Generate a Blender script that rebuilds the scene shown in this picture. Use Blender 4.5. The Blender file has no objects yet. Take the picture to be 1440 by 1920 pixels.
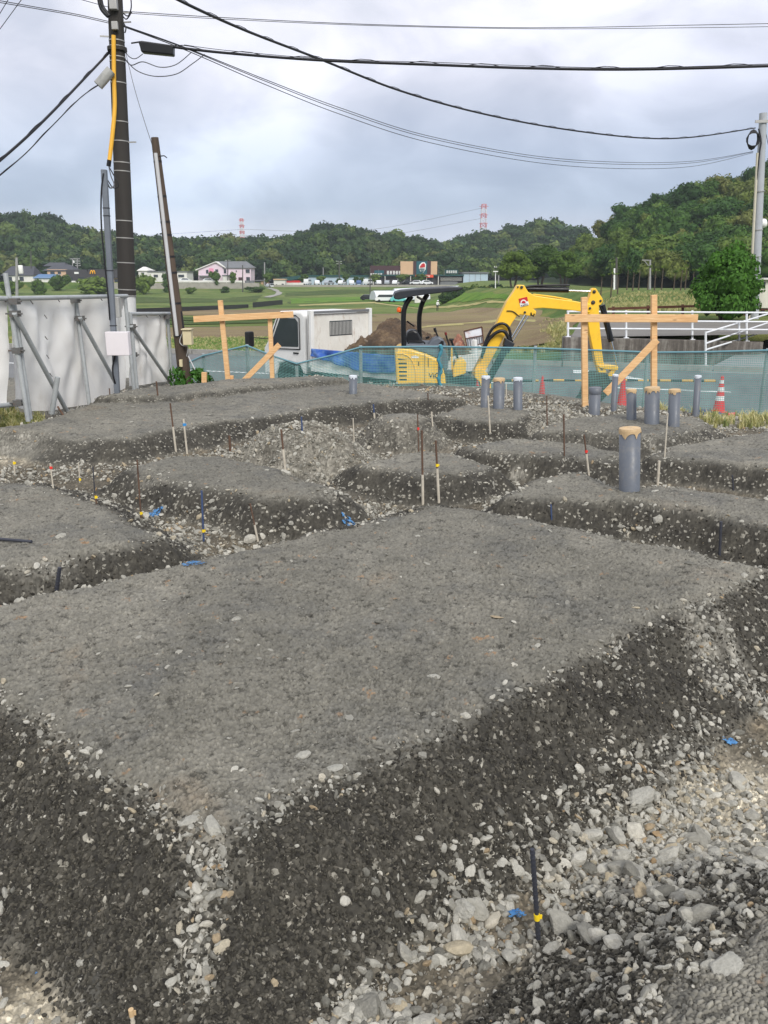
import bpy, bmesh, math, random
import numpy as np
from mathutils import Vector, Matrix, noise as mnoise
R = random.Random(7)
NP = np.random.default_rng(11)
S = bpy.context.scene
COL = S.collection
rad = math.radians

# ------------------------------------------------------------------ camera
F, CX, CY, PITCH, CAMZ = 1550.0, 720.0, 960.0, rad(16.0), 1.5
SP, CP = math.sin(PITCH), math.cos(PITCH)
cd = bpy.data.cameras.new('camera'); cam = bpy.data.objects.new('camera', cd); COL.objects.link(cam)
cam.location = (0, 0, CAMZ); cam.rotation_euler = (rad(90 - 16.0), 0, 0)
cd.sensor_fit = 'HORIZONTAL'; cd.sensor_width = 36; cd.lens = 36 * F / 1440
cd.clip_start = 0.05; cd.clip_end = 20000
S.camera = cam

def ray(px, py):
    a = (px - CX) / F; b = (py - CY) / F
    return (a, CP - b * SP, -SP - b * CP)
def P(px, py, Y):
    d = ray(px, py); t = Y / d[1]
    return Vector((d[0] * t, Y, CAMZ + d[2] * t))
def G(px, py, z):
    d = ray(px, py); t = (z - CAMZ) / d[2]
    return Vector((d[0] * t, d[1] * t, z))
def pxm(py, Y):                 # metres per photo pixel at world distance Y
    return Y / ray(720, py)[1] / F

# ------------------------------------------------------------------ object helpers
def tag(o, label=None, cat=None, group=None, kind=None):
    if label: o['label'] = label
    if cat: o['category'] = cat
    if group: o['group'] = group
    if kind: o['kind'] = kind
    return o
def empty(name, loc, label=None, cat=None, group=None, rz=0):
    o = bpy.data.objects.new(name, None); COL.objects.link(o)
    o.location = loc; o.rotation_euler = (0, 0, rz); o.empty_display_size = .1
    return tag(o, label, cat, group)
def link_mesh(name, me, mat=None, parent=None):
    o = bpy.data.objects.new(name, me); COL.objects.link(o)
    if mat is not None and not me.materials: me.materials.append(mat)
    if parent is not None:
        o.parent = parent
        o.location = -parent.location if parent.type == 'EMPTY' and parent.rotation_euler.z == 0 and parent.parent is None and not parent.get('local') else (0, 0, 0)
    return o
def copy_tree(o, parent=None):
    c = o.copy(); COL.objects.link(c)
    if parent is not None: c.parent = parent
    for ch in list(o.children): copy_tree(ch, c)
    return c

class MB:
    """collects shapes, then links them as ONE mesh object (world coordinates unless the parent is 'local')"""
    def __init__(s): s.v = []; s.f = []; s.sm = []
    def add(s, vs, fs, smooth=False):
        n = len(s.v); s.v += [tuple(v) for v in vs]; s.f += [tuple(i + n for i in f) for f in fs]; s.sm += [smooth] * len(fs)
        return s
    def box(s, c, size, rot=None):
        x, y, z = (k / 2 for k in size); c = Vector(c)
        vs = [Vector((i * x, j * y, k * z)) for i in (-1, 1) for j in (-1, 1) for k in (-1, 1)]
        if rot is not None: vs = [rot @ v for v in vs]
        return s.add([v + c for v in vs], [(0, 1, 3, 2), (4, 6, 7, 5), (0, 4, 5, 1), (2, 3, 7, 6), (0, 2, 6, 4), (1, 5, 7, 3)])
    def bar(s, a, b, w, h=None, up=(0, 0, 1)):
        a, b = Vector(a), Vector(b); d = (b - a); L = d.length; d.normalize(); h = h or w
        u = Vector(up); sd = d.cross(u)
        if sd.length < 1e-4: sd = d.cross(Vector((0, 1, 0)))
        sd.normalize(); u = sd.cross(d)
        return s.box((a + b) / 2, (L, w, h), Matrix((d, sd, u)).transposed())
    def tube(s, pts, r, n=8, caps=True, smooth=True):
        pts = [Vector(p) for p in pts]; m = len(pts); rs = r if hasattr(r, '__len__') else [r] * m
        vs = []; fs = []; prev = None
        for i, p in enumerate(pts):
            t = (pts[min(i + 1, m - 1)] - pts[max(i - 1, 0)])
            if t.length < 1e-9: t = Vector((0, 0, 1))
            t.normalize()
            if prev is None:
                a = t.cross(Vector((0, 0, 1)))
                if a.length < .05: a = t.cross(Vector((0, 1, 0)))
            else: a = prev - t * prev.dot(t)
            a.normalize(); prev = a; b = t.cross(a)
            for k in range(n):
                q = 2 * math.pi * k / n
                vs.append(p + (a * math.cos(q) + b * math.sin(q)) * rs[i])
        for i in range(m - 1):
            for k in range(n):
                fs.append((i * n + k, i * n + (k + 1) % n, (i + 1) * n + (k + 1) % n, (i + 1) * n + k))
        s.add(vs, fs, smooth)
        if caps:
            s.add([vs[k] for k in range(n)][::-1], [tuple(range(n))]); s.add([vs[(m - 1) * n + k] for k in range(n)], [tuple(range(n))])
        return s
    def prism(s, pts, d):
        """closed polygon of 3-D points pushed along vector d"""
        pts = [Vector(p) for p in pts]; d = Vector(d); n = len(pts)
        nrm = Vector((0, 0, 0))
        for i in range(n): nrm += pts[i].cross(pts[(i + 1) % n])
        if nrm.dot(d) > 0: pts = pts[::-1]
        return s.add(pts + [p + d for p in pts], [tuple(range(n)), tuple(range(2 * n - 1, n - 1, -1))] + [(i, i + n, (i + 1) % n + n, (i + 1) % n) for i in range(n)])
    def lathe(s, prof, c=(0, 0, 0), n=20, smooth=True, axis=None):
        c = Vector(c); vs = []; fs = []
        q = Vector((0, 0, 1)).rotation_difference(Vector(axis)) if axis is not None else None
        for r, z in prof:
            for k in range(n):
                a = 2 * math.pi * k / n; v = Vector((r * math.cos(a), r * math.sin(a), z))
                vs.append((q @ v if q else v) + c)
        for i in range(len(prof) - 1):
            for k in range(n):
                fs.append((i * n + k, i * n + (k + 1) % n, (i + 1) * n + (k + 1) % n, (i + 1) * n + k))
        s.add(vs, fs, smooth)
        if prof[0][0] > 1e-5: s.add(vs[:n][::-1], [tuple(range(n))])
        if prof[-1][0] > 1e-5: s.add(vs[-n:], [tuple(range(n))])
        return s
    def sphere(s, c, r, n=10, sc=(1, 1, 1)):
        m = n // 2 + 1
        vs = []; fs = []
        for i in range(m + 1):
            th = math.pi * i / m
            for k in range(n):
                a = 2 * math.pi * k / n
                vs.append((c[0] + r * sc[0] * math.sin(th) * math.cos(a), c[1] + r * sc[1] * math.sin(th) * math.sin(a), c[2] + r * sc[2] * math.cos(th)))
        for i in range(m):
            for k in range(n): fs.append((i * n + k, (i + 1) * n + k, (i + 1) * n + (k + 1) % n, i * n + (k + 1) % n))
        return s.add(vs, fs, True)
    def build(s, name, mat, parent=None, bevel=0, seg=2):
        me = bpy.data.meshes.new(name); me.from_pydata(s.v, [], s.f)
        me.polygons.foreach_set('use_smooth', s.sm)
        me.validate(); me.update()
        o = link_mesh(name, me, mat, parent)
        if bevel:
            m = o.modifiers.new('bevel', 'BEVEL'); m.width = bevel; m.segments = seg; m.limit_method = 'ANGLE'; m.angle_limit = rad(40)
        return o

def fast_mesh(name, v, quads=None, tris=None, smooth=True):
    me = bpy.data.meshes.new(name); v = np.asarray(v, np.float32)
    me.vertices.add(len(v)); me.vertices.foreach_set('co', v.ravel())
    arr = quads if quads is not None else tris; k = 4 if quads is not None else 3
    arr = np.asarray(arr, np.int32)
    me.loops.add(arr.size); me.loops.foreach_set('vertex_index', arr.ravel())
    me.polygons.add(len(arr)); me.polygons.foreach_set('loop_start', np.arange(0, arr.size, k, dtype=np.int32))
    me.polygons.foreach_set('use_smooth', np.full(len(arr), smooth))
    me.update(calc_edges=True)
    return me
def set_attr(me, name, arr):
    a = me.attributes.new(name, 'FLOAT', 'POINT'); a.data.foreach_set('value', np.asarray(arr, np.float32).ravel())
def spline(pts, n=8):
    pts = [Vector(p) for p in pts]; out = []
    for i in range(len(pts) - 1):
        p0 = pts[max(i - 1, 0)]; p1 = pts[i]; p2 = pts[i + 1]; p3 = pts[min(i + 2, len(pts) - 1)]
        for k in range(n):
            t = k / n
            out.append(.5 * ((2 * p1) + (p2 - p0) * t + (2 * p0 - 5 * p1 + 4 * p2 - p3) * t * t + (3 * p1 - p0 - 3 * p2 + p3) * t ** 3))
    return out + [pts[-1]]

# ------------------------------------------------------------------ materials
def lin(c):                                   # sRGB 0-255 -> linear
    return tuple(((x / 255) / 12.92 if x <= 10.3 else ((x / 255 + .055) / 1.055) ** 2.4) for x in c)
class NT:
    def __init__(s, tree): s.t = tree; s.n = tree.nodes; s.l = tree.links
    def new(s, t, **kw):
        n = s.n.new(t)
        for k, v in kw.items():
            if hasattr(n, k) and k not in n.inputs: setattr(n, k, v)
            else: s.put(n.inputs[k], v)
        return n
    def put(s, sock, v):
        if hasattr(v, 'is_output') or isinstance(v, bpy.types.NodeSocket): s.l.new(v, sock)
        else: sock.default_value = v
    def math(s, op, a, b=0.0, c=None, clamp=False):
        n = s.n.new('ShaderNodeMath'); n.operation = op; n.use_clamp = clamp
        s.put(n.inputs[0], a); s.put(n.inputs[1], b)
        if c is not None: s.put(n.inputs[2], c)
        return n.outputs[0]
    def mix(s, f, a, b, blend='MIX'):
        n = s.n.new('ShaderNodeMix'); n.data_type = 'RGBA'; n.blend_type = blend; n.clamp_factor = True
        s.put(n.inputs[0], f)
        for k, v in ((6, a), (7, b)):
            s.put(n.inputs[k], v if isinstance(v, bpy.types.NodeSocket) else (tuple(v) + (1,) if len(v) == 3 else v))
        return n.outputs[2]
    def ramp(s, f, stops, interp='LINEAR'):
        n = s.n.new('ShaderNodeValToRGB'); n.color_ramp.interpolation = interp
        e = n.color_ramp.elements
        while len(e) < len(stops): e.new(.5)
        for i, (p, c) in enumerate(stops):
            e[i].position = p; e[i].color = tuple(c) + (1,) if len(c) == 3 else c
        s.put(n.inputs[0], f); return n.outputs[0]
    def maprange(s, v, a, b, c=0.0, d=1.0, smooth=False):
        n = s.n.new('ShaderNodeMapRange'); n.clamp = True
        if smooth: n.interpolation_type = 'SMOOTHSTEP'
        for k, x in enumerate((v, a, b, c, d)): s.put(n.inputs[k], x)
        return n.outputs[0]
    def noise(s, scale, detail=4, rough=.55, vec=None, dist=0.0, out=0):
        n = s.n.new('ShaderNodeTexNoise'); n.inputs['Scale'].default_value = scale; n.inputs['Detail'].default_value = detail
        n.inputs['Roughness'].default_value = rough; n.inputs['Distortion'].default_value = dist
        if vec is not None: s.put(n.inputs['Vector'], vec)
        return n.outputs[out]
    def vor(s, scale, vec=None, feature='F1', out='Color', rnd=1.0):
        n = s.n.new('ShaderNodeTexVoronoi'); n.feature = feature; n.inputs['Scale'].default_value = scale
        n.inputs['Randomness'].default_value = rnd
        if vec is not None: s.put(n.inputs['Vector'], vec)
        return n.outputs[out]
def new_mat(name):
    m = bpy.data.materials.new(name); m.use_nodes = True
    t = NT(m.node_tree); b = m.node_tree.nodes['Principled BSDF']
    return m, t, b
def co(t, kind='Object'): return t.new('ShaderNodeTexCoord').outputs[kind]
def scalev(t, v, sc):
    n = t.new('ShaderNodeMapping'); t.put(n.inputs['Vector'], v); n.inputs['Scale'].default_value = sc; return n.outputs[0]
MATS = {}
def M(name, rgb, rough=.6, metal=0.0, var=.18, nscale=6.0, dirt=None, dirt_amt=.35, bump=.0, bscale=60.0, spec=.4, stretch=None, rnd=0.0):
    """procedural paint/metal/wood: base colour with broad and fine variation, optional dirt patches and bump"""
    if name in MATS: return MATS[name]
    m, t, b = new_mat(name); v = co(t)
    if stretch: v = scalev(t, v, stretch)
    c = lin(rgb); n1 = t.noise(nscale, 5, .6, v); n2 = t.noise(nscale * 7, 3, .6, v)
    k = t.math('ADD', t.math('MULTIPLY', n1, .7), t.math('MULTIPLY', n2, .3))
    lo = tuple(x * (1 - var) for x in c); hi = tuple(min(1, x * (1 + var)) for x in c)
    col = t.ramp(k, [(.3, lo), (.7, hi)])
    if dirt:
        dm = t.maprange(t.noise(nscale * 1.7, 6, .7, v, .4), .52, .72, 0, dirt_amt)
        col = t.mix(dm, col, lin(dirt))
    if rnd:
        oi = t.new('ShaderNodeObjectInfo').outputs['Random']
        col = t.mix(1.0, col, t.ramp(oi, [(0, (1 - rnd,) * 3), (1, (1 + rnd,) * 3)]), 'MULTIPLY')
    t.put(b.inputs['Base Color'], col); b.inputs['Metallic'].default_value = metal
    t.put(b.inputs['Roughness'], t.maprange(n2, .3, .7, max(.05, rough - .1), min(1, rough + .1)))
    b.inputs['Specular IOR Level'].default_value = spec
    if bump:
        bn = t.new('ShaderNodeBump'); bn.inputs['Strength'].default_value = bump; bn.inputs['Distance'].default_value = .01
        t.put(bn.inputs['Height'], t.noise(bscale, 6, .65, v)); t.l.new(bn.outputs[0], b.inputs['Normal'])
    MATS[name] = m; return m

# ------------------------------------------------------------------ numpy noise
def _hash(ix, iy, s):
    h = (ix.astype(np.int64) * 374761393 + iy.astype(np.int64) * 668265263 + s * 974711) & 0x7fffffff
    h = ((h ^ (h >> 13)) * 1274126177) & 0x7fffffff
    return ((h ^ (h >> 16)) & 0xffffff) / float(0xffffff)
def vnoise(x, y, s=0):
    ix = np.floor(x); iy = np.floor(y); fx = x - ix; fy = y - iy
    fx = fx * fx * (3 - 2 * fx); fy = fy * fy * (3 - 2 * fy)
    a = _hash(ix, iy, s); b = _hash(ix + 1, iy, s); c = _hash(ix, iy + 1, s); d = _hash(ix + 1, iy + 1, s)
    return (a + (b - a) * fx) * (1 - fy) + (c + (d - c) * fx) * fy
def fbm(x, y, oct=4, s=0):
    v = 0; a = .5; tot = 0
    for k in range(oct):
        v = v + a * vnoise(x * 2 ** k + 13.7 * k, y * 2 ** k - 7.1 * k, s + k); tot += a; a *= .55
    return v / tot
def worley(x, y, s=0):
    ix = np.floor(x); iy = np.floor(y); f1 = np.full(x.shape, 9.0); f2 = np.full(x.shape, 9.0); idr = np.zeros(x.shape)
    for i in (-1, 0, 1):
        for j in (-1, 0, 1):
            cx = ix + i; cy = iy + j
            d = np.hypot(cx + _hash(cx, cy, s) - x, cy + _hash(cx, cy, s + 5) - y)
            near = d < f1
            f2 = np.where(near, f1, np.minimum(f2, d)); idr = np.where(near, _hash(cx, cy, s + 9), idr); f1 = np.where(near, d, f1)
    return f1, f2, idr
def sstep(a, b, x):
    t = np.clip((x - a) / (b - a), 0, 1); return t * t * (3 - 2 * t)

# ------------------------------------------------------------------ instancing for uncountable stuff
def scatter(name, pts, rots, scls, protos, mat, idx=None, label=None, kind='stuff'):
    pts = np.asarray(pts, np.float32)
    me = bpy.data.meshes.new(name); me.vertices.add(len(pts)); me.vertices.foreach_set('co', pts.ravel())
    a = me.attributes.new('rot', 'FLOAT_VECTOR', 'POINT'); a.data.foreach_set('vector', np.asarray(rots, np.float32).ravel())
    a = me.attributes.new('scl', 'FLOAT_VECTOR', 'POINT'); a.data.foreach_set('vector', np.asarray(scls, np.float32).ravel())
    if idx is None: idx = NP.integers(0, len(protos), len(pts))
    a = me.attributes.new('pick', 'INT', 'POINT'); a.data.foreach_set('value', np.asarray(idx, np.int32))
    o = bpy.data.objects.new(name, me); COL.objects.link(o); o['kind'] = kind
    if label: o['label'] = label
    c = bpy.data.collections.new(name + '_shapes')
    for k, pm in enumerate(protos):
        po = bpy.data.objects.new('%s_shape_%02d' % (name, k), pm); c.objects.link(po)
        if not pm.materials: pm.materials.append(mat)
    ng = bpy.data.node_groups.new(name, 'GeometryNodeTree')
    ng.interface.new_socket('Geometry', in_out='INPUT', socket_type='NodeSocketGeometry')
    ng.interface.new_socket('Geometry', in_out='OUTPUT', socket_type='NodeSocketGeometry')
    N = ng.nodes; L = ng.links
    gi = N.new('NodeGroupInput'); go = N.new('NodeGroupOutput')
    ci = N.new('GeometryNodeCollectionInfo'); ci.inputs[0].default_value = c; ci.inputs['Separate Children'].default_value = True; ci.inputs['Reset Children'].default_value = True
    ip = N.new('GeometryNodeInstanceOnPoints'); ip.inputs['Pick Instance'].default_value = True
    def at(n, ty):
        x = N.new('GeometryNodeInputNamedAttribute'); x.data_type = ty; x.inputs[0].default_value = n; return x.outputs[0]
    L.new(gi.outputs[0], ip.inputs['Points']); L.new(ci.outputs[0], ip.inputs['Instance'])
    L.new(at('pick', 'INT'), ip.inputs['Instance Index']); L.new(at('scl', 'FLOAT_VECTOR'), ip.inputs['Scale'])
    er = N.new('FunctionNodeEulerToRotation'); L.new(at('rot', 'FLOAT_VECTOR'), er.inputs[0]); L.new(er.outputs[0], ip.inputs['Rotation'])
    L.new(ip.outputs[0], go.inputs[0])
    m = o.modifiers.new('scatter', 'NODES'); m.node_group = ng
    return o
def stone_mesh(seed, cuts=9, flat=.7, sub=2):
    r = random.Random(seed); bm = bmesh.new(); bmesh.ops.create_icosphere(bm, subdivisions=sub, radius=1)
    pl = []
    for _ in range(cuts):
        n = Vector((r.gauss(0, 1), r.gauss(0, 1), r.gauss(0, 1))).normalized(); pl.append((n, r.uniform(.55, .85)))
    for v in bm.verts:
        for n, d in pl:
            e = v.co.dot(n) - d
            if e > 0: v.co -= n * e * .96
        v.co += Vector((r.gauss(0, 1), r.gauss(0, 1), r.gauss(0, 1))) * .025
        v.co.x *= 1.25; v.co.z *= flat
    me = bpy.data.meshes.new('stone_shape'); bm.to_mesh(me); bm.free()
    return me
# ------------------------------------------------------------------ sky and sun
SUN_EL, SUN_AZ = rad(40), rad(158)      # azimuth of the sun from +Y towards +X: behind the camera, to its right
W = bpy.data.worlds.new('World'); S.world = W; W.use_nodes = True
t = NT(W.node_tree); bg = W.node_tree.nodes['Background']
sky = t.new('ShaderNodeTexSky'); sky.sky_type = 'NISHITA'; sky.sun_disc = False; sky.sun_elevation = SUN_EL; sky.sun_rotation = SUN_AZ
sky.air_density = 1.0; sky.dust_density = 1.5
dirv = t.new('ShaderNodeTexCoord').outputs['Generated']
sx = t.new('ShaderNodeSeparateXYZ'); t.put(sx.inputs[0], dirv)
X_, Y_, Z_ = sx.outputs
hx = t.math('DIVIDE', X_, t.math('MAXIMUM', t.math('SQRT', t.math('ADD', t.math('MULTIPLY', X_, X_), t.math('MULTIPLY', Y_, Y_))), .05))
cv = t.new('ShaderNodeCombineXYZ'); t.put(cv.inputs[0], t.math('ADD', X_, 3.3)); t.put(cv.inputs[1], t.math('MULTIPLY', Y_, 1.0)); t.put(cv.inputs[2], t.math('MULTIPLY', Z_, 1.9))
n_big = t.noise(2.9, 6, .46, cv.outputs[0], .5); n_mid = t.noise(7.0, 7, .5, cv.outputs[0], .5)
el = t.math('MULTIPLY', Z_, 1.0)
# overcast: pale by the horizon, slate blue band, brighter deck overhead
base = t.ramp(el, [(0.0, lin((214, 219, 230))), (.035, lin((203, 211, 226))), (.075, lin((170, 186, 207))), (.13, lin((184, 196, 216))), (.20, lin((207, 211, 225))), (.30, lin((222, 224, 233))), (.6, lin((222, 224, 232))), (1, lin((214, 218, 228)))])
az = t.maprange(t.math('DIVIDE', X_, t.math('MAXIMUM', t.math('ABSOLUTE', Y_), .05)), -.5, .6, 0, 1)
base = t.mix(1.0, base, t.ramp(az, [(0, (1.10, 1.09, 1.07)), (.5, (.98, .98, .985)), (1, (.70, .735, .79))]), 'MULTIPLY')
k = t.math('ADD', t.math('MULTIPLY', n_big, .62), t.math('MULTIPLY', n_mid, .38))
cl = t.ramp(k, [(.36, (.68, .715, .775)), (.45, (.85, .87, .905)), (.52, (1.02, 1.02, 1.035)), (.62, (1.36, 1.34, 1.32))])
ovc = t.mix(1.0, base, cl, 'MULTIPLY')
scl_sky = t.mix(1.0, sky.outputs[0], (.09, .09, .09), 'MULTIPLY')
final = t.mix(.93, scl_sky, ovc); final = t.mix(1.0, final, (1.46, 1.425, 1.385), 'MULTIPLY')
final = t.mix(t.maprange(Z_, -.02, -.12), final, (.16, .17, .14))
t.put(bg.inputs['Color'], final); bg.inputs['Strength'].default_value = 1.0
sl = bpy.data.lights.new('sun', 'SUN'); sl.energy = 2.9; sl.angle = rad(24); sl.color = (1, .965, .91)
so = bpy.data.objects.new('sun', sl); COL.objects.link(so)
sd_ = Vector((math.sin(SUN_AZ) * math.cos(SUN_EL), math.cos(SUN_AZ) * math.cos(SUN_EL), math.sin(SUN_EL))); so.rotation_euler = sd_.to_track_quat('Z', 'Y').to_euler()
S.view_settings.view_transform = 'Standard'; S.view_settings.look = 'None'; S.view_settings.gamma = 1; S.view_settings.exposure = 0
S.render.engine = 'CYCLES'
cy = S.cycles; cy.use_denoising = True; cy.denoiser = 'OPENIMAGEDENOISE'; cy.denoising_input_passes = 'RGB_ALBEDO_NORMAL'; cy.denoising_prefilter = 'ACCURATE'; W.cycles.sampling_method = 'MANUAL'; W.cycles.sample_map_resolution = 256; cy.max_bounces = 6; cy.diffuse_bounces = 3; cy.glossy_bounces = 3; cy.transparent_max_bounces = 16; cy.volume_bounces = 0
cy.sample_clamp_indirect = 6
# ------------------------------------------------------------------ excavated site: plateaus and trenches as one height field
ZT = .30
def gp(l, z=ZT): return [tuple(G(x, y, z)[:2]) for x, y in l]
MOUNDS = [  # plateau outline, top height, slope width, loose rubble 0..1
 ([(-.40, 1.556), (.30, 2.17), (1.18, 2.92), (1.66, 3.30), (.29, 4.35), (-1.70, 2.755)], .30, .36, 0),
 (gp([(955, 930), (1090, 938), (1180, 936), (1300, 950), (1440, 978), (1580, 1008), (1580, 950), (1440, 932), (1290, 911), (1160, 906), (1085, 886), (1000, 897)]), .30, .34, 0),
 (gp([(-160, 905), (60, 903), (150, 928), (285, 1000), (180, 1030), (80, 1052), (-60, 1080), (-260, 1110), (-400, 960)]), .30, .34, 0),
 (gp([(238, 880), (330, 857), (410, 856), (500, 878), (622, 916), (580, 934), (500, 936), (440, 918), (350, 906)]), .30, .36, 0),
 (gp([(660, 868), (700, 861), (795, 845), (850, 850), (925, 875), (860, 888), (780, 890), (690, 876)]), .30, .36, 0),
 (gp([(520, 832), (560, 824), (605, 826), (620, 838), (560, 844)], .32), .45, .50, 1),
 (gp([(715, 798), (760, 790), (800, 797), (785, 806), (730, 807)], .29), .37, .42, .42),
 (gp([(868, 836), (960, 822), (1100, 836), (1185, 856), (1130, 864), (1000, 850), (900, 845)]), .30, .30, 0),
 (gp([(812, 777), (880, 760), (960, 766), (1000, 771), (960, 790), (880, 788)]), .30, .34, 0),
 (gp([(1000, 764), (1040, 758), (1060, 768), (1020, 782)]), .29, .5, 1),
 (gp([(1020, 808), (1075, 783), (1200, 772), (1310, 781), (1330, 793), (1290, 806), (1230, 818), (1130, 810)]), .30, .34, .15),
 (gp([(1232, 852), (1330, 862), (1440, 874), (1640, 895), (1640, 800), (1440, 808), (1278, 832)]), .30, .34, 0),
 (gp([(0, 802), (120, 822), (230, 820), (330, 803), (480, 780), (650, 757), (790, 745), (860, 745), (820, 738), (650, 718), (560, 716), (380, 737), (180, 755), (70, 790)]), .30, .42, 0),
 (gp([(190, 740), (290, 722), (450, 710), (600, 702), (645, 710), (520, 719), (400, 730), (300, 740)], .37), .37, .36, .1),
 (gp([(1500, 1650), (1385, 1740), (1260, 1850), (1190, 2010), (1500, 2600), (2300, 1900)]), .30, .40, .49),
]
PERIM = [tuple(G(x, y, .1)[:2]) for x, y in [(-420, 1000), (-60, 858), (40, 806), (170, 754), (420, 708), (650, 697), (860, 735), (1010, 748), (1100, 768), (1320, 782), (1440, 802), (1900, 850)]] + [(9, 2), (3, -2.5), (-3, -2.5), (-6, 1)]
# ridges of loose pale stone that run down the corners of the heaps (pixel pairs on the photo, world metres here)
HIPS = [((395, 1580), (365, 1905), .09), ((1290, 1140), (1345, 1330), .10), ((1330, 1130), (1425, 1330), .07), ((445, 920), (410, 985), .10), ((350, 905), (300, 975), .14),
        ((600, 930), (690, 985), .10), ((820, 885), (800, 945), .07), ((925, 878), (970, 930), .08), ((960, 925), (930, 975), .08), ((690, 876), (625, 905), .06),
        ((285, 1000), (360, 1045), .12), ((80, 1060), (10, 1120), .18), ((860, 745), (900, 790), .08), ((1000, 770), (1040, 790), .2), ((1180, 930), (1080, 955), .12),
        ((1230, 855), (1190, 900), .08), ((0, 810), (60, 880), .25), ((230, 818), (190, 880), .22), ((330, 803), (250, 860), .18), ((1310, 790), (1390, 800), .2), ((1290, 806), (1240, 850), .15), ((200, 745), (190, 762), .3), ((1330, 862), (1200, 880), .05)]
GX0, GX1, GY0, GY1, GST = -17.0, 17.0, -3.0, 14.0, .025
gx = np.arange(GX0, GX1, GST); gy = np.arange(GY0, GY1, GST)
GXX, GYY = np.meshgrid(gx, gy)
wob = (fbm(GXX * 2.2, GYY * 2.2, 3, 3) - .5) * .11 + (fbm(GXX * 9, GYY * 9, 2, 8) - .5) * .07
def sdf(poly, X, Y):
    d = np.full(X.shape, 1e9); ins = np.zeros(X.shape, bool); n = len(poly)
    for i in range(n):
        (x0, y0), (x1, y1) = poly[i], poly[(i + 1) % n]
        ex, ey = x1 - x0, y1 - y0; L2 = ex * ex + ey * ey + 1e-12
        t = np.clip(((X - x0) * ex + (Y - y0) * ey) / L2, 0, 1)
        d = np.minimum(d, np.hypot(X - x0 - t * ex, Y - y0 - t * ey))
        c = (y0 > Y) != (y1 > Y)
        with np.errstate(divide='ignore', invalid='ignore'): ins ^= c & (X < ex * (Y - y0) / (ey if abs(ey) > 1e-12 else 1e-12) + x0)
    return np.where(ins, -d, d)
BASE = .13 * sstep(3.2, 4.8, GYY)          # trenches get shallower away from the camera
H = BASE.copy(); TOP = np.zeros(GXX.shape); SLO = np.zeros(GXX.shape); RUB = np.zeros(GXX.shape); EDGE = np.zeros(GXX.shape)
for poly, zt, sw, rub in MOUNDS:
    xs = [p[0] for p in poly]; ys = [p[1] for p in poly]; mg = sw + .35
    i0, i1 = np.searchsorted(gx, (min(xs) - mg, max(xs) + mg)); j0, j1 = np.searchsorted(gy, (min(ys) - mg, max(ys) + mg))
    sl = np.s_[j0:j1, i0:i1]
    if GXX[sl].size == 0: continue
    d = sdf(poly, GXX[sl], GYY[sl]) + wob[sl]
    bs = BASE[sl]; sw = sw * (1 - .42 * (min(ys) > 3.4)) if rub < .5 else sw
    u = np.clip(d / sw, -1, 1.3)
    prof = np.where(u < 0, 1 - .02 * np.exp(u * 6), np.clip(1 - u, 0, 1))
    prof = prof - .055 * np.exp(-(u / .09) ** 2) + .03 * np.exp(-((u - 1) / .2) ** 2)
    if rub > .5: prof = .5 + .5 * np.cos(np.pi * np.clip((d + .12) / (sw + .12), 0, 1)); prof = prof ** .85
    hh = bs + (zt - bs) * prof
    up = hh > H[sl] + 1e-4
    H[sl] = np.where(up, hh, H[sl])
    TOP[sl] = np.where(up, sstep(.06, -.05, d) * (1 - (rub > .5)), TOP[sl])
    SLO[sl] = np.where(up, sstep(-.03, .05, d) * sstep(1.05, .82, d / sw) * (1 - rub * .7), SLO[sl])
    RUB[sl] = np.where(up, rub, RUB[sl]); EDGE[sl] = np.maximum(EDGE[sl], np.exp(-((d - .005) / .035) ** 2))
dP = sdf(PERIM, GXX, GYY) + wob * 2
out = sstep(-.25, .35, dP)
H = np.maximum(H, (.2 - .24 * sstep(-1.5, 2.2, GXX) * sstep(5, 7.5, GYY)) * out * sstep(-.3, .3, dP)); TOP = np.maximum(TOP, out * .5)
H += (fbm(GXX * 1.3, GYY * 1.3, 3, 21) - .5) * .05 + (fbm(GXX * 6, GYY * 6, 3, 31) - .5) * .022
# embankment: beyond the site the fill drops to the road
rt = sstep(.5, 4.2, GXX); bank = np.clip((GYY - (10.9 - 3.3 * rt)) / (2.0 + 2.7 * rt), 0, 1); bank = bank * bank * (3 - 2 * bank); side = sstep(9, 12, np.abs(GXX + 1))
H = H * (1 - np.maximum(bank, side)) + (-1.12) * np.maximum(bank, side)
HIPM = np.zeros(H.shape)
for a, b, w in HIPS:
    A = G(a[0], a[1], .28); B = G(b[0], b[1], .02); ax, ay = A.x, A.y; ex, ey = B.x - ax, B.y - ay
    t = np.clip(((GXX - ax) * ex + (GYY - ay) * ey) / (ex * ex + ey * ey), 0, 1)
    dd = np.hypot(GXX - ax - t * ex, GYY - ay - t * ey)
    HIPM = np.maximum(HIPM, np.exp(-(dd / (w * .55)) ** 2))
TRE = np.clip(1 - TOP - SLO, 0, 1) * (1 - out)
SAND = np.zeros(H.shape)
for px, py, rx_, ry_ in ((1390, 1490, .24, .26), (40, 1890, .14, .12), (20, 874, .6, .3)):
    c_ = G(px, py, .06); SAND = np.maximum(SAND, np.exp(-(((GXX - c_.x) / rx_) ** 2 + ((GYY - c_.y) / ry_) ** 2) ** 1.5))
HB = H - BASE
SAND = SAND * (1 - TOP) * sstep(.20, .05, HB)
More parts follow.
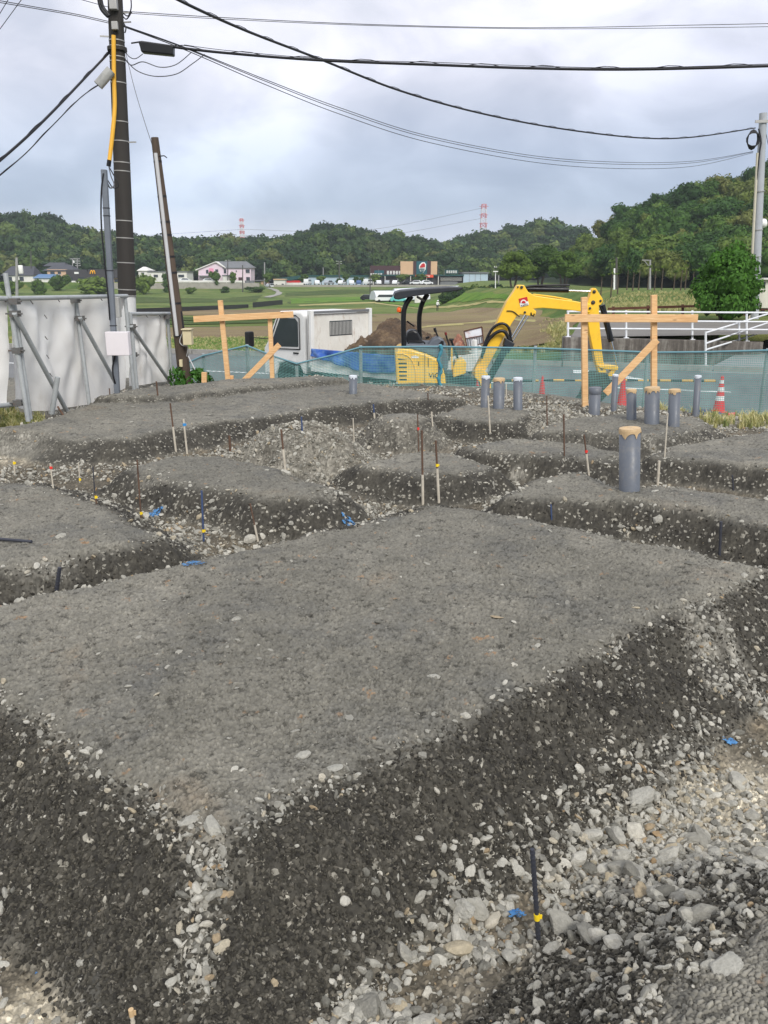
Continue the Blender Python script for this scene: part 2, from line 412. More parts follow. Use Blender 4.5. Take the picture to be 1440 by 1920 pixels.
def samp(A, x, y):
    fx = np.clip((np.asarray(x) - GX0) / GST, 0, A.shape[1] - 1.001); fy = np.clip((np.asarray(y) - GY0) / GST, 0, A.shape[0] - 1.001)
    i = fx.astype(int); j = fy.astype(int); fx = fx - i; fy = fy - j
    return (A[j, i] * (1 - fx) + A[j, i + 1] * fx) * (1 - fy) + (A[j + 1, i] * (1 - fx) + A[j + 1, i + 1] * fx) * fy
def hz(x, y): return float(samp(H, np.array([x]), np.array([y]))[0])

def build_site():
    rows = [.55]
    for y in (-3, -1, 0.2): rows.insert(0, y)
    rows.sort(); y = .55
    while y < 13.9:
        y += max(min(y * y / 950, .0024 * y + .002), .0019); rows.append(y)
    rows = np.array(rows); nu = 1000
    u = np.linspace(-1, 1, nu)
    uu = np.concatenate([-1 - (np.linspace(1, .03, 45) ** 2) * 4, u, 1 + (np.linspace(.03, 1, 45) ** 2) * 4])
    hw = np.maximum(rows, .5) * .56 + .5
    X = hw[:, None] * uu[None, :]
    X[:, 0] = -16.5; X[:, -1] = 16.5; X = np.clip(X, -16.5, 16.5)
    Y = np.repeat(rows[:, None], X.shape[1], 1)
    h = samp(H, X, Y); top = samp(TOP, X, Y); slo = samp(SLO, X, Y); hip = samp(HIPM, X, Y); rub = samp(RUB, X, Y); tre = samp(TRE, X, Y)
    # gravel relief: pressed pebbles on the tops, loose ones on the cuts
    c, s = math.cos(.5), math.sin(.5); xr = X * c + Y * s; yr = -X * s + Y * c
    q = .35 + .65 * fbm(X * 7, Y * 7, 2, 44)
    fcr = 1
    f1, f2, i1 = worley(xr * 90 + 2 * vnoise(X * 30, Y * 30, 2), yr * 112, 1)
    g1, g2, i2 = worley(xr * 34, yr * 44, 2)
    fine = np.minimum(f2 - f1, .55) * (.5 + i1) ; coarse = np.minimum(g2 - g1, .6) * i2
    lod = np.clip(1.4 - Y / 9, .4, 1)
    h = h + (top * ((.0056 * sstep(.02, .22, f2 - f1) * (.4 + i1) + .003 * fine) * (.3 + q) + .005 * coarse * q * q) + (1 - top) * (.009 * fine + .018 * coarse)) * lod
    h = h + (vnoise(X * 120, Y * 120, 5) - .5) * .0025
    wide = np.clip((np.abs(uu) - 1) / .06, 0, 1)[None, :]; h0 = samp(H, X, Y); h = h + (h0 - h) * wide; i1 = i1 + (.5 - i1) * wide
    nr, nc = X.shape
    v = np.stack([X, Y, h], -1).reshape(-1, 3)
    idx = np.arange(nr * nc).reshape(nr, nc)
    quads = np.stack([idx[:-1, :-1], idx[:-1, 1:], idx[1:, 1:], idx[1:, :-1]], -1).reshape(-1, 4)
    me = fast_mesh('site_ground', v, quads=quads)
    for n_, a_ in (('top', top), ('slope', slo), ('hip', np.maximum(hip * (1 - top), rub * .6)), ('trench', tre), ('cell', i1), ('cell2', i2), ('sand', samp(SAND, X, Y))):
        set_attr(me, n_, a_)
    m, t, b = new_mat('compacted_gravel')
    def at(n):
        x = t.new('ShaderNodeAttribute'); x.attribute_name = n; return x.outputs['Fac']
    v = co(t, 'Object')
    broad = t.noise(.9, 6, .6, v); mid = t.noise(7, 6, .65, v); finen = t.noise(70, 5, .7, v)
    topc = t.ramp(t.math('ADD', t.math('MULTIPLY', broad, .55), t.math('MULTIPLY', mid, .45)), [(.3, lin((103, 101, 93))), (.5, lin((124, 121, 111))), (.72, lin((148, 144, 132)))])
    topc = t.mix(t.maprange(t.noise(1.6, 5, .7, scalev(t, v, (1, 1, 1)), .6), .60, .76, 0, .28), topc, lin((150, 128, 100)))       # ochre dust
    topc = t.mix(t.maprange(t.noise(14, 3, .6, v), .66, .72, 0, .55), topc, lin((166, 126, 84)))                  # small rusty specks
    topc = t.mix(t.maprange(t.noise(2.4, 6, .7, v), .5, .68, 0, .7), topc, lin((98, 98, 95)))
    topc = t.mix(t.maprange(t.noise(22, 4, .7, v), .56, .66, 0, .75), topc, lin((64, 62, 56)))
    topc = t.mix(1.0, topc, t.ramp(at('cell'), [(0, (.5,) * 3), (.25, (.9,) * 3), (.9, (1.08,) * 3), (1, (1.35,) * 3)]), 'MULTIPLY')
    topc = t.mix(1.0, topc, t.ramp(finen, [(.25, (.62,) * 3), (.75, (1.28,) * 3)]), 'MULTIPLY')
    slc = t.ramp(mid, [(.3, lin((52, 50, 46))), (.7, lin((77, 74, 66)))])
    slc = t.mix(t.math('MULTIPLY', t.maprange(t.vor(75, v, 'F1', 'Color'), .80, .84), .8), slc, lin((150, 146, 134)))
    slc = t.mix(1.0, slc, t.ramp(at('cell'), [(0, (.7,) * 3), (.85, (1.2,) * 3), (1, (1.7,) * 3)]), 'MULTIPLY')
    slc = t.mix(1.0, slc, t.ramp(finen, [(.25, (.6,) * 3), (.75, (1.4,) * 3)]), 'MULTIPLY')
    trc = t.ramp(t.math('ADD', t.math('MULTIPLY', broad, .5), t.math('MULTIPLY', mid, .5)), [(.3, lin((70, 66, 58))), (.5, lin((98, 92, 80))), (.7, lin((128, 116, 96)))])
    trc = t.mix(t.math('MULTIPLY', at('sand'), t.maprange(mid, .3, .5, .55, 1)), trc, t.ramp(t.noise(5, 6, .65, v), [(.35, lin((142, 132, 112))), (.5, lin((176, 167, 147))), (.68, lin((204, 197, 178)))]))
    trc = t.mix(1.0, trc, t.ramp(finen, [(.25, (.6,) * 3), (.75, (1.3,) * 3)]), 'MULTIPLY')
    trc = t.mix(1.0, trc, t.ramp(at('cell'), [(0, (.6,) * 3), (.7, (1.1,) * 3), (1, (1.9,) * 3)]), 'MULTIPLY')
    hpc = t.ramp(t.math('ADD', t.math('MULTIPLY', at('cell'), .6), t.math('MULTIPLY', finen, .4)), [(.2, lin((92, 90, 82))), (.6, lin((146, 142, 131))), (.9, lin((190, 186, 173)))])
    colr = t.mix(at('trench'), topc, trc); colr = t.mix(t.math('MULTIPLY', at('slope'), t.math('SUBTRACT', 1.0, at('sand'))), colr, slc)
    colr = t.mix(t.math('MULTIPLY', at('hip'), t.maprange(mid, .35, .55)), colr, hpc)
    t.put(b.inputs['Base Color'], colr); b.inputs['Roughness'].default_value = .93; b.inputs['Specular IOR Level'].default_value = .25
    bn = t.new('ShaderNodeBump'); bn.inputs['Strength'].default_value = .5; bn.inputs['Distance'].default_value = .004
    t.put(bn.inputs['Height'], t.noise(160, 5, .7, v)); t.l.new(bn.outputs[0], b.inputs['Normal'])
    o = link_mesh('site_ground', me, m); tag(o, 'grey crushed stone pads cut by shallow trenches on the building site', kind='structure')
build_site()

# stones
def stone_mat(name, ramp):
    m, t, b = new_mat(name); v = co(t, 'Object')
    oi = t.new('ShaderNodeObjectInfo').outputs['Random']
    c = t.ramp(oi, ramp); c = t.mix(1.0, c, t.ramp(t.noise(2.2, 5, .7, v), [(.25, (.7,) * 3), (.75, (1.2,) * 3)]), 'MULTIPLY')
    t.put(b.inputs['Base Color'], c); b.inputs['Roughness'].default_value = .9; b.inputs['Specular IOR Level'].default_value = .25
    bn = t.new('ShaderNodeBump'); bn.inputs['Strength'].default_value = .5; bn.inputs['Distance'].default_value = .15
    t.put(bn.inputs['Height'], t.noise(5, 5, .7, v)); t.l.new(bn.outputs[0], b.inputs['Normal']); return m
pale = stone_mat('pale_stone', [(0, lin((120, 118, 109))), (.3, lin((168, 165, 154))), (.6, lin((188, 185, 173))), (.88, lin((210, 206, 193))), (.95, lin((190, 178, 152))), (1, lin((172, 146, 112)))])
dark = stone_mat('dark_stone', [(0, lin((54, 52, 48))), (.45, lin((78, 75, 67))), (.80, lin((98, 94, 84))), (.96, lin((116, 111, 100))), (1, lin((160, 155, 141)))])
greyst = stone_mat('grey_stone', [(0, lin((82, 80, 74))), (.6, lin((112, 109, 101))), (.9, lin((136, 132, 122))), (1, lin((166, 162, 150)))])
greyst2 = stone_mat('heap_stone', [(0, lin((122, 119, 108))), (.5, lin((162, 158, 145))), (.9, lin((190, 185, 171))), (1, lin((208, 204, 191)))])
SHAPES = [stone_mesh(100 + k, 11 + k % 5, .5 + .06 * (k % 6)) for k in range(12)]

def GS(px, py):                 # where the sight line of a photo pixel meets the site ground
    d = ray(px, py); y_ = np.arange(.8, 13.5, .01); t_ = y_ / d[1]; f = CAMZ + d[2] * t_ - samp(H, d[0] * t_, y_)
    k = int(np.argmax(f < 0)) if (f < 0).any() else len(y_) - 1
    return Vector((d[0] * t_[k], y_[k], hz(d[0] * t_[k], y_[k])))
def sow(name, n, dens, size, mat, label, far=0.0, sink=.25, tilt=.6, y1=11.0, flatten=1.0):
    """n candidate spots over the site seen from in front, kept with probability dens(...); stones get coarser with distance"""
    y = 1 / NP.uniform(1 / y1, 1 / .75, n * 3)**1.0 if far == 0 else NP.uniform(.75, y1, n * 3)
    x = NP.uniform(-1, 1, n * 3) * (y * .60 + .55)
    keep = NP.uniform(0, 1, n * 3) < np.clip(dens(x, y), 0, 1)
    x = x[keep][:n]; y = y[keep][:n]; k = len(x)
    s = size(x, y, NP.uniform(0, 1, k))
    z = samp(H, x, y) + s * (.5 - sink) * .6 + .004
    e = .012
    nx = -(samp(H, x + e, y) - samp(H, x - e, y)) / (2 * e); ny = -(samp(H, x, y + e) - samp(H, x, y - e)) / (2 * e)
    rot = np.stack([np.arctan(-ny) * -1 * -1 + NP.normal(0, tilt, k), np.arctan(nx) + NP.normal(0, tilt, k), NP.uniform(0, 6.28, k)], -1)
    scl = np.stack([s * NP.uniform(.4, .62, k), s * NP.uniform(.32, .5, k), s * NP.uniform(.3, .5, k) * flatten], -1)
    return scatter(name, np.stack([x, y, z], -1), rot, scl, [m.copy() for m in SHAPES], mat, label=label)
def m_(A): return lambda x, y: samp(A, x, y)
tt = lambda A, x, y: samp(A, x, y)
clump = lambda x, y, s, k: fbm(x * k, y * k, 3, s)
inside = lambda x, y: 1 - samp(out, x, y)
def lodsize(lo, hi, p=2.5):
    return lambda x, y, r: (lo + (hi - lo) * r ** p) * np.maximum(1, (y / 2.6) ** .42)
near = lambda x, y: np.clip((5.2 - y) / 2.2, 0, 1)
sow('dark_gravel', 150000, lambda x, y: tt(SLO, x, y) * (1 - .6 * tt(HIPM, x, y)) * near(x, y), lodsize(.005, .016, 2.8), dark, 'dark grey crushed stone lying loose on the cut sides of the pads', y1=5.4)
sow('pressed_gravel', 30000, lambda x, y: tt(TOP, x, y) * inside(x, y) * sstep(.3, .6, clump(x, y, 29, 2.2)) * near(x, y), lodsize(.004, .013, 2.8), greyst, 'grey crushed stone pressed into the tops of the pads', sink=.7, tilt=.4, flatten=.9, y1=5.4)
def dens_light(x, y):
    c = clump(x, y, 61, 2.6); d = clump(x, y, 77, 9); low = sstep(.16, .03, samp(HB, x, y))
    spill = sstep(.35, .9, x) * sstep(3.4, 2.4, y) * sstep(1.2, 1.8, y)           # the broad pale spill up the right hand trench
    m0 = sstep(.25, .6, x) * sstep(1.75, 1.5, y + .0 * x); spill = spill * (1 - m0)
    f_ = .72 + .28 * sstep(.40, .60, clump(x, y, 123, 5.5))
    return (1 - .8 * sstep(-.32, -.5, x) * sstep(2.0, 1.8, y)) * (1 - .45 * tt(SAND, x, y)) * np.clip((1 - .6 * m0) * (tt(TRE, x, y) * sstep(.34, .50, c) * .9 * f_ + tt(SLO, x, y) * low * sstep(.42, .58, c + .12 * spill) * .6 * f_ + sstep(.15, .75, tt(HIPM, x, y) + .55 * (clump(x, y, 51, 7) - .5)) * (1 - tt(TOP, x, y)) * .5 + tt(RUB, x, y) * .12 * (1 - tt(TOP, x, y)) + tt(SLO, x, y) * sstep(.48, .72, d) * (.03 + .2 * spill)), 0, 1)
sow('pale_gravel', 120000, lambda x, y: dens_light(x, y) * .85, lodsize(.005, .034, 4.2), pale, 'pale crushed stone strewn along trench floors and heap corners', y1=5)
sow('pale_gravel', 60000, lambda x, y: dens_light(x, y) * (1 - .6 * tt(SLO, x, y)) * .55, lodsize(.009, .030, 3.4), pale, 'pale crushed stone strewn among the farther heaps', far=1, y1=11)
sow('pale_edge_gravel', 26000, lambda x, y: (tt(EDGE, x, y) * sstep(.34, .54, clump(x, y, 15, 4)) * 1.0 * (1 - .3 * tt(TOP, x, y))) + tt(SLO, x, y) * .010, lodsize(.007, .026, 3), pale, 'pale stone chips along the rims of the nearer pads', y1=6)
sow('pale_edge_gravel', 26000, lambda x, y: ((tt(EDGE, x, y) * sstep(.40, .58, clump(x, y, 15, 4)) * .7 * (1 - .3 * tt(TOP, x, y))) + tt(SLO, x, y) * (.015 + .16 * sstep(.5, .66, clump(x, y, 33, 2.5)))) * sstep(3.5, 5, y), lodsize(.007, .021, 3), pale, 'pale stone chips along the rims of the farther pads', far=1, y1=11)
sow('pale_top_chips', 3000, lambda x, y: tt(TOP, x, y) * inside(x, y) * (.10 + .6 * sstep(.55, .72, clump(x, y, 91, 2.4))), lodsize(.006, .040, 4), pale, 'scattered pale stone chips on top of the pads', sink=.4, tilt=.2, flatten=.6)
sow('heap_gravel', 60000, lambda x, y: np.clip(tt(RUB, x, y) * 1.2, 0, 1) * (1 - tt(TOP, x, y)) * sstep(.01, .05, samp(HB, x, y)), lodsize(.006, .022, 3), greyst2, 'fine pale grey crushed stone heaped in loose piles', far=1, y1=11)
sow('trench_cobbles', 2600, lambda x, y: (y > 1.32) * tt(TRE, x, y) * sstep(.36, .55, clump(x, y, 61, 2.6)) * .55 + tt(SLO, x, y) * sstep(.12, .02, samp(HB, x, y)) * .25 * sstep(.45, .6, clump(x, y, 61, 2.6)), lambda x, y, r: .026 + .055 * r ** 3, pale, 'fist sized pale stones in the trench floors', y1=5, sink=.3, tilt=.3)
# the stones that stand out one by one
def big_stone(px, py, w, h, label, seed, z=None, rz=0):
    g = GS(px, py)
    me = stone_mesh(seed, 12, .75, 4); s = pxm(py, g.y)
    o = link_mesh('stone', me, big_m); o.location = (g.x, g.y, g.z + h * s * .25); o.scale = (w * s * .5, w * s * .4, h * s * .6); o.rotation_euler = (.1, -.15, rz)
    tag(o, label, 'stone')
big_m = stone_mat('boulder_stone', [(0, lin((176, 174, 164))), (1, lin((184, 181, 170)))])
big_stone(1360, 1818, 62, 30, 'large flat pale stone lying alone on the dark gravel at the bottom right corner', 301, rz=.5)
big_stone(868, 1716, 58, 44, 'large angular grey stone in the trench, left of the blue paint by the rebar', 302, rz=-.6)
big_stone(1036, 1785, 34, 30, 'rounded grey stone just right of the foot of the yellow taped rebar', 303)
big_stone(850, 1790, 32, 28, 'blocky pale grey stone in the trench below the large angular one', 304)
big_stone(358, 1547, 38, 16, 'long pale stone on the rim at the near corner of the foreground pad', 305, rz=.3)
big_stone(566, 1424, 30, 17, 'white oval stone on the foreground pad, leftmost of a trio near its lower right rim', 306, rz=.2)
big_stone(626, 1443, 28, 12, 'flat white stone on the foreground pad, rightmost of a trio near its lower right rim', 307)
big_stone(812, 1273, 24, 10, 'small cream coloured stone alone in the middle of the foreground pad', 308)
big_stone(1200, 1505, 56, 34, 'large pale stone at the foot of the cut side, beside the sandy patch', 309, rz=.4)
big_stone(1165, 1617, 36, 30, 'pale block of stone in the trench below the sandy patch', 310)
big_stone(1190, 1650, 40, 24, 'low grey stone touching the pale block below the sandy patch', 311, rz=.7)

# survey paint on the gravel
pm, t, b_ = new_mat('blue_marking_paint'); v = co(t)
t.put(b_.inputs['Base Color'], t.ramp(t.noise(30, 4, .6, v), [(.3, lin((44, 100, 156))), (.7, lin((92, 146, 190)))])); b_.inputs['Roughness'].default_value = .7
t.put(b_.inputs['Alpha'], t.maprange(t.noise(45, 4, .65, v), .47, .54))
def paint(px, py, w, h, seed, label):
    """one ragged splash lying on the stones"""
    r = random.Random(seed); c = GS(px, py); s = pxm(py, c.y); hw = w * s / 2; hd = (GS(px, py - h / 2) - GS(px, py + h / 2)).length / 2; hd = min(max(hd, hw * .35), hw * 1.2)
    bm = bmesh.new(); N = 22; vs = {}
    for i in range(N + 1):
        for j in range(N + 1):
            u, v = i / N * 2 - 1, j / N * 2 - 1; x, y = c.x + u * hw, c.y + v * hd
            e = .55 * mnoise.noise((u * 2.2 + seed * 7, v * 2.2, 0)) + .5 * mnoise.noise((u * 6 + seed, v * 6, 3)); vs[i, j] = (bm.verts.new((x, y, hz(x, y) + .016 + .004 * mnoise.noise((x * 40, y * 40, 1)))), u * u + v * v + e * 1.5)
    for i in range(N):
        for j in range(N):
            q = [vs[i, j], vs[i + 1, j], vs[i + 1, j + 1], vs[i, j + 1]]
            if sum(k[1] for k in q) / 4 < .62: bm.faces.new([k[0] for k in q])
    seen = set(); best = []
    for f in bm.faces:                       # keep the largest connected splash
        if f in seen: continue
        st = [f]; seen.add(f); isl = []
        while st:
            g = st.pop(); isl.append(g)
            for e_ in g.edges:
                for n_ in e_.link_faces:
                    if n_ not in seen: seen.add(n_); st.append(n_)
        if len(isl) > len(best): best = isl
    bs = set(best); bmesh.ops.delete(bm, geom=[f for f in bm.faces if f not in bs], context='FACES')
    bmesh.ops.delete(bm, geom=[v for v in bm.verts if not v.link_faces], context='VERTS')
    me = bpy.data.meshes.new('paint_mark'); bm.to_mesh(me); bm.free()
    o = link_mesh('paint_mark', me, pm); so_ = o.modifiers.new('thick', 'SOLIDIFY'); so_.thickness = .001; tag(o, label, 'paint mark')
paint(655, 988, 36, 7, 1, 'bright blue spray mark near the far edge of the foreground pad')
paint(362, 1062, 50, 8, 2, 'faded blue spray mark on the upper left rim of the foreground pad')
paint(290, 970, 44, 10, 3, 'blue spray mark on pale stones beside the tall yellow taped bar')
paint(968, 1722, 44, 18, 4, 'blue spray mark beside the short yellow taped rebar')
paint(1368, 1402, 34, 8, 5, 'blue spray mark on pale stones at the edge of the sandy patch')
paint(1382, 1525, 14, 6, 6, 'small blue spray dot on the sandy trench floor')
paint(65, 1838, 14, 8, 7, 'dull blue spray dot low in the bottom left corner')
# ------------------------------------------------------------------ valley floor, road, terraces
_bY = [12, 38, 60, 100, 150, 200, 250, 285, 300, 330, 9000]; _bZ = [-1.3, -1.3, -2.0, -3.0, -4.2, -4.7, -4.1, -2.6, -2.0, -1.9, -1.9]
_pY = [24, 36, 50, 60, 68, 80, 150, 200, 9000]; _pZ = [-.25, -.25, -.3, -.35, .15, .15, -.7, -.5, -.5]
def land(x, Y):
    x = np.asarray(x, float); Y = np.asarray(Y, float)
    x, Y = np.broadcast_arrays(x, Y)
    z = np.interp(Y, _bY, _bZ)
    xb = np.interp(Y, [24, 38, 80, 110, 150, 200, 320, 330], [7.5, 8, 20, 14, 10, 14, 30, 900])
    w = sstep(-2.2 - Y * .02, 2.0 + Y * .02, x - xb) * sstep(0, .1, Y - 24.6 - (x - 5.1) * .3) * sstep(6.5, 7.4, x)
    z = z + (np.interp(Y, _pY, _pZ) - z) * w
    z = np.where((x > 9.2 + (Y - 24) * .42) & (Y < 34), -1.3, z)
    ter = sstep(279.8, 280.2, Y) * sstep(-42, -46, x) * sstep(340, 310, Y)
    z = z + (-.84 - z) * ter
    return z + (fbm(x * .08, Y * .08, 3, 71) - .5) * .2 * sstep(30, 60, Y) * (1 - ter)
def lz(x, Y): return float(land(np.array([x]), np.array([Y]))[0])
def GL(px, py):                 # where the sight line of a photo pixel meets the land
    d = ray(px, py); Y = np.arange(13, 460, .25); t = Y / d[1]
    f = (CAMZ + d[2] * t) - land(d[0] * t, Y); k = int(np.argmax(f < 0)) if (f < 0).any() else len(Y) - 1
    y = Y[k]; return Vector((d[0] * y / d[1], y, lz(d[0] * y / d[1], y)))
def LP(px, py, Y):              # point on the land below a photo column at distance Y
    p = P(px, py, Y); return Vector((p.x, Y, lz(p.x, Y)))

def grass_mat(name, stops, scale=.6, fine=14, rnd=0, band=.5):
    m, t, b = new_mat(name); v = co(t)
    n1 = t.noise(scale, 7, .62, v); n2 = t.noise(fine, 5, .7, v); n3 = t.noise(scale * .15, 5, .55, scalev(t, v, (.35, 1.6, 1)), .4)
    k = t.math('ADD', t.math('ADD', t.math('MULTIPLY', n1, .32), t.math('MULTIPLY', n2, .26)), t.math('MULTIPLY', n3, .42))
    c = t.ramp(k, stops)
    c = t.mix(t.maprange(t.noise(scale * .5, 6, .65, scalev(t, v, (.5, 1.4, 1))), .5, .64, 0, band), c, tuple(x * y for x, y in zip(stops[-1][1], (1.15, 1.0, .9))))
    c = t.mix(1.0, c, t.ramp(t.noise(fine * 3, 3, .7, v), [(.25, (.6,) * 3), (.75, (1.35,) * 3)]), 'MULTIPLY')
    t.put(b.inputs['Base Color'], c); b.inputs['Roughness'].default_value = .95; b.inputs['Specular IOR Level'].default_value = .15
    bn = t.new('ShaderNodeBump'); bn.inputs['Strength'].default_value = .8; bn.inputs['Distance'].default_value = .12
    t.put(bn.inputs['Height'], n2); t.l.new(bn.outputs[0], b.inputs['Normal']); return m
m_grass = grass_mat('valley_grass', [(.34, lin((54, 76, 38))), (.46, lin((84, 108, 52))), (.56, lin((112, 126, 70))), (.68, lin((142, 142, 90)))])
m_lush = grass_mat('lush_grass', [(.32, lin((58, 92, 34))), (.5, lin((92, 128, 48))), (.7, lin((128, 152, 70)))], 1.2, 20)
m_soil = grass_mat('ploughed_soil', [(.3, lin((102, 88, 68))), (.5, lin((134, 118, 92))), (.62, lin((146, 134, 98))), (.75, lin((128, 132, 84)))], .35, 9)
m_pale = grass_mat('pale_stubble', [(.3, lin((150, 146, 96))), (.7, lin((186, 176, 124)))], 1, 12)
xs = np.concatenate([-np.geomspace(880, 12, 60), np.linspace(-11.5, 60, 190), np.geomspace(62, 900, 50)])
ys = np.concatenate([np.linspace(12.6, 24, 14), np.linspace(24.3, 24.4, 2), np.linspace(25, 120, 190), np.linspace(122, 279.5, 70), [279.8, 280.0, 280.2], np.linspace(282, 340, 20), np.geomspace(350, 1690, 24)])
LX, LY = np.meshgrid(xs, ys); LZ = land(LX, LY); LZ = np.where(LY < 13.2, -1.25, LZ)
nr, nc = LX.shape; idx = np.arange(nr * nc).reshape(nr, nc)
me = fast_mesh('valley_ground', np.stack([LX, LY, LZ], -1).reshape(-1, 3), quads=np.stack([idx[:-1, :-1], idx[:-1, 1:], idx[1:, 1:], idx[1:, :-1]], -1).reshape(-1, 4))
tag(link_mesh('valley_ground', me, m_grass), 'green valley floor of paddies and meadows', kind='structure')
# the same ground carries on beside and behind the site
mb = MB(); mb.add([(-900, -900, -1.34), (900, -900, -1.34), (900, 12.7, -1.34), (-900, 12.7, -1.34)], [(0, 1, 2, 3)])
tag(mb.build('outer_ground', m_grass), 'grass land around the building site', kind='structure')

def sheet(name, pts, mat, dz=.02, label=None, res=None, zf=None):
    """a flat patch draped over the land: pts are ground (x,y)"""
    poly = []
    for i in range(len(pts)):                # ragged edges
        a, b = Vector(pts[i][:2]), Vector(pts[(i + 1) % len(pts)][:2]); L = (b - a).length; k = max(1, min(60, int(L / max(.8, .02 * a.y)))); amp = 0 if zf else min(.5, .006 * a.y)
        for j in range(k):
            p = a.lerp(b, j / k); poly.append((p.x + amp * mnoise.noise((p.x * .7, p.y * .7, 1)) * 1.6, p.y + amp * mnoise.noise((p.x * .7, p.y * .7, 5)) * 2.4))
    X0, X1 = min(p[0] for p in poly), max(p[0] for p in poly); Y0, Y1 = min(p[1] for p in poly), max(p[1] for p in poly)
    bm = bmesh.new(); vs = [bm.verts.new((p[0], p[1], 0)) for p in poly]; bm.faces.new(vs)
    res = res or max(X1 - X0, Y1 - Y0) / 30
    for ax, lo, hi in ((0, X0, X1), (1, Y0, Y1)):
        k = int((hi - lo) / res)
        for i in range(1, k + 1):
            c = [0, 0, 0]; c[ax] = lo + i * res; n = [0, 0, 0]; n[ax] = 1
            bmesh.ops.bisect_plane(bm, geom=bm.verts[:] + bm.edges[:] + bm.faces[:], plane_co=c, plane_no=n)
    for v in bm.verts: v.co.z = (zf(v.co.x, v.co.y) if zf else lz(v.co.x, v.co.y)) + dz
    bmesh.ops.recalc_face_normals(bm, faces=bm.faces)
    if sum(f.normal.z for f in bm.faces) < 0: bmesh.ops.reverse_faces(bm, faces=bm.faces)
    me = bpy.data.meshes.new(name); bm.to_mesh(me); bm.free()
    return tag(link_mesh(name, me, mat), label, kind='structure')
def gpx(l): return [GL(x, y) for x, y in l]
sheet('field', gpx([(690, 590), (860, 581), (1000, 577), (1140, 575), (1100, 598), (1050, 640), (980, 650), (860, 662), (640, 655), (660, 610)]), m_soil, .03, 'large brown ploughed field behind the digger')
sheet('field', gpx([(150, 583), (690, 578), (690, 588), (150, 593)]), m_soil, .03, 'narrow brown field strip beyond the dump truck')
sheet('field', gpx([(150, 615), (540, 611), (660, 607), (640, 634), (150, 642)]), m_soil, .03, 'brown field behind the batter board by the truck')
sheet('field_path', gpx([(560, 572), (700, 566), (860, 573), (1000, 566), (1000, 568), (860, 576), (700, 569), (560, 574)]), m_pale, .05, 'pale grassy farm track')
sheet('field_path', gpx([(770, 615), (960, 598), (1090, 590), (1090, 592), (960, 601), (770, 618)]), m_pale, .05, 'pale stubble line across the brown field')
sheet('verge', gpx([(-150, 664), (-150, 645), (350, 636), (520, 634), (560, 664)]), m_lush, .06, 'bright green verge along the far side of the road')
sheet('meadow', gpx([(545, 560), (700, 556), (850, 548), (980, 560), (1000, 566), (700, 564), (545, 570)]), m_lush, .06, 'green meadow strip before the car park')
m_reed = grass_mat('reed_bank', [(.34, lin((46, 66, 34))), (.5, lin((72, 92, 46))), (.68, lin((104, 110, 66)))], 1.2, 18)
for pts, lb in (([(535, 549), (620, 544), (760, 543), (760, 549), (650, 551), (535, 556)], 'dark reedy bank below the car park'), ([(-100, 560), (200, 556), (420, 560), (492, 553), (480, 566), (300, 568), (-100, 572)], 'dark weedy bank below the embankment wall'), ([(540, 566), (690, 560), (690, 563), (540, 570)], 'dark grassy ridge in the meadow'), ([(150, 596), (500, 594), (700, 590), (700, 594), (500, 600), (150, 602)], 'dark grassy ridge between the brown fields'), ([(150, 606), (380, 604), (660, 601), (660, 604), (380, 609), (150, 611)], 'green ridge before the lower brown field')):
    sheet('bank', gpx(pts), m_reed, .05, lb)
m_path = M('farm_lane', (150, 148, 140), .9, var=.12, nscale=1)
sheet('farm_lane', gpx([(495, 558), (512, 553), (519, 548), (508, 543), (500, 541), (507, 540.5), (518, 543), (530, 549), (522, 554), (507, 558.5)]), m_path, .12, 'winding grey farm lane')

# road
def asphalt(name, c):
    m, t, b = new_mat(name); v = co(t)
    k = t.math('ADD', t.math('MULTIPLY', t.noise(.5, 6, .6, v), .6), t.math('MULTIPLY', t.noise(60, 4, .7, v), .4))
    lo = tuple(x * .75 for x in c); hi = tuple(x * 1.25 for x in c)
    t.put(b.inputs['Base Color'], t.ramp(k, [(.3, lo), (.7, hi)])); b.inputs['Roughness'].default_value = .85; return m
m_road = asphalt('asphalt', lin((108, 109, 109))); m_apron = asphalt('light_apron', lin((142, 143, 142))); m_dark = asphalt('dark_asphalt', lin((58, 60, 60)))
A = G(360, 664, -1); B = G(1310, 696, -1); dr = (B - A).normalized(); nrm = Vector((dr.y, -dr.x, 0))     # nrm points to the camera side
if nrm.y > 0: nrm = -nrm
def RD(s, w): return A + dr * s + nrm * w           # along the road, across it from the far edge
mb = MB(); a, b, c, d = RD(-60, 0), RD(90, 0), RD(90, 9.6), RD(-60, 9.6)
mb.prism([a, b, c, d], (0, 0, -.4)); tag(mb.build('road', m_road), 'grey asphalt road beside the site', kind='structure')
mb = MB(); mb.prism([RD(-60, 9.63), RD(90, 9.63), RD(90, 10.6), RD(-60, 10.6)], (0, 0, -.4)); tag(mb.build('dark_strip', m_dark), 'dark strip along the near road edge', kind='structure')  # darker band running along the near side of the road
m_white = M('road_paint', (214, 216, 214), .7, var=.12, nscale=8, dirt=(150, 150, 148), dirt_amt=.6)
mb = MB(); w0 = (G(430, 697, -1) - A).dot(nrm)
for s0, s1 in ((-30, 11.6), (13.6, 16.2), (18.0, 60)):
    mb.prism([RD(s0, w0) + Vector((0, 0, .004)), RD(s1, w0) + Vector((0, 0, .004)), RD(s1, w0 + .15) + Vector((0, 0, .004)), RD(s0, w0 + .15) + Vector((0, 0, .004))], (0, 0, .004))
mb.prism([p + Vector((0, 0, .006)) for p in (G(1075, 694, -1), G(1122, 696, -1), G(1210, 712, -1), G(1196, 714, -1), G(1112, 700, -1), G(1075, 700, -1))], (0, 0, .004))
tag(mb.build('road_markings', m_white), 'white painted lines on the road', kind='structure')
mb = MB()
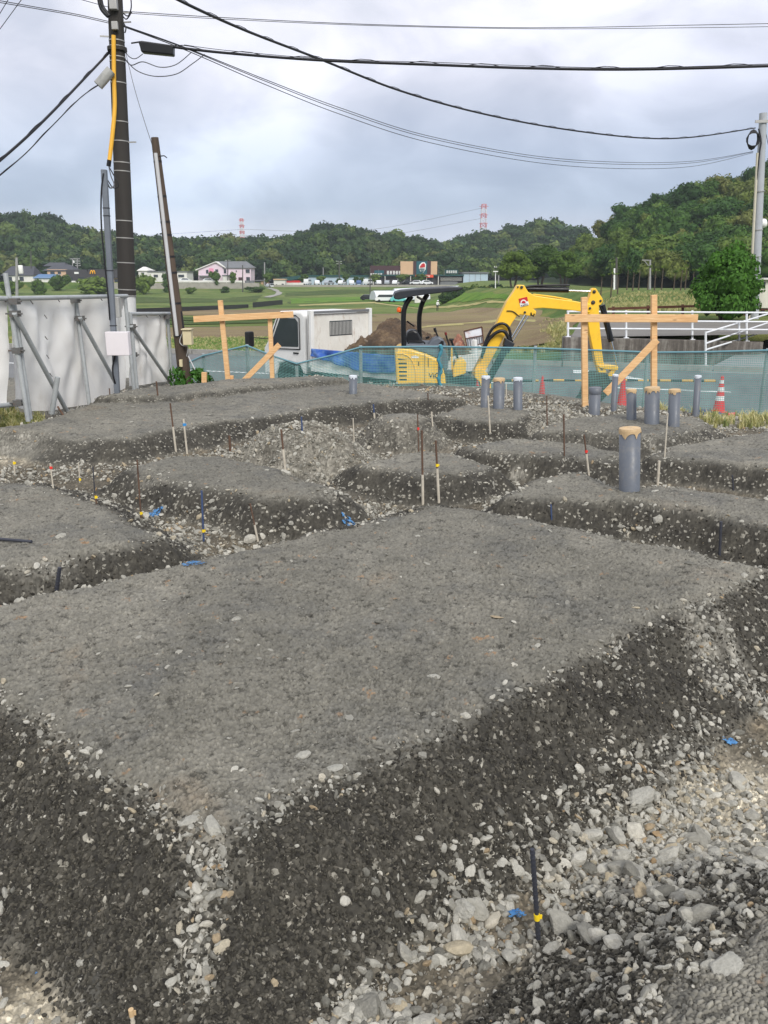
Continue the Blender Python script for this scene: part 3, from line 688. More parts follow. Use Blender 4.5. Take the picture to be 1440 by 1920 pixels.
for s0 in range(-40, 60, 2):
    mb.bar(RD(s0 + .01, -.09) + Vector((0, 0, .02)), RD(s0 + 1.97, -.09) + Vector((0, 0, .02)), .16, .26)
m_conc = M('kerb_concrete', (148, 146, 140), .9, var=.15, nscale=3, dirt=(92, 90, 84), dirt_amt=.6)
kerb = mb.build('kerb', m_conc); tag(kerb, 'concrete kerb along the far edge of the road', kind='structure')
# side road climbing to the upper terrace
r0, r1 = G(1312, 698, -.99), G(1900, 712, -.99); r2, r3 = P(2100, 640, 30), P(1436, 637, 30)
mb = MB(); mb.prism([r0, r1, r2, r3], (0, 0, -.5)); tag(mb.build('ramp_road', m_apron), 'pale concrete side road rising beside the retaining wall', kind='structure')

# retaining wall with its terrace and white railings
m, t, b = new_mat('weathered_wall'); v = co(t)
st = t.noise(3.5, 6, .7, scalev(t, v, (1.6, 1.6, .12))); n2 = t.noise(9, 5, .6, v)
c = t.ramp(t.math('ADD', t.math('MULTIPLY', st, .75), t.math('MULTIPLY', n2, .25)), [(.32, lin((58, 54, 50))), (.5, lin((98, 92, 86))), (.66, lin((146, 142, 134)))])
t.put(b.inputs['Base Color'], c); b.inputs['Roughness'].default_value = .95; m_wall = m
w1, w2 = P(1058, 632, 24), P(1432, 641, 26)
mb = MB(); dn = Vector((0, 0, -1.25)); th = Vector((0, .28, 0))
mb.prism([w1, w2, w2 + th, w1 + th], dn); w3 = P(1100, 622, 38)
mb.prism([w1 + Vector((0, .29, 0)), w1 + Vector((.25, .29, 0)), w3 + Vector((.25, 0, 0)), w3], dn)
tag(mb.build('retaining_wall', m_wall, bevel=.02), 'stained grey concrete retaining wall below the white railing', 'wall')
ztop = w1.z
sheet('terrace_pavement', [(w1.x + .3, 24.5), (w2.x + 4, 26.6), (w2.x + 12, 33), (w1.x + 2.5, 33)], asphalt('terrace_asphalt', lin((118, 114, 108))), 0, 'grey brown paved terrace above the retaining wall', zf=lambda x, y: ztop - .04)
mb = MB(); q1, q2 = P(1120, 615, 31), P(1235, 613, 33); mb.prism([q1, q2, q2 + th, q1 + th], (0, 0, -.7))
tag(mb.build('low_wall', m_wall, bevel=.02), 'low concrete wall on the terrace behind the batter board', 'wall')
m_rail = M('white_rail_paint', (226, 228, 230), .35, var=.05, nscale=4, dirt=(150, 140, 120), dirt_amt=.3)
def railing(name, posts, rails, label):
    """posts: (px, ytop, ybottom, Y); rails: lists of (px, py, Y)"""
    a = P(posts[0][0], posts[0][2], posts[0][3]); e = empty(name, a, label, 'railing')
    for px, y0, y1, Y in posts:
        mb = MB(); mb.tube([P(px, y1, Y), P(px, y0, Y)], .032, 10); mb.box(P(px, y1, Y) + Vector((0, 0, .01)), (.14, .12, .02)); mb.build('post', m_rail, e)
    for r in rails:
        mb = MB(); mb.tube([P(*q) for q in r], .026, 8); mb.build('rail', m_rail, e)
YR = lambda x: 24.12 + (x - 1058) / 374 * 2
railing('railing', [(x, y0, y1, YR(x)) for x, y0, y1 in ((1065, 583, 632), (1174, 582, 634), (1298, 582, 637), (1400, 584, 640))],
        [[(1063, y, YR(1063)), (1470, y + 2.5, YR(1470))] for y in (584, 601, 616)], 'straight white pipe railing along the top of the retaining wall')
railing('railing', [(1323, 622, 686, 24.2), (1386, 602, 657, 26), (1462, 580, 628, 29)],
        [[(1323, y0, 24.2), (1462, y1, 29)] for y0, y1 in ((624, 582), (644, 598), (656, 613))], 'sloping white pipe railing beside the rising side road')
m_rust = M('rusty_steel', (92, 58, 44), .85, var=.3, nscale=4, dirt=(50, 34, 28), dirt_amt=.6)
e = empty('rusty_guard_rail', P(1140, 604, 36), 'low rusty brown beam fence in front of the leafy tree', 'fence')
for y0, y1, h in ((579, 571, .10), (607, 596, .08)):
    mb = MB(); mb.bar(P(1140, y0, 36), P(1400, y1, 38), .06, h); mb.build('rail', m_rust, e)
for px in (1150, 1215, 1280, 1345, 1395):
    k = (px - 1140) / 260; mb = MB(); Y = 36.1 + 2 * k; mb.bar(P(px, 575 - 8 * k, Y), P(px, 612 - 8 * k, Y), .09, .09, (0, 1, 0)); mb.build('post', m_rust, e)
m_blk = M('black_sheet', (40, 40, 44), .5, var=.25, nscale=3)
def lowwall(pts, h, label):
    mb = MB()
    for (xa, ya), (xb, yb) in zip(pts, pts[1:]):
        a, b = GL(xa, ya), GL(xb, yb); dz = Vector((0, 0, -.1)); mb.prism([a + dz, b + dz, b + Vector((0, .06, -.1)), a + Vector((0, .06, -.1))], (0, 0, h + .1))
    tag(mb.build('sheet_barrier', m_blk), label, 'barrier')
lowwall([(240, 589), (340, 584), (466, 577)], .62, 'long black plastic barrier along the paddy edge')
lowwall([(474, 577), (530, 571)], .95, 'short tall black plastic barrier at the end of the long one')
# ------------------------------------------------------------------ foliage
def leaf_mat(name, tints, rough=.7, rnd=True):
    m, t, b = new_mat(name)
    oi = t.new('ShaderNodeObjectInfo').outputs['Random']
    isl = t.new('ShaderNodeNewGeometry').outputs['Random Per Island']
    c = t.ramp(oi, tints)
    c = t.mix(1.0, c, t.ramp(isl, [(0, (.75, .8, .7)), (.6, (1.15, 1.15, 1.1)), (1, (1.5, 1.5, 1.25))]), 'MULTIPLY')
    t.put(b.inputs['Base Color'], c); b.inputs['Roughness'].default_value = rough; b.inputs['Specular IOR Level'].default_value = .25
    tr = t.new('ShaderNodeBsdfTranslucent'); t.put(tr.inputs[0], t.mix(1.0, c, (1.1, 1.25, .6), 'MULTIPLY'))
    mx = t.new('ShaderNodeMixShader'); mx.inputs[0].default_value = .22
    t.l.new(b.outputs[0], mx.inputs[1]); t.l.new(tr.outputs[0], mx.inputs[2]); t.l.new(mx.outputs[0], m.node_tree.nodes['Material Output'].inputs[0])
    return m
def crown(seed, nblob=16, leaves=1400, leaf=.075, sx=1.0, sz=.8, br=(.28, .46), low=-.35, droop=.5, core=True):
    """leaf clumps spread through a crown of radius about 1; origin at the crown's middle"""
    g = np.random.default_rng(seed); C = []; Rr = []
    for k in range(nblob):
        d = g.normal(size=3); d /= np.linalg.norm(d); d[2] = abs(d[2]) if d[2] < low else d[2]
        r = g.uniform(.35, .78); C.append(d * r * np.array([sx, sx, sz])); Rr.append(g.uniform(*br))
    C = np.array(C); Rr = np.array(Rr)
    w = Rr ** 2; w /= w.sum(); bi = g.choice(nblob, leaves, p=w)
    d = g.normal(size=(leaves, 3)); d /= np.linalg.norm(d, axis=1)[:, None]
    d[:, 2] = np.where(d[:, 2] < -.25, -d[:, 2] * .6, d[:, 2])
    p = C[bi] + d * (Rr[bi] * g.uniform(.72, 1.12, leaves) ** .7)[:, None]
    n = d * 1.0 + g.normal(size=(leaves, 3)) * .55; n[:, 2] += .35; n /= np.linalg.norm(n, axis=1)[:, None]
    a = np.cross(n, g.normal(size=(leaves, 3))); a /= np.linalg.norm(a, axis=1)[:, None] + 1e-9; b = np.cross(n, a)
    s = leaf * g.uniform(.6, 1.4, leaves)[:, None]
    dr = np.array([0, 0, -1.0]) * s * droop * .4
    v = np.stack([p - a * s * 1.1, p - b * s * .62 + dr * .2, p + a * s * 1.1 + dr, p + b * s * .62 + dr * .2], 1).reshape(-1, 3)
    q = np.arange(leaves * 4).reshape(-1, 4)
    if core:
        bm = bmesh.new()
        for k in range(nblob):
            bmesh.ops.create_icosphere(bm, subdivisions=1, radius=Rr[k] * .78, matrix=Matrix.Translation(C[k]))
        bmesh.ops.create_icosphere(bm, subdivisions=2, radius=.5, matrix=Matrix.Diagonal((sx, sx, sz * .8, 1)))
        bm.verts.ensure_lookup_table(); bm.verts.index_update()
        cvx = np.array([x.co[:] for x in bm.verts]); ct = np.array([[x.index for x in f.verts] for f in bm.faces]); bm.free()
        v2 = np.concatenate([v, cvx]); nt = len(v)
        me = bpy.data.meshes.new('crown_shape')
        me.from_pydata([], [], [])
        loops = np.concatenate([q.ravel(), (ct + nt).ravel()]).astype(np.int32)
        me.vertices.add(len(v2)); me.vertices.foreach_set('co', v2.astype(np.float32).ravel())
        me.loops.add(len(loops)); me.loops.foreach_set('vertex_index', loops)
        st = np.concatenate([np.arange(0, len(q) * 4, 4), len(q) * 4 + np.arange(0, len(ct) * 3, 3)]).astype(np.int32)
        me.polygons.add(len(st)); me.polygons.foreach_set('loop_start', st); me.update(calc_edges=True)
    else: me = fast_mesh('crown_shape', v, quads=q, smooth=False)
    return me
m_for = leaf_mat('forest_leaves', [(0, lin((34, 54, 32))), (.3, lin((44, 66, 36))), (.6, lin((56, 78, 40))), (.75, lin((72, 92, 46))), (.85, lin((94, 112, 56))), (.96, lin((92, 96, 56))), (1, lin((60, 86, 58)))])
m_for2 = leaf_mat('near_forest_leaves', [(0, lin((44, 70, 34))), (.3, lin((58, 88, 40))), (.55, lin((76, 104, 44))), (.75, lin((98, 112, 54))), (.93, lin((104, 106, 60))), (1, lin((96, 124, 60)))])

# hills: (ridge outline on the photo, ridge distance, foot distance)
def hill(name, ridge, Yr, Yf, tree_h, label, zf=-1.3, back=1.35):
    rx = np.array([P(x, y, Yr).x for x, y in ridge]); rz = np.array([P(x, y, Yr).z - tree_h for x, y in ridge])
    def hz_(x, Y):
        k = Yr / np.maximum(Y, 1); rr = np.interp(x, rx, rz)
        up = sstep(0, 1, np.clip((Y - Yf) / (Yr - Yf), 0, 1)) ** .8
        dn = np.clip(1 - (Y - Yr) / (Yr * (back - 1)), 0, 1)
        return zf + (np.maximum(rr, zf) - zf) * np.where(Y < Yr, up, dn) - .3
    xs = np.linspace(rx[0] - 5, rx[-1] + 5, 110); ys = np.linspace(Yf, Yr * back, 50)
    X, Y = np.meshgrid(xs, ys); Z = hz_(X, Y); nr, nc = X.shape; idx = np.arange(nr * nc).reshape(nr, nc)
    me = fast_mesh(name, np.stack([X, Y, Z], -1).reshape(-1, 3), quads=np.stack([idx[:-1, :-1], idx[:-1, 1:], idx[1:, 1:], idx[1:, :-1]], -1).reshape(-1, 4))
    tag(link_mesh(name, me, m_under), label, kind='structure')
    return hz_, rx
m_under = grass_mat('hill_undergrowth', [(.3, lin((26, 38, 22))), (.7, lin((46, 62, 34)))], .1, 2)
farA, xA = hill('hill', [(-300, 445), (-150, 425), (0, 409), (60, 406), (105, 419), (150, 436), (200, 443), (290, 451), (400, 453), (475, 453), (530, 453), (560, 440), (600, 429), (640, 430), (690, 438), (740, 445), (800, 462), (835, 490), (860, 528)], 420, 320, 7.5, 'wooded hills across the valley')
farB, xB = hill('hill', [(740, 505), (800, 472), (820, 469), (860, 453), (920, 441), (975, 425), (1010, 420), (1045, 426), (1068, 442), (1080, 480), (1095, 528)], 480, 360, 8, 'rounded wooded hill behind the store')
near, xN = hill('hill', [(1070, 520), (1080, 478), (1095, 455), (1130, 426), (1150, 406), (1180, 388), (1205, 386), (1240, 363), (1290, 346), (1340, 331), (1390, 319), (1440, 304), (1600, 262), (1800, 240)], 210, 135, 6.5, 'steep wooded hillside rising at the edge of the fields', zf=-.2)
ridges = MB()
def cover(name, hf, rx, Yf, Yr, step, rr, mat, protos, label, back=1.06, sq=1.0):
    pts = []; sc = []
    y = Yf
    while y < Yr * back:
        x = rx[0]
        while x < rx[-1]:
            xx = x + NP.uniform(-.45, .45) * step; yy = y + NP.uniform(-.45, .45) * step
            z = float(hf(np.array([xx]), np.array([yy]))[0])
            if z > -6:
                s = rr * NP.uniform(.65, 1.35); pts.append((xx, yy, z + s * .75)); sc.append((s * NP.uniform(.85, 1.15), s * NP.uniform(.85, 1.15), s * NP.uniform(.85, 1.2) * sq))
            x += step
        y += step * .8
    n = len(pts); rot = np.zeros((n, 3)); rot[:, 2] = NP.uniform(0, 6.28, n); rot[:, :2] = NP.normal(0, .08, (n, 2))
    return scatter(name, pts, rot, sc, protos, mat, label=label)
CF = [crown(500 + k, 14, 520, .12, sz=.85) for k in range(5)]
CN = [crown(520 + k, 22, 2300, .062, sz=.9, br=(.22, .42)) for k in range(5)]
cover('forest', farA, xA, 322, 420, 6.2, 5.0, m_for, CF, 'mixed green woods covering the hills across the valley')
cover('forest', farB, xB, 362, 480, 6.6, 5.4, m_for, CF, 'dense woods covering the rounded hill behind the store')
cover('forest', near, xN, 137, 210, 4.4, 3.7, m_for2, CN, 'mixed green and rust tinged woods covering the steep hillside', back=1.05)
# mountain far away: the blue of the hazy air is put into its base colour
mb = MB(); ridge = [(1000, 470), (1040, 455), (1072, 444), (1090, 450), (1120, 462), (1180, 470)]
fr = [P(x, y, 1500) for x, y in ridge]; bk = [P(x, 528, 1680) + Vector((0, 0, -20)) for x, y in ridge]; ft = [P(x, 532, 1250) for x, y in ridge]
n = len(ridge); mb.add(ft + fr + bk, [(i, i + 1, n + i + 1, n + i) for i in range(n - 1)] + [(n + i, n + i + 1, 2 * n + i + 1, 2 * n + i) for i in range(n - 1)])
tag(mb.build('far_mountain', grass_mat('hazed_mountain_forest', [(.3, lin((58, 86, 88))), (.7, lin((74, 102, 104)))], .01, .1)), 'hazy blue mountain beyond the gap in the hills', kind='structure')

m_bark = M('bark', (84, 74, 62), .95, var=.3, nscale=8, stretch=(1, 1, .25), bump=.6, bscale=20)
def tree(name, base, height, width, cm, mat, label, cat='tree', group=None, trunk_r=.09, crown_lo=.3, ntrunk=1, seed=0, lean=0.0):
    r = random.Random(seed); e = empty(name, base, label, cat, group)
    cz = height * (crown_lo + (1 - crown_lo) / 2); hh = height * (1 - crown_lo) / 2
    o = bpy.data.objects.new('crown', cm); COL.objects.link(o); o.parent = e
    if not cm.materials: cm.materials.append(mat)
    o.location = (lean, 0, cz); o.scale = (width / 1.9, width / 1.9, hh / .82)
    if crown_lo < .1: o.location.z = height * .36; o.scale.z = height * .68; cz = height * .4; o.rotation_euler = (0, 0, r.uniform(0, 6))
    mb = MB()
    for k in range(ntrunk):
        a = r.uniform(0, 6.28); o_ = 0 if ntrunk == 1 else trunk_r * 1.6
        b0 = Vector((o_ * math.cos(a), o_ * math.sin(a), -.1)); top = Vector((lean + math.cos(a) * width * .12 * (ntrunk > 1), math.sin(a) * width * .12 * (ntrunk > 1), cz))
        mid = b0.lerp(top, .5) + Vector((r.uniform(-.1, .1), r.uniform(-.1, .1), 0)) * width * .2
        mb.tube(spline([b0, mid, top], 4), [trunk_r * (1.25 - .9 * i / 8) for i in range(9)], 8)
        for j in range(4):
            f = r.uniform(.55, .95); s0 = b0.lerp(top, f); a2 = r.uniform(0, 6.28)
            mb.tube([s0, s0 + Vector((math.cos(a2), math.sin(a2), .7)) * width * .22], [trunk_r * .45, trunk_r * .12], 6)
    mb.v = [(x, y, z) for x, y, z in mb.v]
    t_ = mb.build('trunk', m_bark); t_.parent = e
    return e
m_mid = leaf_mat('midground_leaves', [(0, lin((56, 80, 32))), (.5, lin((78, 102, 40))), (1, lin((98, 116, 48)))])
m_bright = leaf_mat('bright_leaves', [(0, lin((62, 100, 36))), (1, lin((84, 124, 44)))])
CT = [crown(560 + k, 34, 5200, .05, sz=.95, br=(.22, .38), low=-.75) for k in range(3)]
for k, (px, py, w, h, Y, lb) in enumerate([(962, 541, 64, 66, 150, 'leftmost and darkest of the broadleaf trees between store and hillside'), (1012, 540, 80, 78, 154, 'tallest broadleaf tree in the clump behind the digger boom'), (1056, 541, 60, 70, 146, 'rightmost broadleaf tree of the clump behind the digger boom, with bare stems below')]):
    b_ = LP(px, py, Y); b_.z = max(b_.z, P(px, py, Y).z - .3); s = pxm(py, Y); tree('broadleaf_tree', b_, (P(px, py - h, Y).z - b_.z), w * s * 1.15, CT[k], m_mid, lb, seed=k, trunk_r=.16, crown_lo=.12, ntrunk=3)
CB = crown(580, 36, 10000, .042, sz=1.0, br=(.2, .36), low=-.8)
b_ = LP(1358, 600, 34); s = pxm(600, 34)
tree('leafy_tree', b_, P(1362, 457, 34).z - b_.z, 138 * s, CB, m_bright, 'bushy bright green tree in front of the pale concrete pole', seed=9, trunk_r=.07, crown_lo=.09, ntrunk=4)
# thin pruned saplings in a row along the field edge
CS = [crown(590 + k, 5, 70, .15, sz=.7, br=(.15, .3), core=False) for k in range(3)]
for k, px in enumerate([1112, 1127, 1146, 1158, 1175, 1186, 1197, 1214, 1227, 1240, 1263, 1276, 1284, 1298, 1314]):
    Y = 80 + 3 * math.sin(k * 2.1); b_ = LP(px, 545, Y)
    tree('sapling', b_, 1.9 + .5 * ((k * 7) % 5) / 4, .5 + .2 * (k % 3), CS[k % 3], m_mid, 'thin pruned sapling in the row at the foot of the hillside', 'sapling', 'row of saplings', trunk_r=.06, crown_lo=.7, seed=20 + k)
# round car park trees
CP_ = [crown(600 + k, 18, 700, .11, sz=.95, low=-.95) for k in range(2)]
for k, (px, h, w, Y, lb) in enumerate([(505, 28, 20, 286, 'dark round tree by the lane end below the pink house'), (570, 20, 18, 296, 'first small round car park tree from the lane'), (603, 19, 19, 296, 'second small round car park tree from the lane'), (635, 13, 12, 296, 'smallest round car park tree, third from the lane'), (650, 23, 15, 296, 'tallest narrow car park tree, beside the smallest one'), (667, 16, 12, 296, 'left one of two matching small car park trees before the store'), (679, 16, 12, 296, 'right one of two matching small car park trees before the store'), (703, 20, 22, 296, 'wide yellowish car park tree at the store front'), (756, 22, 26, 298, 'dark tree just left of the orange store banner'), (787, 20, 26, 298, 'dark tree just under the orange store banner')]):
    b_ = LP(px, 535, Y); s = pxm(535, Y)
    tree('round_tree', b_, h * s, w * s * 1.1, CP_[k % 2], m_mid, lb, group='car park trees', seed=50 + k, trunk_r=.14, crown_lo=.34)
for k, (px, py, w, h, Y, lb) in enumerate([(112, 545, 40, 34, 150, 'yellow green bush before the dark roofed restaurant'), (180, 552, 78, 30, 140, 'long dark hedge bush before the restaurant'), (272, 552, 46, 42, 120, 'dark green shrub just right of the big utility pole'), (318, 548, 32, 36, 120, 'dark green shrub right of the leaning pole top'), (20, 552, 44, 30, 140, 'green bush low at the left edge beyond the white sheeting'), (75, 552, 30, 26, 140, 'small green bush between the left edge and the yellow green one'),
                                           (404, 531, 22, 24, 182, 'shrub before the door of the pink house'), (437, 531, 17, 18, 182, 'smaller shrub under the middle windows of the pink house'), (357, 551, 22, 14, 165, 'dark round bush under the embankment wall, nearer the leaning pole'), (422, 549, 20, 11, 165, 'dark round bush under the embankment wall, below the pink house'), (480, 548, 40, 12, 165, 'straggly grey green bush beside the winding lane'), (1335, 551, 40, 22, 75, 'green bush behind the leafy tree')]):
    b_ = GL(px, py); s = pxm(py, b_.y)
    tree('shrub', b_, h * s, w * s, CP_[k % 2], m_bright if k in (0, 11) else m_for, lb, 'shrub', seed=70 + k, trunk_r=.06, crown_lo=.02)
pts = []; sc = []
for _ in range(150):
    px = R.uniform(835, 1010); top = np.interp(px, [835, 860, 900, 950, 1000, 1010], [556, 547, 541, 541, 548, 556]); py = R.uniform(top + 5, 562)
    Y = 138 + (562 - py) * .5 + R.uniform(-1, 1); p = P(px, py, Y); s = R.uniform(.8, 1.4); pts.append(p); sc.append((s * 1.3, s * 1.3, s))
rot = np.zeros((len(pts), 3)); rot[:, 2] = NP.uniform(0, 6.28, len(pts))
scatter('undergrowth', pts, rot, sc, CF, m_for2, label='scrubby green bank of undergrowth before the store')
bk = MB(); bk.prism([P(835, 560, 150), P(862, 549, 150), P(900, 543, 150), P(950, 543, 150), P(1000, 551, 150), P(1014, 562, 150), P(1014, 572, 150), P(835, 572, 150)], (0, 9, 0))
tag(bk.build('bank', m_under), 'earth bank under the scrub', kind='structure')

# grass blades
def tuft(seed, n=16, h=1.0, spread=.35):
    r = random.Random(seed); mb = MB()
    for k in range(n):
        a = r.uniform(0, 6.28); b0 = Vector((r.gauss(0, spread * .3), r.gauss(0, spread * .3), 0)); hh = h * r.uniform(.5, 1.1); w = .035 * r.uniform(.7, 1.4)
        d = Vector((math.cos(a), math.sin(a), 0)); sd = Vector((-d.y, d.x, 0)); m1 = b0 + d * spread * .25 * r.random() + Vector((0, 0, hh * .55)); tp = b0 + d * spread * r.uniform(.3, 1.2) + Vector((0, 0, hh * r.uniform(.75, 1)))
        mb.add([b0 - sd * w, b0 + sd * w, m1 + sd * w * .7, m1 - sd * w * .7, tp], [(0, 1, 2, 3), (3, 2, 4)])
    me = bpy.data.meshes.new('tuft_shape'); me.from_pydata(mb.v, [], mb.f); me.update(); return me
TU = [tuft(k) for k in range(5)]
def grass(name, n, spot, hs, tints, label):
    pts = []; sc = []
    for _ in range(n):
        p = spot()
        if p is None: continue
        h = R.uniform(*hs); pts.append(p); sc.append((h * 1.1, h * 1.1, h))
    rot = np.zeros((len(pts), 3)); rot[:, 2] = NP.uniform(0, 6.28, len(pts))
    scatter(name, pts, rot, sc, TU, leaf_mat(name + '_blades', tints), label=label)
def s1():
    x, y = R.uniform(2.9, 7.5), R.uniform(7.6, 11.6)
    if fbm(np.array([x * .9]), np.array([y * .9]), 2, 5)[0] < .42: return None
    return (x, y, hz(x, y))
grass('grass', 6000, s1, (.04, .15), [(0, lin((112, 122, 82))), (.5, lin((156, 152, 114))), (1, lin((188, 178, 144)))], 'dry wispy grass on the bank behind the net')
def s2():
    px = R.uniform(-150, 560); g = GL(px, R.uniform(634, 664)); return tuple(g)
grass('grass', 6000, s2, (.07, .2), [(0, lin((70, 116, 36))), (.6, lin((98, 142, 50))), (1, lin((126, 156, 70)))], 'lush green roadside grass past the white sheeting')
def s3():
    px = R.uniform(1010, 1440); Y = R.uniform(42, 68); p = P(px, 560, Y); z = lz(p.x, Y)
    return (p.x, Y, z) if z > -1.0 else None
grass('grass', 4200, s3, (.1, .26), [(0, lin((82, 116, 44))), (.6, lin((108, 138, 58))), (1, lin((136, 152, 80)))], 'green grass slope below the saplings')
def s4():
    px = R.uniform(960, 1064); g = GL(px, R.uniform(600, 662))
    return tuple(g) if px > 1010 + R.uniform(0, 40) or g.y < 32 else None
grass('grass', 1500, s4, (.15, .35), [(0, lin((86, 124, 44))), (1, lin((122, 150, 66)))], 'green grass at the corner of the brown field by the retaining wall')
def s5():
    px = R.uniform(-80, 75); g = G(px, R.uniform(772, 796), .2); return (g.x, g.y, hz(g.x, g.y))
grass('weeds', 260, s5, (.06, .16), [(0, lin((58, 92, 40))), (1, lin((96, 128, 62)))], 'low weeds growing under the lower edge of the white sheeting')
# ------------------------------------------------------------------ buildings, cars and poles of the valley
def rect(mb, x0, y0, x1, y1, Y, d):
    """a block whose camera-side face spans a photo rectangle at distance Y and runs d metres back"""
    a, b, c, e = P(x0, y0, Y), P(x1, y0, Y), P(x1, y1, Y), P(x0, y1, Y)
    b = Vector((b.x, Y, a.z)); c = Vector((b.x, Y, c.z)); e = Vector((a.x, Y, c.z))
    return mb.prism([a, b, c, e], (0, d, 0))
def part(name, mat, e, x0, y0, x1, y1, Y, d, bevel=0):
    return rect(MB(), x0, y0, x1, y1, Y, d).build(name, mat, e, bevel)
def poly(name, mat, e, pts, Y, d):
    return MB().prism([P(x, y, Y) for x, y in pts], (0, d, 0)).build(name, mat, e)
def gable(name, mat, e, x0, x1, ye, xr0, xr1, yr, Y, dep, ov=.4):
    """pitched roof: eaves at ye in front, ridge (xr0-xr1, yr) half way back"""
    mb = MB(); f0, f1 = P(x0, ye, Y) + Vector((0, -ov, 0)), P(x1, ye, Y) + Vector((0, -ov, 0)); r0, r1 = P(xr0, yr, Y), P(xr1, yr, Y)
    r0, r1 = r0 + Vector((0, dep / 2, 0)), r1 + Vector((0, dep / 2, 0)); b0, b1 = f0 + Vector((0, dep + 2 * ov, 0)), f1 + Vector((0, dep + 2 * ov, 0)); th = Vector((0, 0, -.18))
    vs = [f0, f1, r1, r0, b0, b1]; vs += [v + th for v in vs]
    mb.add(vs, [(0, 1, 2, 3), (3, 2, 5, 4), (0, 3, 4), (1, 5, 2), (7, 6, 9, 8), (8, 9, 10, 11), (6, 7, 1, 0), (10, 4, 5, 11), (6, 0, 3, 9), (9, 3, 4, 10), (7, 8, 2, 1), (8, 11, 5, 2)])
    return mb.build(name, mat, e)
m_glass = M('window_glass', (52, 58, 66), .12, var=.3, nscale=.5, spec=.7)
m_wht = M('white_render', (222, 220, 214), .8, var=.06, nscale=.4, dirt=(170, 166, 156), dirt_amt=.35)
m_pink = M('pink_render', (226, 206, 216), .8, var=.05, nscale=.4, dirt=(196, 170, 176), dirt_amt=.3)
m_pink2 = M('deep_pink_panel', (226, 150, 176), .8, var=.06)
m_tile = M('grey_roof_tiles', (112, 114, 116), .75, var=.15, nscale=1.2); m_tiled = M('dark_roof_tiles', (70, 72, 78), .7, var=.18, nscale=1.2)
m_char = M('charcoal_cladding', (64, 62, 64), .7, var=.12, nscale=.8); m_beige = M('beige_panel', (206, 172, 138), .8, var=.07, nscale=.5)
m_maroon = M('maroon_cladding', (70, 44, 46), .7, var=.12, nscale=.6); m_teal = M('teal_sign', (20, 88, 98), .5, var=.06)
m_orange = M('orange_banner', (228, 78, 36), .5, var=.05); m_signw = M('sign_white', (236, 236, 232), .5, var=.03)
m_lblue = M('pale_blue_siding', (176, 194, 208), .6, var=.06, nscale=.3, dirt=(140, 152, 160), dirt_amt=.3); m_green = M('dark_green_metal', (26, 74, 72), .5, var=.1)
m_red = M('red_paint', (196, 40, 40), .45, var=.06); m_yel = M('yellow_sign', (246, 178, 30), .5, var=.03); m_emb = M('block_wall', (158, 154, 144), .9, var=.12, nscale=.6, dirt=(110, 106, 96), dirt_amt=.5)
m_dkin = M('shop_interior', (54, 52, 50), .8, var=.3, nscale=1.5); m_blueroof = M('blue_roof', (84, 118, 156), .6, var=.1)
def windows(e, lst, Y):
    for x0, y0, x1, y1 in lst:
        w = part('window', m_glass, e, x0, y0, x1, y1, Y - .06, .2)
        part('sill', m_wht, w, x0 - .4, y1, x1 + .4, y1 + .6, Y - .14, .12)
# pink house on the embankment
Y = 287; e = empty('pink_house', P(420, 531, Y), 'pale pink two storey house with grey tiled roof above the embankment', 'house')
poly('wall', m_pink, e, [(372, 506), (404, 491.5), (421, 501), (470, 502), (470, 531), (372, 531)], Y, 9)
gable('roof', m_tile, e, 418, 473, 502, 404, 458, 489.5, Y, 9)
mb = MB()
for a, b in (((366, 505.5), (404, 490)), ((404, 490), (423, 501.5))):
    p, q = P(*a, Y - .6), P(*b, Y - .6); mb.prism([p, q, q + Vector((0, 0, -.3)), p + Vector((0, 0, -.3))], (0, 9.5, 0))
mb.build('verge_board', m_wht, e)
windows(e, [(386, 506, 390.6, 513), (403.5, 505, 409, 510), (419.5, 505, 424, 512.5), (460.5, 505, 468, 512), (461.5, 519.5, 468.5, 526), (387, 522.5, 393, 529), (422, 522.5, 426, 526), (442, 507, 444, 510)], Y)
part('panel', m_pink2, e, 391.4, 503, 400, 516, Y - .08, .2); part('porch_roof', m_tile, e, 372, 516.5, 403, 518.5, Y - 1.6, 1.6); part('porch_roof', m_tile, e, 416, 515.5, 432, 517.5, Y - 1.6, 1.6)
part('porch', m_wht, e, 417, 517.6, 428, 531, Y - 1.4, 1.3); part('door', m_maroon, e, 447, 520, 455, 531, Y - .1, .2); part('door', m_maroon, e, 433, 522, 438, 531, Y - .1, .2)
# embankment wall and fences
Y = 279.6
tag(rect(MB(), 200, 530.5, 486, 546, Y, .5).build('embankment_wall', m_emb), 'long grey block wall carrying the terrace of the pink house', 'wall')
e = empty('picket_fence', P(330, 530, Y), 'white slatted fence along the top of the embankment wall', 'fence')
rect(MB(), 322, 526, 458, 529.6, Y + .1, .06).build('panel', m_wht, e)
for px in range(322, 460, 17): rect(MB(), px - .4, 525.4, px + .4, 530.8, Y + .02, .06).build('post', m_wht, e)
e = empty('metal_fence', P(472, 532, Y), 'grey metal parapet fence at the end of the embankment by the lane', 'fence'); rect(MB(), 459, 526, 477, 532.5, Y + .2, .06).build('panel', m_tile, e)
for px in (459.5, 468, 476.5): rect(MB(), px - .3, 525.4, px + .3, 533, Y + .12, .06).build('post', m_char, e)
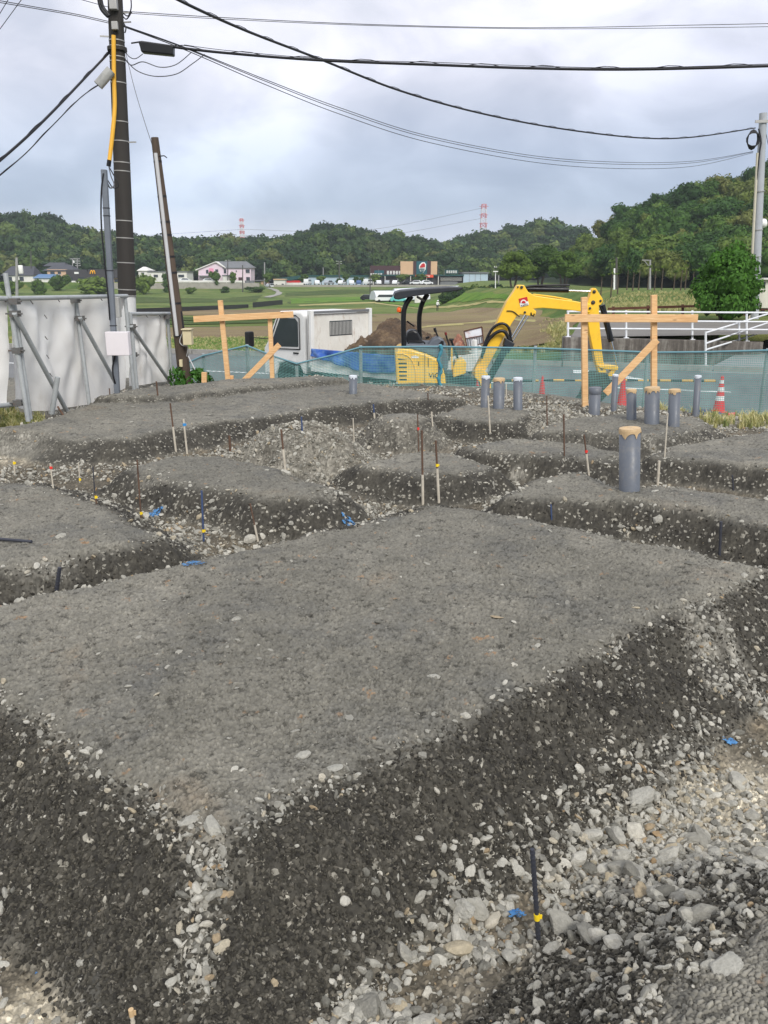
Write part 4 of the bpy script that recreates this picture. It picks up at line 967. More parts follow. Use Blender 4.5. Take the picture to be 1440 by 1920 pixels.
# houses at the left
Y = 300
e = empty('house', P(36, 531, Y), 'grey roofed house at the far left edge behind the slender pole', 'house'); part('wall', m_wht, e, 6, 515, 62, 532, Y, 8); gable('roof', m_tiled, e, 2, 64, 516, 12, 56, 499, Y, 8); windows(e, [(14, 519, 22, 527), (36, 519, 44, 527)], Y)
e = empty('house', P(108, 530, Y - 3), 'tall house with stepped dark tiled roof between two poles', 'house'); part('wall', m_beige, e, 88, 505, 126, 532, Y - 3, 7); gable('roof', m_tiled, e, 80, 138, 507, 96, 124, 496, Y - 3, 8); gable('roof', m_tiled, e, 82, 120, 498.5, 86, 117, 492, Y + 1, 6); windows(e, [(94, 509, 102, 514), (108, 509, 114, 514)], Y - 3)
e = empty('house', P(76, 530, Y - 10), 'low house with a blue roof beside the tall dark roofed house', 'house'); part('wall', m_wht, e, 64, 520, 104, 532, Y - 10, 6); gable('roof', m_blueroof, e, 62, 106, 521, 66, 102, 514, Y - 10, 6)
e = empty('shop', P(144, 531, Y - 8), 'dark flat roofed shop with a small white sign beside the restaurant', 'shop'); part('wall', m_char, e, 123, 505.5, 163, 532, Y - 8, 8); part('sign', m_signw, e, 139, 510, 147, 513.5, Y - 8.2, .2); windows(e, [(128, 520, 136, 528), (148, 520, 158, 528)], Y - 8)
e = empty('restaurant', P(200, 531, Y - 9), 'dark roofed restaurant with a golden arch letter M on its roof', 'restaurant'); part('wall', m_beige, e, 166, 521, 236, 532, Y - 9, 10)
poly('roof', m_char, e, [(162, 521.5), (166, 505), (234, 505), (238, 521.5)], Y - 9.6, 11)
mb = MB(); zt = Y - 9.9
for cx in (171.4, 175.8): mb.tube([P(cx - 2.2 + 4.4 * k / 10, 513.4 - 6.2 * math.sin(math.pi * k / 10) ** .55, zt) for k in range(11)], .16, 6)
mb.build('arch_logo', m_yel, e); windows(e, [(172, 523.5, 186, 530), (190, 523.5, 204, 530), (214, 523.5, 228, 530)], Y - 9)
e = empty('house', P(268, 531, Y), 'small white gabled house right of the big utility pole', 'house'); part('wall', m_wht, e, 259, 506, 277, 532, Y, 8); gable('roof', m_wht, e, 257, 279, 507, 262, 268, 500, Y, 8); windows(e, [(265, 511, 270, 516)], Y)
e = empty('office', P(314, 531, Y), 'flat roofed white building behind the leaning pole', 'building'); part('wall', m_wht, e, 277, 510, 350, 532, Y, 10); part('roof', m_tile, e, 276, 508.6, 351, 510.2, Y - .3, 10.6); windows(e, [(288, 515, 296, 520), (304, 515, 312, 520), (334, 515, 345, 520)], Y)
tag(rect(MB(), 134, 526.5, 173, 540, 285, .4).build('garden_wall', m_wht), 'white garden wall below the dark shop', 'wall')
# small sheds by the lane
e = empty('shed', P(514, 536, 300), 'small beige shed with a dark doorway beside the lane', 'shed'); part('wall', m_beige, e, 489, 527, 502, 537, 300, 5); part('roof', m_tile, e, 478, 525, 504, 527, 299.5, 6); part('door', m_dkin, e, 494, 529, 500, 537, 299.9, .3)
e = empty('shed', P(524, 536, 300), 'square cream shed with two dark openings beside the store', 'shed'); part('wall', m_wht, e, 513, 524.5, 534, 538, 300, 5); part('roof', m_beige, e, 512, 523, 535, 524.7, 299.6, 6); windows(e, [(517, 533, 519.5, 537), (528, 532, 532, 537)], 300)
e = empty('farm_shed', P(545, 531, 308), 'low shed with a sloping green roof at the left end of the store', 'shed'); poly('roof', m_green, e, [(512, 525), (520, 521.5), (570, 515.5), (570, 521), (545, 526)], 306, 8); part('wall', m_red, e, 533, 526, 563, 530, 306.2, 6); part('wall', m_wht, e, 533, 530, 570, 537, 306.2, 6)
# the store
Y = 310; e = empty('store', P(740, 536, Y), 'long pale store with beige tower, teal house emblem and orange banner', 'store')
part('wall', m_lblue, e, 568, 519, 700, 537, Y + 2, 30); part('roof', m_green, e, 566, 516, 702, 519.2, Y + 1.6, 31)
part('wall', m_char, e, 694, 515.5, 870, 537, Y, 30); part('upper_block', m_maroon, e, 694, 498, 752, 516, Y - .4, 20)
part('window', m_teal, e, 702, 507, 720, 513, Y - .6, .3); part('tower', m_beige, e, 751, 490, 820, 517.5, Y - 1, 6)
part('tower_panel', m_maroon, e, 775, 489.4, 808, 516.5, Y - 1.2, .4); part('sign_panel', m_teal, e, 781, 489.8, 801, 515.2, Y - 1.5, .4)
bn_ = part('banner', m_orange, e, 779, 515.2, 812.5, 520.4, Y - 1.7, .5)
lg = poly('emblem', m_signw, e, [(786, 497), (791, 492), (796, 491.5), (799, 496), (798, 505), (794, 511), (788, 509), (785.6, 503)], Y - 1.7, .15)
poly('emblem_house', m_red, lg, [(787.4, 499.6), (791, 494.6), (795, 493.4), (797, 496), (796.8, 501), (787.4, 502)], Y - 1.85, .12)
for k, (a, b) in enumerate([(787, 788.8), (789.4, 791.2), (791.8, 793.4), (794, 796)]): part('emblem_letter', m_red if k == 9 else m_teal, lg, a, 503.2, b, 506, Y - 1.85, .12)
poly('emblem_base', m_teal, lg, [(788.5, 507), (796, 507), (793.6, 510), (789, 508.6)], Y - 1.85, .12)
def glyphs(parent, x0, x1, y0, y1, n, Y, mat, seed):
    """a sign's lettering too far off to read: n stroke-built characters"""
    r = random.Random(seed); w = (x1 - x0) / n; mb = MB()
    for k in range(n):
        a, b = x0 + k * w + w * .1, x0 + (k + 1) * w - w * .08; h = y1 - y0
        for j in range(3): yy = y0 + h * (j / 2.4); rect(mb, a + r.uniform(0, .12) * w, yy, b - r.uniform(0, .12) * w, yy + h * .17, Y, .1)
        for j in range(2): xx = a + (b - a) * (.15 + .5 * j + r.uniform(0, .15)); rect(mb, xx, y0 + h * r.uniform(0, .15), xx + w * .17, y1 - h * r.uniform(0, .1), Y - .03, .1)
    return mb.build('lettering', mat, parent)
glyphs(e, 724.5, 752, 508, 514.3, 5, Y - .6, m_signw, 3); glyphs(e, 693, 717, 512.4, 516, 5, Y - .8, m_signw, 4); glyphs(bn_, 786, 806, 516.4, 519.2, 6, Y - 1.85, m_signw, 5)
part('roof', m_green, e, 700, 514.8, 870, 517.4, Y - 1.4, 3); g_ = part('sign_panel', m_green, e, 834.5, 505.8, 859, 513.6, Y - .4, .4); glyphs(g_, 836.5, 857, 507.4, 512, 5, Y - .6, m_signw, 6)
part('shop_front', m_dkin, e, 824, 517.6, 869, 528, Y - .3, .5)
for yy in (521, 524.5): part('shelf', m_wht, e, 826, yy, 866, yy + .9, Y - .7, .4)
for px in (700, 722, 746, 770, 800, 822): part('column', m_wht, e, px - .6, 517.4, px + .6, 537, Y - 1.3, .3)
part('warehouse', m_lblue, e, 869, 512.5, 915, 537, Y - 1, 20); part('warehouse_roof', m_tile, e, 867, 510, 917, 512.8, Y - 1.4, 21)
for px in (880, 891, 901): part('warehouse_seam', m_tile, e, px, 513, px + .5, 536, Y - 1.08, .1)
for px, h in ((694, 503), (710, 505), (823, 497), (833, 504)): part('roof_mast', m_tile, e, px - .35, h, px + .35, 517, Y - 1.8, .3)
tag(rect(MB(), 505, 534, 930, 541, 290, .4).build('car_park_wall', m_emb), 'low pale wall along the edge of the store car park', 'wall')
tag(rect(MB(), 826, 528, 858, 534, 296, 1.2).build('site_fence', m_tile), 'grey panel fence in the car park before the shelves', 'fence')

# cars (built once, then copied)
m_tyre = M('tyre_rubber', (30, 30, 32), .85, var=.15)
def car_proto(kind):
    e = empty('parked_car', (0, 0, 0)); e['local'] = 1
    if kind == 'van': pf = [(-2.2, .35), (2.2, .35), (2.25, .9), (2.0, 1.1), (1.45, 1.9), (-2.1, 1.95), (-2.25, 1.0)]; wf = [(-1.9, 1.15), (1.75, 1.15), (1.38, 1.72), (-1.95, 1.74)]
    else: pf = [(-2.0, .3), (2.05, .3), (2.1, .75), (1.2, .95), (.55, 1.46), (-1.1, 1.5), (-1.85, .98), (-2.08, .8)]; wf = [(-1.5, .98), (.98, .96), (.5, 1.36), (-1.02, 1.4)]
    mb = MB(); mb.prism([(x, -.82, z) for x, z in pf], (0, 1.64, 0)); b = mb.build('body', None, e, .06)
    mb = MB(); mb.prism([(x, -.835, z) for x, z in wf], (0, 1.67, 0)); w = mb.build('window', m_glass, e)
    for x in (-1.3, 1.3):
        for y in (-.72, .72):
            mb = MB(); mb.lathe([(.10, -.1), (.32, -.1), (.32, .1), (.10, .1)], (x, y, .32), 14, axis=(0, 1, 0)); mb.build('wheel', m_tyre, e)
    for y in (-.55, .55):
        mb = MB(); mb.box((2.08, y, .68), (.1, .3, .14)); mb.build('headlight', m_signw, e)
    return e
PROTO = {k: car_proto(k) for k in ('car', 'van')}; USED = {}
CARC = {'white': M('car_white', (228, 230, 232), .25, var=.03), 'black': M('car_black', (34, 36, 40), .2, var=.1), 'silver': M('car_silver', (160, 166, 172), .3, var=.05), 'teal': M('car_teal', (110, 196, 196), .3, var=.05), 'blue': M('car_blue', (70, 96, 140), .3, var=.05)}
def car(px, py, kind, color, rz, label, group=None, Y=None):
    p = GL(px, py) if Y is None else Vector((P(px, py, Y).x, Y, P(px, py, Y).z))
    e = PROTO[kind] if kind not in USED else copy_tree(PROTO[kind]); USED[kind] = 1
    e.location = p; e.rotation_euler = (0, 0, rad(rz)); tag(e, label, 'car' if kind == 'car' else 'van', group)
    for ch in e.children:
        if ch.name.startswith('body'):
            if len(ch.data.materials) == 0: ch.data.materials.append(None)
            ch.material_slots[0].link = 'OBJECT'; ch.material_slots[0].material = CARC[color]
    return e
park = [(577, 'white', 80, 'van', 'white van at the lane end of the car park row'), (594, 'white', 100, 'car', 'white car under the first small car park tree'), (617, 'silver', 60, 'car', 'silver car between two small car park trees'), (641, 'white', 75, 'car', 'white car beside the smallest car park tree'), (659, 'white', 95, 'car', 'white car before the tall narrow car park tree'), (673, 'blue', 90, 'car', 'blue car between the two matching car park trees'), (690, 'white', 70, 'van', 'white van left of the wide yellowish tree'), (709, 'white', 100, 'car', 'white car just under the wide yellowish tree'), (726, 'silver', 85, 'car', 'silver car below the white store lettering'), (742, 'white', 75, 'car', 'white car below the end of the store lettering'), (764, 'black', 20, 'car', 'black car just below the beige store tower'), (780, 'white', 170, 'car', 'white car side on below the orange banner'), (800, 'white', 15, 'car', 'white car at the right end of the orange banner')]
for px, c, rz, k, lb in park: car(px, 534, k, c, rz, lb, 'cars parked before the store', Y=292 + (px % 5) * .3)
car(348, 530, 'car', 'white', 20, 'white car behind the white fence left of the pink house', Y=283); car(392, 530, 'car', 'white', 10, 'white car parked at the pink house porch', Y=283.5); car(508, 540, 'car', 'white', 60, 'white car by the dark doorway of the lane shed', Y=290)
car(691, 563.5, 'car', 'black', 5, 'black car in the meadow left of the white van'); car(721, 566.5, 'van', 'white', 182, 'white van parked before the white plastic greenhouse'); car(748, 567, 'car', 'teal', 8, 'pale teal car at the tail of the white meadow van')
# plastic greenhouse and container in the meadow
m_vinyl = M('greenhouse_vinyl', (214, 218, 224), .4, var=.06, nscale=.8, dirt=(176, 182, 190), dirt_amt=.4)
def tunnel(x0, y0, x1, y1, Y, r, label):
    a, b = P(x0, y0, Y), P(x1, y1, Y + 6); d = (b - a).normalized(); up = Vector((0, 0, 1)); sd = d.cross(up).normalized(); mb = MB(); N_ = 12
    vs = []
    for q in (a, b):
        vs += [q + sd * math.cos(math.pi * k / N_) * r + up * math.sin(math.pi * k / N_) * r * 1.05 for k in range(N_ + 1)]
    mb.add(vs, [(k, k + 1, N_ + 2 + k, N_ + 1 + k) for k in range(N_)] + [tuple(range(N_, -1, -1)), tuple(range(N_ + 1, 2 * N_ + 2))], False)
    tag(mb.build('greenhouse', m_vinyl), label, 'greenhouse')
tunnel(699, 562, 800, 561, 205, 2.0, 'white plastic tunnel greenhouse behind the meadow cars'); tunnel(738, 553, 905, 545, 222, 1.5, 'long low tunnel greenhouse rising behind the digger canopy')
tag(rect(MB(), 778, 555, 796, 570, 196, 2.2).build('container', m_wht, bevel=.05), 'small white container behind the digger canopy posts', 'container')
# white cabin at the right edge
e = empty('cabin', P(1436, 590, 38), 'cream cabin on stilts cut by the right edge of the photo', 'cabin')
part('wall', M('cream_siding', (214, 210, 196), .6, var=.05), e, 1427, 524, 1520, 578, 38, 3, .02); part('window', m_glass, e, 1432.5, 529, 1436, 539, 37.95, .1); part('roof', m_wht, e, 1425, 521.5, 1524, 524.5, 37.8, 3.4); part('base_beam', m_rust, e, 1427, 578, 1520, 582, 38.05, 2.8); part('leg', m_tile, e, 1430, 582, 1434, 606, 38.1, .2); part('leg', m_tile, e, 1500, 582, 1504, 606, 38.1, .2)

# utility poles across the valley
m_pole = M('grey_concrete_pole', (150, 150, 148), .85, var=.1, nscale=1.5, dirt=(112, 110, 104), dirt_amt=.4); m_dpole = M('dark_pole', (84, 82, 78), .85, var=.15, nscale=1.5)
def pole(px, ytop, ybase, Y, r, label, mat=m_pole, arms=0, lamp=False, lean=0.0, box=0):
    a, b = P(px, ybase, Y), P(px + lean, ytop, Y); e = empty('utility_pole' if not lamp else 'street_lamp', a, label, 'utility pole' if not lamp else 'street lamp')
    MB().tube([a - Vector((0, 0, .5)), b], [r * 1.15, r * .85], 10).build('shaft', mat, e)
    for k in range(arms):
        q = b - Vector((0, 0, .35 + .75 * k)); MB().bar(q + Vector((-.9, -.1, 0)), q + Vector((.9, -.1, 0)), .1).build('crossarm', mat, e)
        mb = MB()
        for x in (-.8, -.4, .4, .8): mb.lathe([(.05, 0), (.08, .12), (.03, .24)], q + Vector((x, -.1, .05)), 8)
        mb.build('insulators', m_signw, e)
    if lamp: MB().box(b + Vector((0, -.1, 0)), (.7, .35, .14)).build('lamp_head', m_signw, e)
    if box: MB().lathe([(.22, -.5), (.25, -.45), (.25, .35), (.22, .4)], b + Vector((.35, -.1, -1.2)), 12).build('transformer', m_signw, e)
    return e
pole(31, 483, 556, 95, .15, 'slender grey pole at the far left with a small white transformer', box=1)
pole(58, 470, 531, 303, .2, 'thin dark aerial pole behind the far left house', m_dpole)
pole(136, 484, 531, 304, .2, 'first pole behind the tall dark roofed house, with a transformer', box=1, arms=1)
pole(145, 484, 531, 304, .2, 'pole with several crossarms behind the dark shop', arms=4)
pole(427, 487, 531, 284, .16, 'dark pole rising through the middle of the pink house front', m_dpole, arms=1)
pole(455, 497, 575, 262, .17, 'dark pole with white foot before the right end of the pink house', m_dpole)
pole(496, 492, 537, 296, .22, 'plain pale pole just right of the pink house')
pole(508, 497, 531, 330, .2, 'small crossarm pole behind the lane sheds', arms=2)
pole(606, 501, 533, 318, .2, 'plain short pole behind the blue store wing'); pole(636, 489, 534, 300, .2, 'tall crossarm pole before the blue store wing', m_dpole, arms=2)
pole(694, 505, 566, 225, .14, 'thin grey pole beside the black meadow car', m_dpole)
pole(929, 509, 566, 130, .07, 'thin white lamp pole standing on the meadow edge', m_signw, lamp=True)
pole(935, 498, 541, 170, .12, 'thin grey pole at the left edge of the broadleaf clump', arms=1)
pole(1156, 483, 545, 95, .13, 'plain brown pole at the foot of the hillside', m_dpole); pole(1152, 503, 545, 90, .1, 'short white post beside the plain brown pole', m_signw)
e = pole(1219, 487, 545, 92, .12, 'grey pole with a one sided braced arm at the foot of the hillside')
q = P(1219, 488, 92); MB().bar(q, q + Vector((-.85, 0, .02)), .1).build('crossarm', m_pole, e); MB().bar(q - Vector((0, 0, .7)), q + Vector((-.6, 0, -.05)), .07).build('brace', m_pole, e)
pole(174, 425, 470, 430, .5, 'faint antenna mast on the ridge between two poles', m_pole, arms=2)

# red and white lattice pylons on the ridge
m_pr = M('pylon_red', (204, 134, 138), .6, var=.05); m_pw = M('pylon_white', (220, 220, 224), .6, var=.03)
def pylon(px, ytop, ybase, Y, label):
    a, b = P(px, ybase, Y), P(px, ytop, Y); e = empty('pylon', a, label, 'pylon'); hgt = (b - a).z; n = 9
    W_ = lambda f: hgt * (.085 * (1 - f) + .05 * f)
    def corner(f, i, j): return a + Vector((i * W_(f), j * W_(f), f * hgt))
    for k in range(n):
        f0, f1 = k / n, (k + 1) / n; mb = MB()
        for i, j in ((-1, -1), (1, -1), (1, 1), (-1, 1)): mb.bar(corner(f0, i, j), corner(f1, i, j), .42)
        for (i0, j0), (i1, j1) in (((-1, -1), (1, -1)), ((1, -1), (1, 1)), ((1, 1), (-1, 1)), ((-1, 1), (-1, -1))):
            mb.bar(corner(f0, i0, j0), corner(f1, i1, j1), .24); mb.bar(corner(f0, i1, j1), corner(f1, i0, j0), .24); mb.bar(corner(f1, i0, j0), corner(f1, i1, j1), .3)
        mb.build('lattice_section', m_pr if k % 2 == 0 else m_pw, e)
    for f in (.55, .75, .95):
        MB().bar(a + Vector((-hgt * .11, 0, f * hgt)), a + Vector((hgt * .11, 0, f * hgt)), .35).build('crossarm', m_pr, e)
pylon(455, 410, 462, 620, 'red and white lattice pylon on the ridge above the pink house'); pylon(905, 383, 462, 600, 'taller red and white lattice pylon above the store end')
# ------------------------------------------------------------------ things standing on the site
m_pvc = M('grey_pvc', (98, 103, 111), .45, var=.07, nscale=5, dirt=(140, 134, 122), dirt_amt=.45)
m_kraft = M('brown_tape', (196, 168, 128), .5, var=.16, nscale=25); m_wtape = M('white_tape', (206, 212, 218), .45, var=.06, nscale=25)
def pvc(px, yb, yt, w, cap, label, lean=0.0, group='grey waste pipes standing in the pads'):
    b = GS(px, yb); Y = b.y; top = P(px + lean, yt, Y); r = w * pxm(yb, Y) / 2; ax = (top - b); L = ax.length; q = Vector((0, 0, 1)).rotation_difference(ax.normalized())
    e = empty('waste_pipe', b, label, 'pipe', group); n = 24
    mb = MB(); vs = [(r, -.12), (r, L), (r * .92, L), (r * .92, L - .05)]; mb.lathe([(a, z) for a, z in vs], (0, 0, 0), n); mb.v = [tuple(b + q @ Vector(v)) for v in mb.v]; mb.build('tube', m_pvc, e)
    rr = random.Random(px); mb = MB()
    if cap == 'rim': mb.lathe([(r * .9, L + .012), (r * 1.09, L + .01), (r * 1.09, L - .05), (r * 1.05, L - .055)], (0, 0, 0), n); mb.lathe([(0.0001, L + .013), (r * .9, L + .012)], (0, 0, 0), n); m = m_pvc; nm = 'socket_cap'
    else:
        N_ = 36; rings = [[], [], [], []]
        for k in range(N_):
            a = 2 * math.pi * k / N_; c, s = math.cos(a), math.sin(a); dd = r * (.28 + .5 * abs(mnoise.noise((k * .31 + px, 1.7, 0))) + .35 * (rr.random() < .25))
            for j, (ra, z) in enumerate(((r * .5, L + .006 + .004 * rr.random()), (r * 1.0, L + .005), (r * 1.045, L - .006), (r * (1.03 + .05 * rr.random()), L - dd))): rings[j].append((ra * c, ra * s, z))
        vs = sum(rings, [(0, 0, L + .004)]); fs = [(0, 1 + k, 1 + (k + 1) % N_) for k in range(N_)]
        for j in range(3): fs += [(1 + j * N_ + k, 1 + (j + 1) * N_ + k, 1 + (j + 1) * N_ + (k + 1) % N_, 1 + j * N_ + (k + 1) % N_) for k in range(N_)]
        mb.add(vs, fs); m = m_kraft if cap == 'brown' else m_wtape; nm = 'tape_cover'
    mb.v = [tuple(b + q @ Vector(v)) for v in mb.v]; mb.build(nm, m, e); return e
pvc(1180, 921, 804, 38, 'brown', 'large grey pipe with brown taped top, nearest of all, alone on its pad', lean=1)
pvc(662, 738, 705, 15, 'white', 'short grey pipe with white taped top alone on the long back pad')
pvc(909, 764, 706, 16, 'white', 'white topped pipe left of the brown topped one near the digger boom', lean=2)
pvc(935, 766, 710, 21, 'brown', 'thick brown topped pipe between two white topped ones', lean=1)
pvc(971, 768, 709, 17, 'white', 'white topped pipe right of the brown topped one, beside pale rubble')
pvc(1114, 777, 728, 21, 'rim', 'grey pipe with a bare socket rim beside the tall batter board post', lean=2)
pvc(1150, 771, 703, 11, 'white', 'slim white topped pipe crossing the batter board brace', lean=4)
pvc(1184, 787, 731, 18, 'brown', 'brown topped pipe, left one of the trio under the right batter board')
pvc(1222, 795, 727, 27, 'brown', 'thickest brown topped pipe, middle of the trio under the right batter board', lean=1)
pvc(1263, 800, 731, 21, 'brown', 'brown topped pipe, right one of the trio under the right batter board', lean=2)
pvc(1304, 781, 705, 12, 'white', 'slim tall white topped pipe just left of the striped cone', lean=5)

m_rod = M('rusty_rod', (96, 74, 60), .85, var=.3, nscale=14, dirt=(58, 44, 38), dirt_amt=.6); m_rebar = M('dark_rebar', (66, 68, 76), .6, metal=.3, var=.2, nscale=20)
m_pst = M('pale_stake', (190, 182, 166), .8, var=.12, nscale=12, dirt=(130, 120, 104), dirt_amt=.5); m_blu = M('blue_rod', (62, 78, 112), .6, var=.15)
m_ytape = M('yellow_tape', (240, 208, 40), .5, var=.05); m_rtape = M('red_tape', (220, 60, 52), .5, var=.05); m_bribbon = M('blue_ribbon', (60, 140, 200), .5, var=.08)
def stake(xt, yt, xb, yb, w, body, label, tape=None, lower=None):
    """thin survey rod: photo pixels of its top and foot, width in pixels; tape = (material, y); lower = (material, from y)"""
    b = GS(xb, yb); Y = b.y; t_ = P(xt, yt, Y); r = max(w * .76 * pxm(yb, Y) / 2, .004); e = empty('survey_stake', b, label, 'stake', 'survey stakes in the trenches')
    f = lambda y: b.lerp(t_, min(1, max(0, (y - yb) / (yt - yb))))
    mb = MB(); bt = b + (b - t_).normalized() * .08
    if lower:
        mb.tube([f(lower[1]), t_], r, 8); mb.build('rod', body, e); MB().tube([bt, f(lower[1])], r * 1.35, 8).build('painted_foot', lower[0], e)
    else:
        mb.tube([bt, t_], r, 8)
        if w > 8:
            L = (t_ - b).length; k = int(L / .012)
            for i in range(k): c = b.lerp(t_, i / k); mb.tube([c, c.lerp(t_, .0001) + (t_ - b).normalized() * .004], r * 1.22, 8)
        mb.build('rod', body, e)
    if tape:
        c = f(tape[1]); d = (t_ - b).normalized(); h = max(.008, 2.6 * pxm(yb, Y)); mb = MB(); mb.tube([c - d * h, c + d * h], r * 1.35, 8)
        mb.box(c + Vector((r * 1.5, 0, 0)), (r * 1.6, .002, h * 1.4)); mb.build('tape', tape[0], e)
    return e
stake(998, 1592, 1010, 1768, 11, m_rebar, 'thick ribbed rebar with yellow tape in the foreground trench', (m_ytape, 1718))
stake(130, 696, 141, 760, 3, m_rod, 'thin rusty rod standing against the white sheeting')
stake(293, 715, 296, 742, 4, m_rod, 'short dark rod on the farthest low pad before the white sheeting')
stake(108, 762, 119, 779, 5, m_rod, 'stubby rusty rod at the foot of the leaning scaffold stake')
stake(205, 728, 206, 740, 3, m_rod, 'tiny dark rod on the end of the farthest low pad')
stake(319, 756, 330, 848, 4, m_rod, 'rusty rod with white foot beside the blue ribboned one', None, (m_pst, 800))
stake(344, 786, 351, 852, 5, m_pst, 'white rod tied with a blue ribbon', (m_bribbon, 796))
stake(430, 817, 432, 851, 6, m_rod, 'short rusty rod at the foot of the long back pad, left of the pale heap')
stake(257, 862, 265, 976, 4, m_rod, 'tall rusty rod with yellow tape by blue painted stones', (m_ytape, 962))
stake(378, 920, 382, 1016, 5, m_blu, 'dark blue rod with yellow tape in the trench before a dark cut', (m_ytape, 995))
stake(469, 944, 484, 1018, 4, m_rod, 'rusty rod with grey foot just above the rim of the foreground pad', None, (m_pst, 985))
stake(94, 869, 100, 917, 4, m_pst, 'pale rod with red top and yellow tape in the left trench', (m_rtape, 877))
stake(147, 867, 150, 907, 3, m_pst, 'pale rod with yellow tape, next to the red topped one', (m_ytape, 899))
stake(174, 874, 178, 927, 3, m_rebar, 'thin dark rod without tape in the left trench')
stake(179, 928, 181, 947, 4, m_rod, 'very short rod capped with yellow tape in the left trench', (m_ytape, 932))
stake(26, 864, 28, 893, 4, m_pst, 'pale rod at the left edge beside the sandy trench floor', (m_ytape, 868))
stake(112, 1064, 106, 1108, 9, m_rebar, 'thick dark bar leaning in the trench beside the near left rubble')
stake(527, 805, 536, 891, 5, m_rod, 'brown rod with white foot before the large pale heap', None, (m_pst, 842))
stake(565, 781, 567, 813, 4, m_blu, 'small blue rod behind the large pale heap')
stake(662, 784, 664, 832, 3, m_pst, 'thin pale rod between the two pale heaps')
stake(700, 758, 702, 783, 4, m_blu, 'small blue topped rod on the cut above the smaller pale heap', None, (m_pst, 774))
stake(783, 777, 785, 848, 3, m_rod, 'dark rod with red tape on the smaller pale heap', (m_rtape, 804))
stake(791, 807, 793, 947, 5, m_rod, 'tallest rusty rod with long pale foot at the middle pad', None, (m_pst, 890))
stake(817, 826, 823, 943, 5, m_rod, 'brown rod with yellow ring and pale foot beside the tallest rod', (m_ytape, 872), (m_pst, 878))
stake(809, 772, 811, 799, 4, m_pst, 'short pale rod left of the three pipe pad')
stake(802, 737, 803, 750, 3, m_rod, 'tiny rod at the far end of the long back pad')
stake(915, 742, 919, 816, 4, m_pst, 'brown and pale rod in front of the two left pipes near the boom')
stake(1025, 742, 1026, 798, 3, m_rod, 'rusty rod on the pale rubble right of the white topped pipe')
stake(1057, 777, 1058, 856, 4, m_rod, 'plain rusty rod behind the narrow middle right pad')
stake(1095, 815, 1104, 892, 4, m_rod, 'rod with bright red tape and pale foot left of the large pipe', (m_rtape, 847), (m_pst, 852))
stake(1252, 775, 1246, 858, 4, m_pst, 'pale rod leaning before the right trio of pipes')
stake(1236, 864, 1233, 910, 7, m_pst, 'stout pale peg with white head right of the large pipe')
stake(1033, 946, 1034, 979, 4, m_blu, 'dark blue rod against the cut below the large pipe, far left end')
stake(1352, 978, 1349, 1043, 7, m_rebar, 'dark blue ribbed bar against the cut near the right edge')
stake(1373, 891, 1375, 922, 4, m_rebar, 'short dark rod against the cut of the rightmost pad')
stake(949, 720, 950, 753, 3, m_pst, 'thin grey rod between the brown topped and white topped pipes')
stake(1124, 725, 1122, 773, 3, m_pst, 'thin pale rod touching the bare rimmed pipe')
stake(246, 1897, 252, 1935, 10, m_pst, 'pale wooden peg with pinkish head at the bottom edge', (m_kraft, 1899))
# iron bar lying on the left pad
a, b = GS(-40, 1012), GS(60, 1021); MBo = MB().tube([a + Vector((0, 0, .012)), b + Vector((0, 0, .012))], .0075, 8); tag(MBo.build('iron_bar', m_rebar), 'dark iron bar lying flat on the pad at the left edge', 'bar')

# batter boards
m_timber, t, b_ = new_mat('fresh_timber'); v = co(t)
g1 = t.noise(5, 6, .6, scalev(t, v, (1.2, 14, 14)), .6); g2 = t.noise(2, 3, .5, v)
kn = t.maprange(t.vor(5.0, scalev(t, v, (1, 1.6, 3)), 'F1', 'Distance'), .05, .16, .6, 0)
c = t.ramp(t.math('ADD', t.math('MULTIPLY', g1, .7), t.math('MULTIPLY', g2, .3)), [(.3, lin((196, 148, 100))), (.5, lin((222, 178, 126))), (.7, lin((236, 200, 152)))])
c = t.mix(kn, c, lin((110, 66, 36))); t.put(b_.inputs['Base Color'], c); b_.inputs['Roughness'].default_value = .75
def board(name, p0, p1, h, d, e):
    return MB().bar(p0, p1, d, h, (0, 0, 1)).build(name, m_timber, e, .004)
def batter(label, Y, posts, brd, brace, pegs, wp):
    a = P(posts[0][1], posts[0][3], Y); e = empty('batter_board', a, label, 'batter board')
    for x0, y0, x1, y1, w in posts:
        p, q = P(x1, y1, Y + .06), P(x0, y0, Y + .06); p = p + (p - q).normalized() * .25
        MB().bar(p, q, w * pxm(600, Y), .05, (0, 1, 0)).build('post', m_timber, e, .003)
    x0, y0, x1, y1, h = brd; MB().bar(P(x0, y0, Y - .002), P(x1, y1, Y - .002), .028, h * pxm(600, Y), (0, 0, 1)).build('board', m_timber, e, .003)
    for x0, y0, x1, y1, h in brace: MB().bar(P(x0, y0, Y + .012), P(x1, y1, Y + .012), .024, h * pxm(650, Y), (0, 0, 1)).build('brace', m_timber, e, .003)
    for x0, y0, y1, w in pegs: MB().bar(P(x0, y1 + 12, Y + .1), P(x0, y0, Y + .1), w * pxm(700, Y), .045, (0, 1, 0)).build('peg', m_timber, e, .003)
batter('light timber batter board before the dump truck cab', 10.3, [(413, 563, 428, 716, 9), (506, 590, 511, 716, 8)], (363, 598.5, 550, 589.5, 11.5), [(457, 714, 524, 646, 10)], [(434, 704, 714, 8)], 9)
tag(MB().bar(P(383, 728, 10.2), P(383, 698, 10.2), .06, .05, (0, 1, 0)).build('timber_peg', m_timber, None, .003), 'short orange timber peg beside the leafy vine', 'peg')
batter('light timber batter board standing before the digger arm', 8.75, [(1095, 557, 1097, 780, 11), (1226, 553, 1226, 790, 10.5)], (1059, 596.5, 1308, 597, 14.5), [(1135, 738, 1232, 637, 13)], [(1108, 758, 778, 12)], 10)

